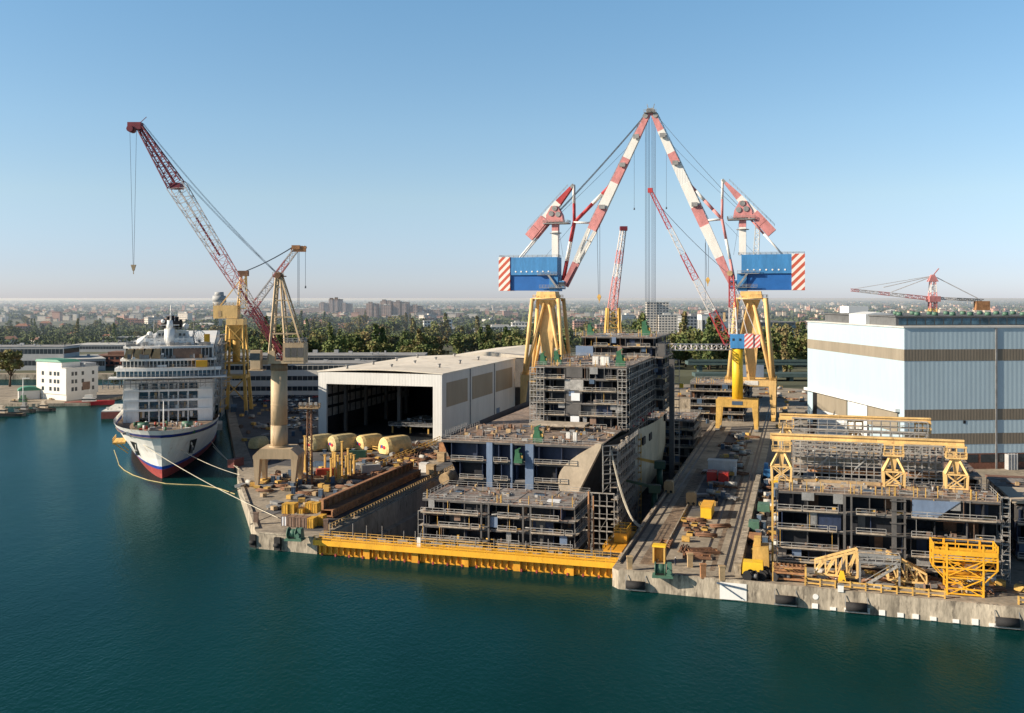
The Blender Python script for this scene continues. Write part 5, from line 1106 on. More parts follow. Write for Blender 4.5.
m = MB(); m.box(0, 0, 3, 27, 34, 3.5); m.rail([(0, 0, 3.5), (27, 0, 3.5)], 1.1, .12, 2); gear(m, 1, 1, 26, 33, 3.5, 60); m.build('deck', 'steel_grey', tt)
m = MB(); [m.box(x, y, 0, x+.6, y+.6, 3) for x in (1, 9, 17, 25) for y in (1, 16, 32)]; m.build('trestle', 'dirty_yellow', tt)
t = thing('shed', 'lower pale roofed shed behind the open white shed', 'shed', L(-66, 276, QZ))
mb = MB(); mb.box(0, 0, 0, 40, 80, 25.5); mb.build('wall', 'bulk_grey', t); mb = MB(); mb.prxz([(-.6, 25.6), (40.6, 25.6), (40.6, 26.3), (20, 28.4), (-.6, 26.3)], -.5, 80.5); mb.build('roof', 'hangar_roof', t)
# long office with ribbon windows behind the column crane
def ribbon(loc, rz, w, d, h, fl, label, wall='office_white', roof='roof_grey', name='office_building'):
    t = thing(name, label, 'building', loc, rz)
    mb = MB(); mb.box(0, 0, 0, w, d, h); mb.build('wall', wall, t)
    for i in range(fl):
        z = h*(i+.42)/fl; mb = MB(); mb.box(.6, -.06, z, w-.6, -.02, z+h/fl*.42); mb.box(w+.02, .6, z, w+.06, d-.6, z+h/fl*.42); mb.box(-.06, .6, z, -.02, d-.6, z+h/fl*.42)
        f = mb.build('window', 'glass_dark', t); mb = MB()
        for k in range(int(w/3)): mb.box(.6+k*3, -.1, z, .75+k*3, -.065, z+h/fl*.42)
        mb.build('mullion', wall, f)
    mb = MB(); mb.box(-.3, -.3, h+.01, w+.3, d+.3, h+.5); rf = mb.build('roof', roof, t)
    mb = MB(); [mb.cb(random.uniform(3, w-3), random.uniform(2, max(2.5, d-2)), h+.51, random.uniform(1, 3.5), random.uniform(1, 2.5), random.uniform(.6, 2.2)) for _ in range(int(w/9))]; mb.build('roof_unit', 'office_grey', rf)
    return t
ribbon(Vector((-200, 566, QZ)), .02, 118, 26, 18, 3, 'long white office block with dark ribbon windows behind the beige column crane')
ribbon(Vector((-205, 610, QZ)), .02, 150, 30, 20, 3, 'long grey hall with a dark flat roof behind the white office block', 'roof_grey', 'roof_grey', 'factory_hall')

# big blue hall on the right
t = thing('assembly_hall', 'huge pale blue assembly hall with tan bands at the right', 'hall', Vector((128.1, 320, QZ)), .08)
W_, D_, H_ = 150, 83, 46.4
mb = MB(); mb.box(0, 0, 5.2, W_, D_, H_); w = mb.build('wall', 'hall_blue', t)
mb = MB(); mb.box(-.03, -.03, 0, W_, D_, 5.18); mb.build('base_wall', 'brick', t)
for z0, z1 in ((35.6, 39.4), (16.1, 19.7), (8.2, 11.8)): mb = MB(); mb.box(-.06 if z0 > 30 else .02, -.06, z0, W_+.02, .1, z1); mb.build('cladding_band', 'hall_tan', t)
mb = MB(); mb.box(-.07, .1, 35.6, .05, D_, 39.4); mb.build('cladding_band', 'hall_tan_lit', t)
mb = MB(); [mb.box(x, -.35, 0, x+.55, -.08, H_) for x in (31, 63, 95)]; mb.build('down_pipe', 'steel_grey', t)
mb = MB(); mb.box(-1.6, 3, 18.6, -.08, D_, 19.6); mb.build('door_rail', 'hall_white', t)
for i in range(4): mb = MB(); mb.box(46+i*9, -.5, 22, 48+i*9, -.08, 23.4); mb.build('vent_grille', 'steel_grey', t)
mb = MB(); mb.box(8, -.3, 0, 13, -.08, 5.1); mb.build('doorway', 'black', t)
mb = MB(); mb.box(-.5, 4, 11.8, -.1, 26, 18.2); mb.box(-.4, 44, 12, -.1, 72, 18.2); mb.build('door_panel', 'hall_tan_lit', t)
mb = MB(); mb.box(-.3, 27, 0, -.08, 43, 18.2); mb.box(-.45, 44, 0, -.12, 72, 11.9); mb.build('door_panel', 'hall_white', t)
mb = MB(); mb.box(-.2, 72.5, 0, -.05, 77, 18.4); mb.box(-.2, 26.1, 0, -.05, 27, 18.4); mb.box(20, -.1, 15, 20.9, -.02, 16); mb.build('doorway', 'black', t)
mb = MB()
for i in range(24): mb.box(2+i*6, -.1, 2.2, 7+i*6, -.04, 4.8)
mb.build('window', 'glass_dark', t)
mb = MB(); mb.box(-.4, -.4, H_+.01, W_+.4, D_+.4, H_+.5); rf = mb.build('roof', 'roof_light', t)
mb = MB(); mb.box(2, 10, H_+.51, W_, 70, H_+3.4); mn = mb.build('roof_monitor', 'hall_roof', t)
mb = MB(); [mb.box(3+i*3.2, 9.9, H_+.8, 5.7+i*3.2, 9.96, H_+2.9) for i in range(40)]; mb.build('window', 'glass_blue', mn)
mb = MB(); mb.box(1.5, 9.5, H_+3.41, W_, 71, H_+3.8); mb.build('monitor_roof', 'hall_roof', t)
for i in range(22):
    m = MB(); x = 5+(i//2)*6.3+(i % 2)*1.2; y = 14+(i % 2)*18; m.tube((x-.8, y, H_+4.3), (x+.8, y-.6, H_+4.3), .75, n=10, mi=0); m.tube((x+.8, y-.6, H_+4.3), (x+1.1, y-.8, H_+4.3), .6, n=10, mi=1); m.build('roof_vent', ['winch_green', 'wall_pale'], mn)
mb = MB(); mb.prxz([(.6, H_+.52), (11, H_+.52), (11, H_+4.0), (6, H_+4.8), (.6, H_+4.0)], 30, 44); mb.build('roof_house', 'hall_white', t)
mb = MB(); mb.box(20, 70.5, H_+.52, 12, 79, H_+6.5); mb.build('roof_house', 'hall_white', t)
mb = MB(); mb.box(34, -2.4, 0, 37.4, -.4, 5); [mb.box(34+i, -2.6, 0, 34.2+i, -2.42, 5.4) for i in range(4)]; mb.build('annex', 'office_grey', t)
t = thing('flat_shed', 'low brown roofed shed in the shade before the blue hall at the right edge', 'shed', L(158, 66, QZ))
mb = MB(); mb.box(0, 0, 0, 60, 22, 7); mb.build('wall', 'bulk_grey', t); mb = MB(); mb.box(-.5, -.5, 7.01, 60.5, 22.5, 7.6); mb.build('roof', 'roof_brown', t)

# ================================================================== TOWN
def house_mb(w, d, h, rh, nx, nz):
    mb = MB(); mb.box(-w/2, -d/2, 0, w/2, d/2, h, 0)
    if rh > 0:
        mb.prism([(-w/2-.4, -d/2-.4), (w/2+.4, -d/2-.4), (w/2+.4, d/2+.4), (-w/2-.4, d/2+.4)], h+.01, h+.15, 1)
        a, b = w/2+.4, d/2+.4; r = [(-a, -b), (a, -b), (a, b), (-a, b)]; P = [(x, y, h+.16) for x, y in r]; T = [(-a*.55, 0, h+rh), (a*.55, 0, h+rh)]
        mb.face([P[0], P[1], T[1], T[0]], 1); mb.face([P[2], P[3], T[0], T[1]], 1); mb.face([P[1], P[2], T[1]], 1); mb.face([P[3], P[0], T[0]], 1)
        mb.cb(w*.2, d*.15, h+rh*.4, .9, .9, rh*.9, 0)
    else: mb.box(-w/2-.2, -d/2-.2, h+.01, w/2+.2, d/2+.2, h+.6, 1); mb.cb(w*.1, 0, h+.6, w*.2, d*.3, 2.2, 0)
    for j in range(nz):
        z = h*(j+.4)/nz
        for i in range(nx):
            x = -w/2+w*(i+.5)/nx; ww = w/nx*.27; mb.box(x-ww, -d/2-.05, z, x+ww, -d/2-.02, z+h/nz*.42, 2)
        for i in range(max(1, int(nx*d/w))):
            n = max(1, int(nx*d/w)); y = -d/2+d*(i+.5)/n; ww = d/n*.27; mb.box(-w/2-.05, y-ww, z, -w/2-.02, y+ww, z+h/nz*.42, 2)
    return mb
types = [('town_house', 12, 10, 6.5, 3, 4, 2, 'wall_cream', 'roof_terracotta', 'small cream house with a red tiled roof in the distant town', 'house', 'cream houses with red tiled roofs in the town'),
         ('town_house', 16, 11, 9, 3.2, 5, 3, 'wall_pink', 'roof_terracotta', 'pink house with a red tiled roof in the distant town', 'house', 'pink houses with red tiled roofs in the town'),
         ('town_house', 15, 10, 7, 3, 5, 2, 'wall_pale', 'roof_brown', 'pale house with a brown roof in the distant town', 'house', 'pale houses with brown roofs in the town'),
         ('apartment_block', 26, 13, 17, 0, 9, 5, 'wall_pale', 'roof_grey', 'pale flat roofed apartment block in the distant town', 'building', 'pale flat roofed apartment blocks in the town'),
         ('apartment_block', 22, 14, 20, 0, 7, 6, 'wall_pink', 'roof_grey', 'pinkish flat roofed apartment block in the distant town', 'building', 'pinkish flat roofed apartment blocks in the town'),
         ('warehouse', 46, 24, 8, 2.4, 9, 1, 'office_grey', 'roof_light', 'wide grey warehouse with a light roof between shipyard and town', 'warehouse', 'wide grey warehouses with light roofs'),
         ('warehouse', 38, 20, 7, 2.2, 8, 1, 'wall_brick', 'roof_brown', 'brick warehouse with a brown roof at the edge of the town', 'warehouse', 'brick warehouses with brown roofs'),
         ('apartment_block', 34, 14, 12, 0, 11, 4, 'office_white', 'roof_light', 'long white flat roofed block in the distant town', 'building', 'long white flat roofed blocks in the town')]
protos = [None]*len(types)
def place_house(k, p, rz, s):
    n, w, d, h, rh, nx, nz, wm, rm, lb, ct, gr = types[k]
    if protos[k] is None: o = protos[k] = house_mb(w, d, h, rh, nx, nz).build(n, [wm, rm, 'glass_dark']); tag(o, lb, ct, gr)
    else: o = protos[k].copy(); COL.objects.link(o)
    o.location = p; o.rotation_euler = (0, 0, rz); o.scale = s
rnd = random.Random(5)
def zoneok(px, py):
    if 285 < px < 545 and py > 333: return False
    if 555 < px < 735 and py > 326: return False
    if py > 342 and px > 110: return False
    if py > 352: return False
    return True
cnt = 0
while cnt < 275:
    px = rnd.uniform(-60, 1090); py = 305+42*rnd.random()**1.5
    if not zoneok(px, py): continue
    p = ground(px, py, QZ); Y = p.y
    k = rnd.choices(range(8), (4, 3, 3, 2.2, 1.2, 2.2 if py > 318 else .6, 1.6 if py > 318 else .5, 1.6 if px > 400 else .5))[0]
    s = rnd.uniform(.8, 1.3); place_house(k, p, rnd.choice((.1, .25, -.4, 1.4, .8))+rnd.uniform(-.1, .1), (s, s, s*rnd.uniform(.85, 1.2))); cnt += 1
# the farther town and woods: nobody could count them
mb = MB()
for i in range(2200):
    Y = 2300*math.exp(rnd.random()*1.7); X = rnd.uniform(-.62, .62)*Y; s = rnd.uniform(.7, 1.6); w, d, h = 13*s, 11*s, rnd.choice((7, 8, 9, 12, 18))*rnd.uniform(.7, 1.2); m = rnd.choice((0, 0, 1, 2)); mb.cb(X, Y, QZ, w, d, h, m); mb.cb(X, Y, QZ+h+.05, w*1.04, d*1.04, 1.3, 3 if m != 2 else 4)
tag(mb.build('distant_town', ['wall_cream', 'wall_pink', 'wall_pale', 'roof_terracotta', 'roof_light']), 'far off rows of small houses fading towards the horizon', 'town', kind='stuff')
def clump(mb, c, rx, rz, n, size, rn, mi=0):
    for _ in range(n):
        while True:
            x, y, z = rn.uniform(-1, 1), rn.uniform(-1, 1), rn.uniform(-1, 1); r = math.sqrt(x*x+y*y+z*z)
            if .35 < r < 1: break
        k = (.72+.28*rn.random())/r*max(r, .75); P = Vector((c[0]+x*k*rx, c[1]+y*k*rx, c[2]+z*k*rz))
        a = Vector((rn.gauss(0, 1), rn.gauss(0, 1), rn.gauss(0, 1)+.4)).normalized(); b = a.orthogonal().normalized(); c2 = a.cross(b); s = size*rn.uniform(.6, 1.4)
        th = rn.uniform(0, 6.28); b, c2 = b*math.cos(th)+c2*math.sin(th), c2*math.cos(th)-b*math.sin(th)
        mb.face([P+b*s, P+c2*s*.8, P-b*s, P-c2*s*.8], mi)
mb = MB()
for i in range(15000):
    Y = 1080*math.exp(rnd.random()**.9*2.7); X = rnd.uniform(-.62, .62)*Y; k = 1+Y/4500
    if math.sin(X*.004+Y*.0011)+math.sin(X*.0013-Y*.003) < -.9: continue
    clump(mb, (X, Y, QZ+5.5), 7*k*rnd.uniform(.7, 1.7), 6.5*rnd.uniform(.7, 1.3), 10 if Y > 1900 else 34, 3.2*k if Y > 1900 else 1.7, rnd)
tag(mb.build('distant_wood', 'leaves_dark'), 'far hazy woods and hedges between the houses of the plain', 'wood', kind='stuff')
# near trees, each its own crown and trunk
tprot = []
def make_tree(kind, rn):
    t = thing('tree', 'x', 'tree', (0, 0, 0), 0)
    tr = MB(); cr = MB()
    if kind == 'round':
        H = rn.uniform(13, 17); tr.tube((0, 0, 0), (0, 0, H*.45), .45, .28, 8)
        for _ in range(6):
            a = rn.uniform(0, 6.28); e = Vector((math.cos(a)*H*.22, math.sin(a)*H*.22, H*rn.uniform(.5, .8))); tr.tube((0, 0, H*rn.uniform(.25, .42)), e, .2, .07, 5)
        for _ in range(rn.randint(10, 14)):
            a = rn.uniform(0, 6.28); r = rn.uniform(0, H*.28); z = H*rn.uniform(.22, .84); clump(cr, (math.cos(a)*r, math.sin(a)*r, z), H*rn.uniform(.13, .22), H*rn.uniform(.1, .17), 75, .62, rn)
    else:
        H = rn.uniform(17, 21); tr.tube((0, 0, 0), (0, 0, H*.8), .4, .1, 7)
        for i in range(9): z = H*(.14+.1*i); r = H*.14*(1-abs(i-3.5)/7); clump(cr, (rn.uniform(-.6, .6), rn.uniform(-.6, .6), z), max(1, r), H*.09, 75, .6, rn)
    tr.build('trunk', 'bark', t); cr.build('crown', 'leaves', t); return t
for i in range(7): tprot.append((make_tree('round', rnd), 0))
for i in range(3): tprot.append((make_tree('tall', rnd), 1))
TL = {0: ('broad round tree with green to autumn brown foliage behind the shipyard', 'broad round trees of the tree belt'), 1: ('slender upright dark tree in the tree belt', 'slender upright trees of the tree belt')}
used = set()
def place_tree(p, s, kind=None):
    c = [q for q in tprot if kind is None or q[1] == kind]; t, k = rnd.choice(c if kind is not None else c[:7]*2+c[7:]); rz = rnd.uniform(0, 6.28); sc = (s*rnd.uniform(.9, 1.2), s*rnd.uniform(.9, 1.2), s)
    if t.name not in used: used.add(t.name); t.location = p; t.rotation_euler = (0, 0, rz); t.scale = sc; tag(t, TL[k][0], 'tree', TL[k][1])
    else: dup(t, p, rz, s=sc)
zones = [(262, 560, 356, 372, 82, 1.65), (270, 560, 340, 354, 56, 1.6), (290, 440, 327, 338, 30, 1.6), (555, 648, 340, 352, 20, 1.75), (622, 738, 354, 370, 40, 1.8), (752, 812, 354, 368, 20, 1.8), (205, 270, 335, 360, 20, 1.6),
         (0, 215, 324, 346, 30, 1.3)]
for x0, x1, y0, y1, n, s in zones:
    for _ in range(n): place_tree(ground(rnd.uniform(x0, x1), rnd.uniform(y0, y1), QZ), s*rnd.uniform(.8, 1.2))
for px, py in ((697, 372), (700, 368), (785, 374), (790, 372), (420, 366), (505, 362), (340, 358)): place_tree(ground(px, py, QZ), 1.5, 1)
# the big tree beside the white office on the left
p = Vector((-331, 646, 1.6)); t = thing('tree', 'large round crowned tree standing alone left of the white office with the green roof', 'tree', p, 0)
mb = MB(); mb.tube((0, 0, 0), (.4, 0, 8), .8, .55, 10); [mb.tube((.3, 0, 6+i*.4), (math.cos(i*1.3)*6, math.sin(i*1.3)*5, 14+i*.7), .38, .12, 6) for i in range(6)]; mb.build('trunk', 'bark', t)
mb = MB(); [clump(mb, (rnd.uniform(-7, 7), rnd.uniform(-6, 6), rnd.uniform(12, 22)), rnd.uniform(2.6, 4.4), rnd.uniform(2.2, 3.4), 260, .62, rnd) for _ in range(22)]; mb.build('crown', 'leaves', t)
t2 = thing('tree', 'low dark bushy tree between the white office and the water', 'tree', Vector((-255, 640, 1.6)), 0)
mb = MB(); mb.tube((0, 0, 0), (0, 0, 5), .4, .3, 8); mb.build('trunk', 'bark', t2); mb = MB(); [clump(mb, (rnd.uniform(-5, 5), rnd.uniform(-3, 3), rnd.uniform(4, 9)), 3, 2.4, 160, .6, rnd) for _ in range(9)]; mb.build('crown', 'leaves_dark', t2)

# landmark buildings
def block(name, label, loc, rz, parts, wall, roof, win=True, cat='building'):
    t = thing(name, label, cat, loc, rz)
    for x, y, w, d, h, fl in parts:
        wb = mb = MB(); mb.box(x, y, 0, x+w, y+d, h)
        rb = MB(); rb.box(x-.3, y-.3, h+.01, x+w+.3, y+d+.3, h+.7)
        if w > 20: rb.box(x+w*.2, y+d*.2, h+.71, x+w*.5, y+d*.7, h+3.2); rb.box(x+w*.62, y+d*.3, h+.71, x+w*.8, y+d*.6, h+2.2)
        rb.build('roof', roof, t)
        if win:
            nx = max(2, int(w/4.2))
            for j in range(fl):
                z = h*(j+.35)/fl
                for i in range(nx): xx = x+w*(i+.5)/nx; mb.box(xx-w/nx*.3, y-.09, z, xx+w/nx*.3, y-.03, z+h/fl*.5, 1)
                ny = max(2, int(d/4.2))
                for i in range(ny): yy = y+d*(i+.5)/ny; mb.box(x-.09, yy-d/ny*.28, z, x-.03, yy+d/ny*.28, z+h/fl*.5, 1)
        wb.build('wall', [wall, 'glass_dark'], t)
    return t
block('apartment_complex', 'terraced brown apartment complex, right of two on the skyline', ground(345, 322, QZ)+Vector((0, 200, 0)), 0, [(26, -6, 10, 8, 46, 13), (38, -5, 8, 8, 36, 10), (60, 2, 9, 8, 52, 15), (74, 0, 9, 8, 50, 14), (96, -4, 10, 8, 50, 14), (112, -4, 10, 8, 42, 12), (140, -2, 10, 8, 40, 11), (152, 0, 8, 8, 31, 9), (20, 0, 30, 30, 42, 12), (-10, 0, 28, 30, 30, 9), (55, 5, 30, 30, 48, 14), (60, -8, 24, 12, 38, 11), (88, 0, 40, 30, 46, 13), (128, 4, 34, 30, 36, 11), (162, 10, 46, 26, 26, 8), (208, 14, 60, 26, 18, 6), (268, 14, 40, 26, 12, 4)], 'apartment', 'roof_light')
block('apartment_complex', 'terraced apartment complex left of the brown one on the skyline', ground(312, 318, QZ)+Vector((-70, 300, 0)), 0, [(36, -4, 10, 8, 44, 13), (64, -3, 10, 8, 56, 16), (80, -3, 9, 8, 58, 17), (104, 0, 10, 8, 42, 12), (0, 0, 30, 30, 26, 8), (30, 0, 30, 30, 40, 12), (60, 4, 40, 30, 52, 15), (100, 8, 30, 28, 38, 11), (-90, 8, 90, 24, 22, 6)], 'apartment', 'roof_light')
block('office_tower', 'white slab building directly under the crane ropes in the town', ground(648, 338, QZ)+Vector((-2, 0, 0)), 0, [(0, 0, 14, 16, 50, 14), (14, 4, 18, 14, 50, 14), (16, -6, 34, 10, 32, 9), (50, -4, 26, 14, 26, 7)], 'wall_pale', 'roof_light')
block('office_building', 'blue grey glass office block right of the white slab building', ground(683, 345, QZ), .1, [(0, 0, 56, 24, 34, 9), (40, 26, 40, 20, 40, 10)], 'office_grey', 'roof_grey')
block('factory_building', 'white building with a round tower between tree belt and crane', ground(709, 352, QZ)+Vector((0, 40, 0)), .1, [(0, 0, 14, 16, 38, 1), (14, 2, 20, 16, 30, 1), (34, 0, 10, 14, 22, 4)], 'white_paint', 'roof_light')
block('office_building', 'dark glazed office block behind the small yellow crane', ground(722, 352, QZ)+Vector((0, 60, 0)), .1, [(0, 0, 100, 26, 29, 6)], 'glass_blue', 'roof_grey')
block('apartment_block', 'row of white gabled apartment blocks left of the blue hall', ground(782, 345, QZ), -.1, [(0, 0, 16, 20, 26, 7), (20, 0, 14, 20, 24, 7), (38, 0, 26, 20, 21, 6), (68, 4, 40, 20, 18, 5)], 'wall_pale', 'roof_terracotta')
block('factory_building', 'long red brick hall in the distance above the cruise ship', ground(115, 326, QZ), .05, [(0, 0, 82, 20, 12, 3)], 'wall_brick', 'roof_terracotta')
block('factory_building', 'long white factory building beyond the tree belt', ground(480, 335, QZ), .1, [(0, 0, 90, 30, 12, 3), (50, 8, 24, 20, 18, 4), (-64, 10, 60, 20, 9, 2)], 'office_white', 'roof_light')
block('factory_building', 'white building standing beyond the tree belt, left of the left giant crane', ground(522, 332, QZ), 0, [(0, 0, 40, 20, 13, 3)], 'white_paint', 'roof_light')
block('apartment_block', 'white stepped building on the right of the apartment skyline', ground(424, 336, QZ), .2, [(0, 0, 14, 14, 22, 5), (14, 0, 16, 14, 16, 4), (30, 0, 12, 12, 24, 5)], 'white_paint', 'roof_light')
block('town_house', 'small white tower house standing in the tree belt', ground(382, 352, QZ)+Vector((0, -60, 0)), .1, [(0, 0, 8, 8, 21, 4)], 'white_paint', 'roof_terracotta', cat='house')
block('apartment_block', 'pink and cream apartment blocks right of the left giant crane', ground(574, 336, QZ), .1, [(0, 0, 22, 14, 22, 6), (30, -20, 34, 14, 17, 4), (44, 10, 26, 14, 26, 7)], 'wall_pink', 'roof_grey')
ribbon(at(-20, 380, 760)*1, .03, 64, 30, 18, 2, 'long grey warehouse with blue windows behind the lone tree, far left', 'office_grey', 'roof_grey', 'warehouse').location.z = QZ
ribbon(ground(63, 372, QZ), .5, 30, 60, 9, 1, 'grey gabled shed right of the long grey warehouse', 'office_grey', 'roof_light', 'warehouse')
ribbon(ground(70, 352, QZ), .05, 60, 50, 7, 1, 'wide low warehouse with a pale roof left of the cruise ship mast', 'office_grey', 'roof_light', 'warehouse')
ribbon(ground(100, 345, QZ), .05, 70, 20, 9, 2, 'slim grey office block left of the ship top', 'office_grey', 'roof_light')
block('warehouse', 'brown brick warehouse behind the left wing of the cruise ship', ground(92, 366, QZ), .05, [(0, 0, 50, 40, 8, 2)], 'wall_brick', 'roof_brown')
# white office with the green roof
t = thing('office_building', 'white office with a green roof on the far quay, left of the cruise ship', 'building', Vector((-253, 556, 1.6)), 1.047)
mb = MB(); mb.box(0, 0, 3.4, 21, 27, 18.4); mb.box(.6, .6, 0, 20.4, 26.4, 3.4); mb.box(0, 4, 18.4, 12, 27, 21.6); mb.build('wall', 'office_white', t)
mb = MB(); mb.hexa([(-.5, 3.4, 21.7), (12.5, 3.4, 21.7), (12.5, 27.6, 21.7), (-.5, 27.6, 21.7), (0, 8, 23), (12, 8, 23), (12, 27, 23), (0, 27, 23)]); mb.build('roof', 'roof_green', t)
mb = MB(); mb.box(12.3, -.5, 18.6, 21.6, 27.5, 18.9); mb.box(-.5, -.5, 18.45, 21.6, 3.8, 18.75); mb.build('terrace', 'office_white', t)
for z in (5.2, 9.6, 14):
    for x in (3.4, 5.6, 10, 16.8): m = MB(); m.box(x, -.1, z, x+1.5, -.03, z+2.2); m.build('window', 'glass_dark', t)
    for y in (6, 9, 13, 20): m = MB(); m.box(-.1, y, z, -.03, y+2, z+2.2); m.build('window', 'glass_dark', t)
m = MB(); m.box(10.5, -.16, 5.4, 15.5, -.04, 10); m.build('door', 'box_brown', t)
m = MB(); m.box(12.6, .4, 18.92, 20, 12, 20.8); m.rail([(.2, .2, 18.8), (21, .2, 18.8)], 1.1, .1, 2); m.build('terrace_house', 'office_grey', t)
t = thing('boat_house', 'small round roofed hut with a pale green roof beside the white office', 'hut', Vector((-283, 562, 1.6)), .5)
mb = MB(); mb.box(0, 0, 0, 11, 9, 5); mb.build('wall', 'office_white', t); mb = MB(); mb.prxz([(-.4+11.8*(.5-.5*math.cos(math.pi*i/8)), 5.05+2.2*math.sin(math.pi*i/8)) for i in range(9)][::-1], -.3, 9.3); mb.build('roof', 'roof_green', t)
def boat(loc, rz, l, w, h, hull, cab, label):
    t = thing('boat', label, 'boat', loc, rz); mb = MB(); n = 8
    S = [(l*i/n, w/2*(1-(max(0, i/n-.55)/.45)**2) if i else w*.42) for i in range(n+1)]
    for sg in (-1, 1):
        for (a, b), (c, d) in zip(S, S[1:]): q = [(a, sg*b*.8, -.6), (c, sg*d*.8, -.6), (c+(.5 if c == l else 0), sg*d, h*(1+.4*c/l)), (a, sg*b, h*(1+.4*a/l))]; mb.face(q if sg < 0 else q[::-1], 0, True)
    mb.face([(0, -w*.34, -.6), (0, w*.34, -.6), (0, w*.42, h), (0, -w*.42, h)][::-1], 0); mb.build('hull', hull, t)
    mb = MB(); mb.face([(a, -b, h*(.8+.3*a/l)) for a, b in S]+[(a, b, h*(.8+.3*a/l)) for a, b in S[::-1]], 0); mb.build('deck', 'box_tan', t)
    mb = MB(); mb.box(l*.35, -w*.28, h*.9, l*.62, w*.28, h*.9+2.4); mb.box(l*.4, -w*.22, h*.9+2.42, l*.55, w*.22, h*.9+4); mb.tube((l*.5, 0, h+3), (l*.5, 0, h+7.5), .1, n=5); c = mb.build('cabin', cab, t)
    m = MB(); m.box(l*.345, -w*.29, h*.9+1.2, l*.625, w*.29, h*.9+1.9); m.build('window', 'glass_dark', c)
boat(Vector((-250, 549, 0)), .12, 26, 6, 1.8, 'boat_red', 'container_white', 'low red hulled boat moored before the white office')
boat(ground(54, 411, 0), 3.0, 12, 4.4, 1.5, 'boat_dark', 'wall_cream', 'dark tugboat, rightmost of the boats moored at the far left quay')
boat(ground(34, 412.5, 0), 2.95, 11.5, 4.2, 1.4, 'boat_dark', 'roof_grey', 'dark workboat in the middle of the boats at the far left quay')
boat(ground(24, 416, 0), 3.12, 26, 5.5, 1.5, 'boat_dark', 'wall_cream', 'long dark barge like boat at the left edge of the photo')
boat(ground(38, 404, 0)+Vector((0, -4, 0)), 3.05, 14, 4.6, 1.5, 'boat_dark', 'gear_green', 'dark boat with a green deckhouse behind the long barge')
boat(Vector((-372, 660, 0)), .1, 24, 7, 2.2, 'white_paint', 'white_paint', 'white boat in the back canal left of the lone tree')
t = thing('lamp_post', 'tall white lamp post on the far left quay beside the boats', 'lamp post', ground(23, 404, 1.6), 0)
mb = MB(); mb.tube((0, 0, 0), (0, 0, 14), .28, .18, 8); mb.build('pole', 'white_paint', t); mb = MB(); mb.box(-.3, -.3, 14, 3.6, .3, 14.4); mb.build('lamp_head', 'white_paint', t)
# water tower, viaduct
t = thing('water_tower', 'grey mushroom shaped water tower far behind the yellow crane', 'water tower', Vector((-478, 1600, QZ)), 0)
mb = MB(); mb.tube((0, 0, 0), (0, 0, 42), 5, 4, 14); mb.build('shaft', 'office_grey', t); mb = MB(); mb.tube((0, 0, 42), (0, 0, 50), 4, 11, 18); mb.tube((0, 0, 50), (0, 0, 60), 11, 10.5, 18); mb.tube((0, 0, 60), (0, 0, 66), 7.5, 7, 18); mb.build('tank', 'office_grey', t)
t = thing('viaduct', 'blue green road viaduct passing behind the right giant crane', 'viaduct', Vector((124, 690, QZ)), -.02)
mb = MB(); mb.box(0, 0, 9, 420, 14, 11.4); mb.box(0, -.4, 11.4, 420, 0, 13); mb.box(0, -30, 3, 420, -16, 5.4); mb.build('deck', 'viaduct', t)
for i in range(15): m = MB(); m.box(8+i*28, 2, 0, 10.4+i*28, 12, 9); m.box(8+i*28, -28, 0, 10.4+i*28, -18, 3); m.build('pier', 'viaduct', t)

# ================================================================== THINGS ON THE QUAYS
# tarpaulin covered lifeboat shapes
def tarp(loc, rz, s, mat, label, mark=True):
    t = thing('covered_boat', label, 'covered boat', loc, rz); mb = MB(); LX = 5.6*s; P = []
    for a, k in ((-1, .5), (-.93, .78), (-.72, .96), (-.3, 1), (.2, 1), (.62, .94), (.9, .74), (1, .5)):
        P.append([(LX*a, 3.7*s*k*y, .4+5.7*s*(.66+.34*k)*z) for y, z in ((-.78, 0), (-.98, .14), (-1, .34), (-.93, .55), (-.74, .78), (-.42, .95), (0, 1), (.42, .95), (.74, .78), (.93, .55), (1, .34), (.98, .14), (.78, 0))])
    for A, B in zip(P, P[1:]):
        for i in range(12): mb.face([A[i], A[i+1], B[i+1], B[i]][::-1], 0, True)
    mb.face(P[0][::-1]); mb.face(P[-1]); body = mb.build('tarpaulin', mat, t)
    if mark:
        m = MB(); m.tube((-LX*1.0-.1, -.9*s, 2.6*s), (-LX*1.0-.2, -.9*s, 2.6*s), .6*s, n=10, mi=0); m.box(-LX-.2, 0, 2.4*s, -LX-.06, .5*s, 3.4*s, 1); m.box(-LX-.2, .7*s, 2.2*s, -LX-.06, 1.1*s, 3.2*s, 0); m.build('emblem', ['mark_red', 'mark_blue'], t)
    m = MB(); m.box(-LX*.7, -2.6*s, 0, -LX*.6, 2.6*s, .6); m.box(LX*.6, -2.6*s, 0, LX*.7, 2.6*s, .6); m.build('cradle', 'rust', t)
for px, py, s, mat, lb in ((318, 452, 1.0, 'tarp_shaded', 'leftmost of the four domed yellow tarpaulin covers before the shed'), (341, 452, 1.02, 'tarp_shaded', 'second domed yellow tarpaulin cover from the left before the shed, in shade'),
                     (368, 451, .95, 'tarp_yellow', 'third domed yellow tarpaulin cover from the left, partly behind the green unit'), (394, 455, 1.08, 'tarp_yellow', 'brightest and rightmost of the four domed yellow tarpaulin covers')):
    p = ground(px, py); tarp(p+Vector((0, 4.5, 0)), .8, s*.98, mat, lb)
tarp(ground(256, 450)+Vector((0, 4, 0)), 1.2, .72, 'tarp_shaded', 'tan tarpaulin cover in the shade left of the beige column', False)
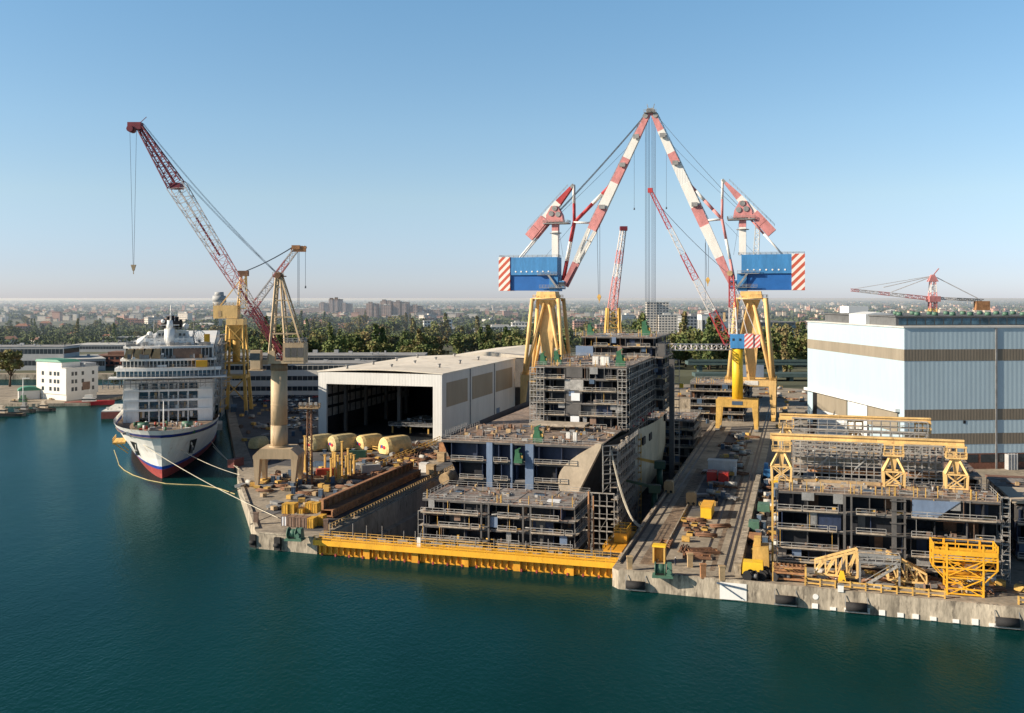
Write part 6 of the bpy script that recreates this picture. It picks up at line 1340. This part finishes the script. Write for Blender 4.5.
def container(loc, rz, mat, label, l=6.06, w=2.44, h=2.6, group=None):
    t = thing('container', label, 'container', loc, rz, group); mb = MB(); mb.box(0, 0, .12, l, w, h); mb.build('body', mat, t)
    mb = MB()
    for x in (-.04, l-.12):
        for y in (-.04, w-.12): mb.box(x, y, 0, x+.16, y+.16, h+.06)
    for z in (0, h-.1): mb.box(.12, -.05, z, l-.12, -.01, z+.16); mb.box(-.05, .12, z, -.01, w-.12, z+.16)
    mb.box(-.06, w*.48, .3, -.02, w*.52, h-.2); mb.box(-.09, w*.3, .3, -.05, w*.33, h-.2); mb.box(-.09, w*.68, .3, -.05, w*.71, h-.2); mb.build('frame', mat, t)
container(ground(317, 478), ANG+.6, 'container_red', 'red container beside the light mast on the left quay')
container(ground(362, 474), ANG+.6, 'container_grey', 'pale grey container beside the yellow posts')
container(ground(234, 468), 1.3, 'container_maroon', 'maroon container at the quay edge where the ropes end')
container(ground(222, 430), 1.85, 'container_grey', 'grey container in the shade alongside the cruise ship', 12)
container(ground(236, 412), 1.85, 'container_blue', 'blue container farther along the ship berth', 12)
container(ground(307, 466), ANG, 'container_blue', 'long low blue container behind the yellow posts', 12.2, 2.4, 1.4)
container(ground(347, 460)+Vector((0, 0, 0)), ANG+.3, 'knuckle_green', 'dark green machinery container in front of the third yellow cover', 6.5, 3, 3)
container(ground(707, 482), ANG, 'container_bright', 'left of two bright red containers on the pier', 2.6, 5, 3.0)
container(ground(718.5, 483), ANG, 'container_bright', 'right of two bright red containers on the pier', 2.8, 5, 3.0)
t = thing('site_office', 'white flat roofed cabin behind the two red containers on the pier', 'cabin', ground(708, 474))
mb = MB(); mb.box(0, 0, 0, 8.8, 3.6, 4.2); mb.build('wall', 'container_white', t); mb = MB(); mb.box(-.2, -.2, 4.22, 9, 3.8, 4.5); mb.build('roof', 'office_white', t); mb = MB(); mb.box(8.0, -1.4, 0, 8.9, -.1, 2.6); mb.build('door', 'white_paint', t)
t = thing('bin', 'long bright yellow box standing on the pier', 'box', ground(700.5, 519)); mb = MB(); mb.box(0, 0, .2, 2.7, 9, 2.9); mb.build('body', 'lemon', t); mb = MB(); mb.box(-.1, -.1, 2.92, 2.8, 9.1, 3.1); mb.box(.1, .1, 0, 2.6, 8.9, .2); mb.build('lid', 'bright_yellow', t)
for px, py, lb in ((664, 493, 'left of two tan counterweight blocks standing by the pier rails'), (686, 505, 'right of two tan counterweight blocks standing by the pier rails')):
    t = thing('counterweight_block', lb, 'block', ground(px, py)); mb = MB(); mb.prxz([(0, 0), (2.6, 0), (2.6, 3.1), (2.1, 3.5), (.5, 3.5), (0, 3.1)], 0, 2.4); mb.build('body', 'box_tan', t); mb = MB(); mb.tube((.6, -.1, .5), (.6, 2.5, .5), .4, n=8); mb.tube((2, -.1, .5), (2, 2.5, .5), .4, n=8); mb.build('wheel', 'rubber', t)
t = thing('booth', 'open yellow steel booth near the end of the pier', 'booth', ground(652.5, 563)); mb = MB(); mb.box(0, 0, 0, .35, 2, 3.4); mb.box(2.3, 0, 0, 2.65, 2, 3.4); mb.box(.36, 1.8, 0, 2.29, 2, 3.4); mb.build('frame', 'dirty_yellow', t); mb = MB(); mb.box(-.1, -.1, 3.41, 2.75, 2.1, 3.8); mb.build('roof', 'lemon', t)
def winch(loc, rz, label):
    t = thing('winch', label, 'winch', loc, rz)
    mb = MB(); mb.box(0, 0, 0, 4.2, 2.8, .4); mb.build('bed', 'winch_green', t)
    mb = MB(); mb.tube((.6, 1.4, 1.6), (2.6, 1.4, 1.6), .95, n=16); mb.tube((.5, 1.4, 1.6), (.7, 1.4, 1.6), 1.35, n=16); mb.tube((2.5, 1.4, 1.6), (2.7, 1.4, 1.6), 1.35, n=16); mb.build('drum', 'winch_green', t)
    mb = MB(); mb.frus(3.4, 1.4, .42, 2.8, .6, 1.1, .45, .8); mb.tube((3.4, .3, 1.4), (3.4, -.5, 1.4), .5, n=10); mb.build('gearbox', 'winch_green', t)
winch(ground(284, 541), ANG+.1, 'green mooring winch at the corner of the left quay'); winch(ground(652, 578), ANG+.1, 'green mooring winch at the end of the pier')
def bollard(loc, label, mat='container_maroon'):
    t = thing('bollard', label, 'bollard', loc, 0); mb = MB(); mb.frus(0, 0, 0, 2.6, .5, .5, .55, .45); mb.build('body', mat, t); mb = MB(); mb.box(-.65, -.5, 2.61, .65, .5, 2.9); mb.build('cap', mat, t)
bollard(ground(256, 524), 'brown bollard on the seaward edge of the left quay', 'box_brown'); bollard(ground(326, 531), 'brown bollard near the left end of the yellow gate', 'box_brown')
bollard(ground(629.6, 570), 'tan bollard at the near left corner of the pier', 'box_tan'); bollard(ground(703, 578), 'orange bollard at the middle of the pier end', 'rust_light'); bollard(ground(722, 580), 'tan bollard at the right of the pier end', 'box_tan'); bollard(ground(690, 567), 'small tan bollard near the middle of the pier', 'box_tan')
# long rusty girder
p0 = L(*tovu(ground(321, 518))); p1 = L(*tovu(ground(411, 476))); d = p1-p0; ln = d.length
t = thing('steel_girder', 'long rusty brown box girder with stiffeners lying beside the dock', 'girder', p0, math.atan2(d.y, d.x))
mb = MB(); mb.box(0, 0, .6, ln, .15, 4.4); mb.box(0, -3, .6, ln, -2.85, 2.0); mb.box(0, -3, 4.41, ln, .3, 4.6) if False else mb.box(0, -.6, 4.41, ln, .6, 4.6); mb.box(0, -3.2, 2.01, ln, 0, 2.2); mb.box(0, -3, .4, ln, 0, .6); mb.build('web', 'girder_brown', t)
mb = MB(); [mb.box(ln*i/19, -.7, 2.2, ln*i/19+.2, 0, 4.4) for i in range(20)]; [mb.box(ln*i/19, -3.2, .6, ln*i/19+.3, -2.99, 2.0) for i in range(20)]; mb.box(0, -.72, 4.3, ln, -.55, 4.7); mb.box(0, -3.35, 1.8, ln, -3.2, 2.3); mb.box(0, -3.35, .3, ln, -3.2, .7); mb.build('stiffener', 'rust_light', t)
# crates stacked behind the winch
cr0 = None; cl = [('box_brown', 281, 526, 0, 'white fronted crate at the left end of the bottom row'), ('box_brown', 288, 527, 0, 'brown crate, second in the bottom row'), ('box_brown', 294.5, 527.5, 0, 'brown crate in the middle of the bottom row'), ('box_brown', 301, 528, 0, 'brown crate left of the yellow end crate'),
      ('box_yellow', 307.5, 528.5, 0, 'yellow crate near the right end of the bottom row'), ('box_yellow', 317, 526, 0, 'dull yellow crate at the far right of the row'), ('box_yellow', 282, 524, 2.5, 'yellow crate on top at the left end'), ('box_yellow', 288.5, 524, 2.5, 'second yellow crate on top at the left'),
      ('box_yellow', 305, 523, 2.5, 'tall yellow crate on top at the right'), ('box_yellow', 311.5, 523.5, 2.5, 'yellow crate on top at the far right'), ('box_yellow', 297, 524, 2.5, 'small orange crate between the top crates')]
for m_, px, py, z, lb in cl:
    t = thing('crate', lb+' in the quay stack', 'crate', ground(px, py)+Vector((0, 0, z)), ANG+.08)
    h = 2.4 if z == 0 or px != 297 else 1.2
    mb = MB(); mb.box(0, 0, .1, 1.5, 2.6, h); mb.build('body', 'white_sheet' if px == 281 else m_, t)
    mb = MB(); [mb.box(x, -.08, 0, x+.14, -.01, h) for x in (0, .68, 1.36)]; mb.box(-.03, -.1, h+.01, 1.53, 2.65, h+.1); mb.build('frame', m_, t)
# yellow steel posts
for i, (px, py, h) in enumerate(((325, 476, 6.5), (331, 478, 6), (335, 479, 8), (338, 480, 7.5), (342, 477, 11), (346, 479, 7), (351, 478, 7.5), (354, 476, 6.5), (333, 474, 7), (348, 474, 8), (305, 472, 11.5), (311, 474, 10), (340, 482, 5), (328, 482, 3))):
    t = thing('steel_post', ('tallest yellow post rising left of the light mast' if px == 305 else 'yellow post just right of the light mast' if px == 311 else 'yellow steel support post in the cluster beside the red container'), 'post', ground(px, py), ANG, None if px in (305, 311) else 'yellow steel support posts in the cluster beside the red container')
    mb = MB(); mb.box(-.28, -.28, 0, .28, .28, h); mb.build('shaft', 'dirty_yellow', t); mb = MB(); mb.box(-.7, -.7, 0, .7, .7, .5); mb.box(-.45, -.45, h, .45, .45, h+.25); mb.build('base', 'dirty_yellow', t)
t = thing('light_mast', 'dark lattice light mast standing before the open shed', 'mast', ground(309.5, 486), 0)
mb = MB(); mb.lattice((0, 0, 0), (0, 0, 24), 1.5, 1.5, 1.1, 1.1, 16, .22, .14); mb.build('mast', 'rust', t); mb = MB(); mb.box(-3, -1.6, 23.2, 3, 1.6, 23.5); mb.rail([(-3, -1.6, 23.5), (3, -1.6, 23.5), (3, 1.6, 23.5), (-3, 1.6, 23.5)], 1.1, .12, 1.5, closed=True); mb.build('platform', 'box_tan', t)
mb = MB(); [mb.box(x, -1.9, 24.4, x+.8, -1.3, 25.2) for x in (-2.8, -1.4, .4, 1.8)]; mb.tube((0, 0, 23.5), (0, 0, 26.5), .15, n=6); mb.build('floodlight', 'scaffold', t)
# yellow machines between pier and right section
def machine(loc, rz, mat, w, d, h, label, cab=True):
    t = thing('work_machine', label, 'machine', loc, rz); mb = MB(); mb.frus(w/2, d/2, .7, h, w/2, d/2, w*.46, d*.46); mb.build('body', mat, t)
    mb = MB(); [mb.tube((x, -.15, .65), (x, .35, .65), .65, n=10) for x in (w*.2, w*.8)]; [mb.tube((x, d-.35, .65), (x, d+.15, .65), .65, n=10) for x in (w*.2, w*.8)]; mb.build('wheel', 'rubber', t)
    if cab: mb = MB(); mb.box(w*.1, d*.2, h+.01, w*.5, d*.8, h+1.6); mb.build('cab', mat, t)
machine(ground(742, 577), ANG, 'lemon', 4.2, 3, 3.0, 'bright yellow machine at the quay edge right of the pier', False); machine(ground(752, 571), ANG, 'dirty_yellow', 3.4, 4.4, 5.0, 'taller orange yellow machine right behind the bright yellow one'); machine(ground(748, 545), ANG, 'rust_light', 3, 3.6, 2.2, 'rust coloured machine right of the pier wall', False)
machine(ground(748, 535), ANG, 'winch_green', 2.6, 3, 3.2, 'pale green cabinet right of the pier wall', False); machine(ground(757, 516), ANG, 'winch_green', 3.2, 4, 3.0, 'green machine beside the right section', False); machine(ground(763, 480), ANG, 'crane_blue', 3, 4, 3.4, 'small blue machine beyond the left end of the right section'); machine(ground(771, 487), ANG, 'lemon', 2.6, 3, 2.6, 'yellow lift machine beside the left end of the right section', False)
def spool(loc, i):
    t = thing('cable_drum', 'black round cable drum in the row along the quay edge', 'drum', loc, ANG+i*.7, 'black cable drums along the quay edge')
    mb = MB(); mb.tube((0, -.5, .9), (0, .5, .9), .5, n=12); mb.build('core', 'steel_grey', t); mb = MB(); mb.tube((0, -.6, .9), (0, -.5, .9), .9, n=14); mb.tube((0, .5, .9), (0, .6, .9), .9, n=14); mb.build('flange', 'rubber', t)
for i in range(12): spool(ground(748+i*3.6+random.uniform(-1, 1), 579+random.uniform(-2, 2)), i)
# steel grating racks on the pier
for i in range(3):
    for j in range(4):
        t = thing('pipe_rack', 'low black rack of steel fittings in the square field of racks on the pier', 'rack', ground(686+i*8.4-j*1.8, 536-j*4.6), ANG, 'low black racks laid out in a square on the pier')
        mb = MB(); mb.box(0, 0, .0, 1.5, .15, .7); mb.box(0, 2.2, 0, 1.5, 2.35, .7); mb.box(0, 0, 0, .1, 2.3, .5); mb.build('frame', 'dirty_yellow' if (i+j) % 3 == 0 else 'rust', t); mb = MB(); [mb.tube((x, .1, .5+.12*(k % 2)), (x, 2.3, .5), .16, n=6) for k, x in enumerate((.3, .7, 1.1))]; mb.build('pipe', 'black', t)
# scattered site gear, one object per item
kinds = []
def kproto(name, cat, label, group, parts):
    t = thing(name, label, cat, (0, 0, -50), ANG, group)
    for pn, mb, mt in parts: mb.build(pn, mt, t)
    kinds.append([t, False]); return len(kinds)-1
def q(f): mb = MB(); f(mb); return mb
kproto('crate', 'crate', 'small wooden crate among the loose gear on the quays', 'small wooden crates among the loose gear on the quays', [('body', q(lambda m: m.box(0, 0, .1, 1.6, 1.2, 1.1)), 'box_tan'), ('batten', q(lambda m: [m.box(x, -.05, 0, x+.15, -.01, 1.1) for x in (0, .7, 1.4)]), 'scaffold_plank')])
kproto('crate', 'crate', 'small yellow steel bin among the loose gear on the quays', 'small yellow steel bins on the quays', [('body', q(lambda m: m.box(0, 0, .15, 1.8, 1.4, 1.2)), 'dirty_yellow'), ('foot', q(lambda m: [m.box(x, .1, 0, x+.2, 1.3, .14) for x in (.1, 1.5)]), 'rust')])
kproto('pipe_bundle', 'pipes', 'bundle of rusty pipes lying on the quay', 'bundles of rusty pipes lying on the quays', [('pipe', q(lambda m: [m.tube((0, .4*k, .35+.3*(k % 2)), (5, .4*k, .35+.3*(k % 2)), .2, n=6) for k in range(5)]), 'rust'), ('sleeper', q(lambda m: [m.box(x, -.2, 0, x+.3, 2, .15) for x in (.6, 4)]), 'box_tan')])
kproto('plate_stack', 'steel plates', 'stack of grey steel plates on the quay', 'stacks of grey steel plates on the quays', [('plate', q(lambda m: [m.box(.1*(k % 2), 0, .2+k*.14, 4+.1*(k % 2), 2, .3+k*.14) for k in range(5)]), 'steel_grey'), ('sleeper', q(lambda m: [m.box(x, -.1, 0, x+.3, 2.1, .19) for x in (.5, 3)]), 'scaffold_plank')])
kproto('equipment_skid', 'equipment', 'grey machine skid with a round tank on the quay', 'grey machine skids with round tanks on the quays', [('skid', q(lambda m: m.box(0, 0, 0, 3, 1.6, .3)), 'rust'), ('tank', q(lambda m: m.tube((.3, .8, 1.1), (2.7, .8, 1.1), .7, n=10)), 'container_grey')])
kproto('cable_reel', 'cable reel', 'dark cable reel standing among the loose gear', 'dark cable reels among the loose gear', [('core', q(lambda m: m.tube((0, 0, .8), (.9, 0, .8), .45, n=10)), 'black'), ('flange', q(lambda m: (m.tube((-.1, 0, .8), (0, 0, .8), .8, n=12), m.tube((.9, 0, .8), (1, 0, .8), .8, n=12))), 'box_brown')])
kproto('site_cabinet', 'cabinet', 'small blue site cabinet on the quay', 'small blue site cabinets on the quays', [('body', q(lambda m: m.box(0, 0, .1, 1.2, 1, 2)), 'container_blue'), ('roof', q(lambda m: m.box(-.1, -.1, 2.01, 1.3, 1.1, 2.1)), 'steel_grey')])
kproto('welded_grillage', 'frame', 'rusty welded steel frame lying on the quay', 'rusty welded steel frames on the quays', [('rail', q(lambda m: (m.box(0, 0, .2, 6, .3, .8), m.box(0, 2.4, .2, 6, 2.7, .8))), 'rust'), ('cross_bar', q(lambda m: [m.box(x, .3, .3, x+.25, 2.4, .6) for x in (.2, 2, 4, 5.6)]), 'rust_light')])
rq = random.Random(21)
def scatter(kk, pts_fn, n):
    for _ in range(n):
        k = rq.choice(kk); p = pts_fn(); rz = ANG+rq.choice((0, 1.57, .4, -.5, .1)); t, u = kinds[k]
        if not u: t.location = p; t.rotation_euler = (0, 0, rz); kinds[k][1] = True
        else: dup(t, p, rz)
reg = lambda v0, v1, u0, u1: (lambda: L(rq.uniform(v0, v1), rq.uniform(u0, u1), QZ+.01))
scatter(range(8), reg(-52, -32, 46, 70), 38); scatter((0, 1, 2, 3, 7), reg(-30, -13, 22, 60), 20); scatter((1, 2, 3, 5, 7), reg(-28, -9, 60, 120), 40); scatter(range(8), reg(-48, -18, 80, 140), 40)
scatter((0, 3, 5, 7), reg(-50, -20, 8, 46) if False else (lambda: L(-16+rq.uniform(-1, 1)*0-rq.uniform(0, 26)*(rq.random()**.6), rq.uniform(26, 44), QZ+.01)), 10)
scatter(range(8), reg(80, 88, 60, 205), 46); scatter((2, 7, 3), reg(80, 88, 4, 14), 6); scatter(range(8), reg(98, 103, 8, 120), 50); scatter((0, 1, 2, 3, 4, 5), reg(104, 146, -5, 3), 42); scatter(range(8), reg(147, 175, -6, 20), 26)
scatter(range(8), reg(60, 74, 235, 330), 20); scatter((0, 1, 2, 3, 4, 7), reg(98, 135, 200, 420), 60); scatter((0, 1, 2, 3, 4, 7), reg(40, 98, 350, 430), 40)
def bz():
    Y = rq.uniform(325, 520); f = (Y-309)/115; return Vector((-86-f*36+rq.uniform(3, 34), Y, QZ+.01))
scatter((0, 1, 3, 4, 5, 6), bz, 60)
scatter((0, 1, 3, 4, 5), (lambda: Vector((rq.uniform(-330, -262), rq.uniform(549, 575), 1.61))), 22)
scatter(range(8), reg(-52, -14, 62, 135), 40); scatter((0, 1, 2, 3, 6), reg(-46, -16, 40, 62), 20); scatter((0, 1, 2, 3, 4, 7), reg(79.8, 88.2, 20, 215), 34); scatter((0, 1, 2, 4, 6), reg(98, 103, 4, 110), 24); scatter((1, 2, 3, 7), reg(104, 150, -4, 3.5), 24)
# ship sections and yards beyond the dock head, right of the unfinished ship
for i, (px, py, w, d, h, lb) in enumerate(((684, 440, 22, 30, 15, 'nearest of the scaffolded sections left of the right giant crane'), (690, 420, 24, 26, 20, 'middle scaffolded section left of the right giant crane'), (700, 402, 26, 30, 13, 'farthest low section left of the right giant crane'))):
    p = ground(px, py); v, u = tovu(p); v = min(v, 69-w) if i == 0 else v; t = thing('ship_section', lb, 'ship section', L(v, max(u, 180) if i else 176, 0 if i else -8))
    zb = QZ if i else 0
    z = zb; lv = []
    while z < zb+h+(6 if not i else 0): lv.append(z); z += 3.4
    deck_stack(t, 0, 0, w, d, lv, 4, blue=.2); top_clutter(t, 0, 0, w, d, lv[-1], 40)
# parked cars and trucks
cp = None
def car(loc, rz, mat, label):
    t = thing('parked_car', label, 'car', loc, rz, None)
    mb = MB(); mb.hexa([(0, 0, .35), (4.3, 0, .35), (4.3, 1.7, .35), (0, 1.7, .35), (.05, .05, .85), (4.2, .05, .8), (4.2, 1.65, .8), (.05, 1.65, .85)]); mb.frus(2., .85, .86, 1.42, 1.45, .75, 1.0, .62); mb.build('body', mat, t)
    mb = MB(); mb.frus(2., .85, .9, 1.36, 1.5, .77, 1.05, .66); mb.build('window', 'glass_dark', t); mb = MB(); [mb.tube((x, y, .32), (x, y+.2, .32), .32, n=8) for x in (.8, 3.4) for y in (-.02, 1.52)]; mb.build('wheel', 'rubber', t); return t
cars = [car((0, 0, -60), 0, m, 'x') for m in ('car_white', 'car_silver', 'car_dark', 'car_red')]; cu = set(); cn = ['white', 'silver', 'dark', 'red']
for r_, (py, x0, x1) in enumerate(((429, 288, 316), (421, 288, 318), (414, 284, 318), (407, 284, 318), (402, 250, 318), (398, 236, 318))):
    px = x0
    while px < x1:
        k = rq.choices((0, 1, 2, 3), (4, 3, 3, 1))[0]; p = ground(px, py, QZ+.01); lb = cn[k]+' car parked between the beige column and the open shed'; gp = cn[k]+' cars parked between the column crane and the shed'
        if k not in cu: cu.add(k); cars[k].location = p; cars[k].rotation_euler = (0, 0, ANG+1.5); tag(cars[k], lb, 'car', gp)
        else: dup(cars[k], p, ANG+1.5+rq.uniform(-.05, .05), lb, gp)
        px += rq.uniform(6, 9)
# workers
def person(loc, rz, label, vest=True, lean=0.):
    t = thing('person', label, 'person', loc, rz)
    J = [(0, 0, .95), (0, 0, 1.2), (0, lean*.1, 1.45), (0, lean*.16, 1.58), (0, lean*.2, 1.72), (.1, 0, .88), (.13, .08, .48), (.14, 0, .06), (.14, -.16, .03), (-.1, 0, .88), (-.13, -.1, .48), (-.15, .06, .06), (-.15, -.12, .03), (.2, lean*.1, 1.42), (.27, -.05, 1.14), (.24, -.26, .98), (-.2, lean*.1, 1.42), (-.28, 0, 1.14), (-.27, -.1, .88)]
    E = [(0, 1), (1, 2), (2, 3), (3, 4), (0, 5), (5, 6), (6, 7), (7, 8), (0, 9), (9, 10), (10, 11), (11, 12), (2, 13), (13, 14), (14, 15), (2, 16), (16, 17), (17, 18)]
    rad = [.15, .14, .16, .06, .11, .1, .075, .05, .045, .1, .075, .05, .045, .07, .05, .04, .07, .05, .04]
    me = bpy.data.meshes.new('body'); me.from_pydata(J, E, []); me.materials.append(M('person_dark')); o = bpy.data.objects.new('body', me); COL.objects.link(o); o.parent = t
    sk = me.skin_vertices.new() if hasattr(me.skin_vertices, 'new') and not me.skin_vertices else None
    md = o.modifiers.new('skin', 'SKIN')
    if not me.skin_vertices:
        import bmesh as _b
        bm = _b.new(); bm.from_mesh(me); bm.verts.layers.skin.verify(); bm.to_mesh(me); bm.free()
    for i, r in enumerate(rad): me.skin_vertices[0].data[i].radius = (r, r)
    me.skin_vertices[0].data[0].use_root = True; s = o.modifiers.new('sub', 'SUBSURF'); s.levels = 1; s.render_levels = 1
    if vest: mb = MB(); mb.frus(0, 0, .95, 1.48, .2, .17, .24, .19); mb.build('vest', 'person_vest', t)
    mb = MB(); mb.tube((0, lean*.2, 1.76), (0, lean*.2, 1.84), .16, .13, 10); mb.tube((0, lean*.2, 1.84), (0, lean*.2, 1.9), .13, .05, 10); mb.build('hard_hat', 'hard_hat', t)
person(ground(675.5, 566), .4, 'worker in dark clothes standing by the green winch at the end of the pier', False); person(ground(899, 586), 1., 'worker in an orange vest on the quay before the right half of the yellow truss'); person(ground(836, 588), 2., 'worker in an orange vest by the barrier before the left half of the yellow truss')
person(L(50, 60, 20.9), 0, 'worker on the brown roof of the cut hull section'); person(L(112, 12, 19.9), .5, 'worker on the roof of the wide right section')
t = thing('chain_hoist', 'yellow lifting clamp hanging under the left yellow truss', 'hoist', ground(842, 583)); mb = MB(); mb.frus(0, 0, .2, 2.4, .8, .5, .3, .3); mb.build('clamp', 'lemon', t); mb = MB(); mb.tube((0, 0, 2.4), (0, 0, 5), .1, n=6); mb.build('chain', 'steel_grey', t)
t = thing('white_bin', 'small white bin at the barrier before the left truss half', 'bin', ground(838, 592)); mb = MB(); mb.frus(.5, .5, 0, 1.3, .5, .45, .55, .5); mb.build('body', 'white_paint', t); mb = MB(); mb.box(-.1, -.05, 1.31, 1.1, 1.05, 1.42); mb.build('lid', 'steel_grey', t)
# yellow handrails and drum in the yard
for i, (a, b, lb) in enumerate((((372, 470), (440, 441), 'long yellow railing running towards the right leg of the shed'), ((395, 462), (436, 446), 'shorter yellow railing in front of the long one'), ((357, 448), (378, 452), 'yellow railing beside the green unit'))):
    A, B = ground(*a), ground(*b); t = thing('railing', lb, 'railing', A, 0); r = MB(); r.rail([(0, 0, 0), tuple(B-A)], 1.8, .22, 3.4); r.build('bars', 'dirty_yellow', t)
t = thing('covered_drum', 'tan rounded cover at the edge of the dock, left of the cut hull section', 'cover', ground(444, 484), ANG); mb = MB(); mb.tube((0, 0, 1.5), (0, 6.5, 1.5), 1.7, 1.6, 14); mb.build('cover', 'box_tan', t); mb = MB(); mb.box(-1.4, .5, 0, 1.4, 1, .6); mb.box(-1.4, 5, 0, 1.4, 5.5, .6); mb.build('cradle', 'rust', t)
for px, py, m_, lb in ((419, 473, 'container_white', 'white tank box at the far end of the rusty girder'), (426, 475, 'box_tan', 'tan cabinet right of the white tank box'), (439, 452, 'rust_light', 'orange cabinet at the foot of the shed'), (437, 462, 'box_tan', 'low tan cabinet before the shed leg')):
    t = thing('cabinet', lb, 'cabinet', ground(px, py)); mb = MB(); mb.box(0, 0, .2, 2.6, 2.4, 3); mb.build('body', m_, t); mb = MB(); mb.box(-.1, -.1, 3.01, 2.7, 2.5, 3.2); mb.build('lid', m_, t)
t = thing('scaffold_tower', 'grey scaffold tower at the far right corner of the hull', 'scaffold tower', L(64.5, 150, -8.5)); mb = MB(); scaff(mb, 0, 0, 2, 0, 0, 46, 1, 16, 2); mb.build('frame', ['scaffold', 'scaffold_plank'], t); mb = MB(); mb.box(2.2, -.6, 36, 3.6, .6, 37.6); mb.build('lamp', 'lemon', t)
t = thing('hose', 'pair of pale hoses hanging from the hull to the pier', 'hose', (0, 0, 0), 0); mb = MB()
for k in (0, .7): cable(mb, L(60.3, 50+k, 19.5), L(71.6, 31+k*2, QZ+.2), .12, 5.0, 14)
mb.build('line', 'rope', t)

# ================================================================== LIGHT, SKY, HAZE, CAMERA
SUN_EL = R(25); sd = Vector((-.975, -.22, 0)).normalized()
az = math.atan2(sd.x, sd.y)
w = bpy.data.worlds.new('World'); scene.world = w; w.use_nodes = True; N = w.node_tree.nodes; K = w.node_tree.links
sky = N.new('ShaderNodeTexSky'); sky.sky_type = 'NISHITA'; sky.sun_disc = False; sky.sun_elevation = SUN_EL; sky.sun_rotation = az
sky.altitude = 0; sky.air_density = .6; sky.dust_density = .3; sky.ozone_density = 3.0
bg = N['Background']; bg.inputs['Strength'].default_value = .15
tc = N.new('ShaderNodeTexCoord'); sx = N.new('ShaderNodeSeparateXYZ'); K.new(tc.outputs['Generated'], sx.inputs[0])
cr = N.new('ShaderNodeValToRGB'); e = cr.color_ramp.elements; e[0].position = 0; e[0].color = (.48, .42, .455, 1); e[1].position = .6; e[1].color = (.20, .22, .215, 1)
for p_, c_ in ((.03, (.53, .455, .45)), (.1, (.74, .63, .49)), (.17, (.77, .735, .58)), (.29, (.74, .83, .69)), (.38, (.34, .40, .36))): q_ = e.new(p_); q_.color = (*c_, 1)
K.new(sx.outputs[2], cr.inputs[0]); mm = N.new('ShaderNodeMix'); mm.data_type = 'RGBA'; mm.blend_type = 'MULTIPLY'; mm.inputs[0].default_value = 1; K.new(sky.outputs[0], mm.inputs[6]); K.new(cr.outputs[0], mm.inputs[7])
sc_ = N.new('ShaderNodeVectorMath'); sc_.operation = 'SCALE'; sc_.inputs['Scale'].default_value = 2.; K.new(mm.outputs[2], sc_.inputs[0]); K.new(sc_.outputs[0], bg.inputs['Color'])
ld = bpy.data.lights.new('sun', 'SUN'); ld.energy = 7.9; ld.angle = R(.5); ld.color = (1, .86, .68); lo = bpy.data.objects.new('sun', ld); COL.objects.link(lo)
S = Vector((sd.x*math.cos(SUN_EL), sd.y*math.cos(SUN_EL), math.sin(SUN_EL))); lo.rotation_euler = S.to_track_quat('Z', 'Y').to_euler()
hz = bpy.data.materials.new('haze'); hz.use_nodes = True; n_ = hz.node_tree; n_.nodes.remove(n_.nodes['Principled BSDF'])
vs = n_.nodes.new('ShaderNodeVolumeScatter'); vs.inputs['Density'].default_value = .00015; vs.inputs['Color'].default_value = (.68, .82, 1, 1); vs.inputs['Anisotropy'].default_value = .2
n_.links.new(vs.outputs[0], n_.nodes['Material Output'].inputs['Volume']); MATS['haze'] = hz
mb = MB(); mb.box(-24000, 830, -20, 14000, 40000, 57); o = mb.build('haze', 'haze'); o['kind'] = 'structure'
cam = bpy.data.cameras.new('camera'); co = bpy.data.objects.new('camera', cam); COL.objects.link(co); scene.camera = co
co.location = (0, 0, CAMZ); co.rotation_euler = (R(90), 0, 0); cam.sensor_width = 36; cam.lens = 36*F/1024; cam.shift_y = -(356.5-HZ)/1024; cam.clip_end = 80000; cam.clip_start = .5
scene.view_settings.view_transform = 'Standard'; scene.view_settings.look = 'None'; scene.view_settings.exposure = 0; scene.view_settings.gamma = 1
scene.cycles.volume_bounces = 0; scene.cycles.volume_step_rate = 1; scene.cycles.max_bounces = 6; scene.cycles.use_denoising = True
bpy.context.view_layer.update()
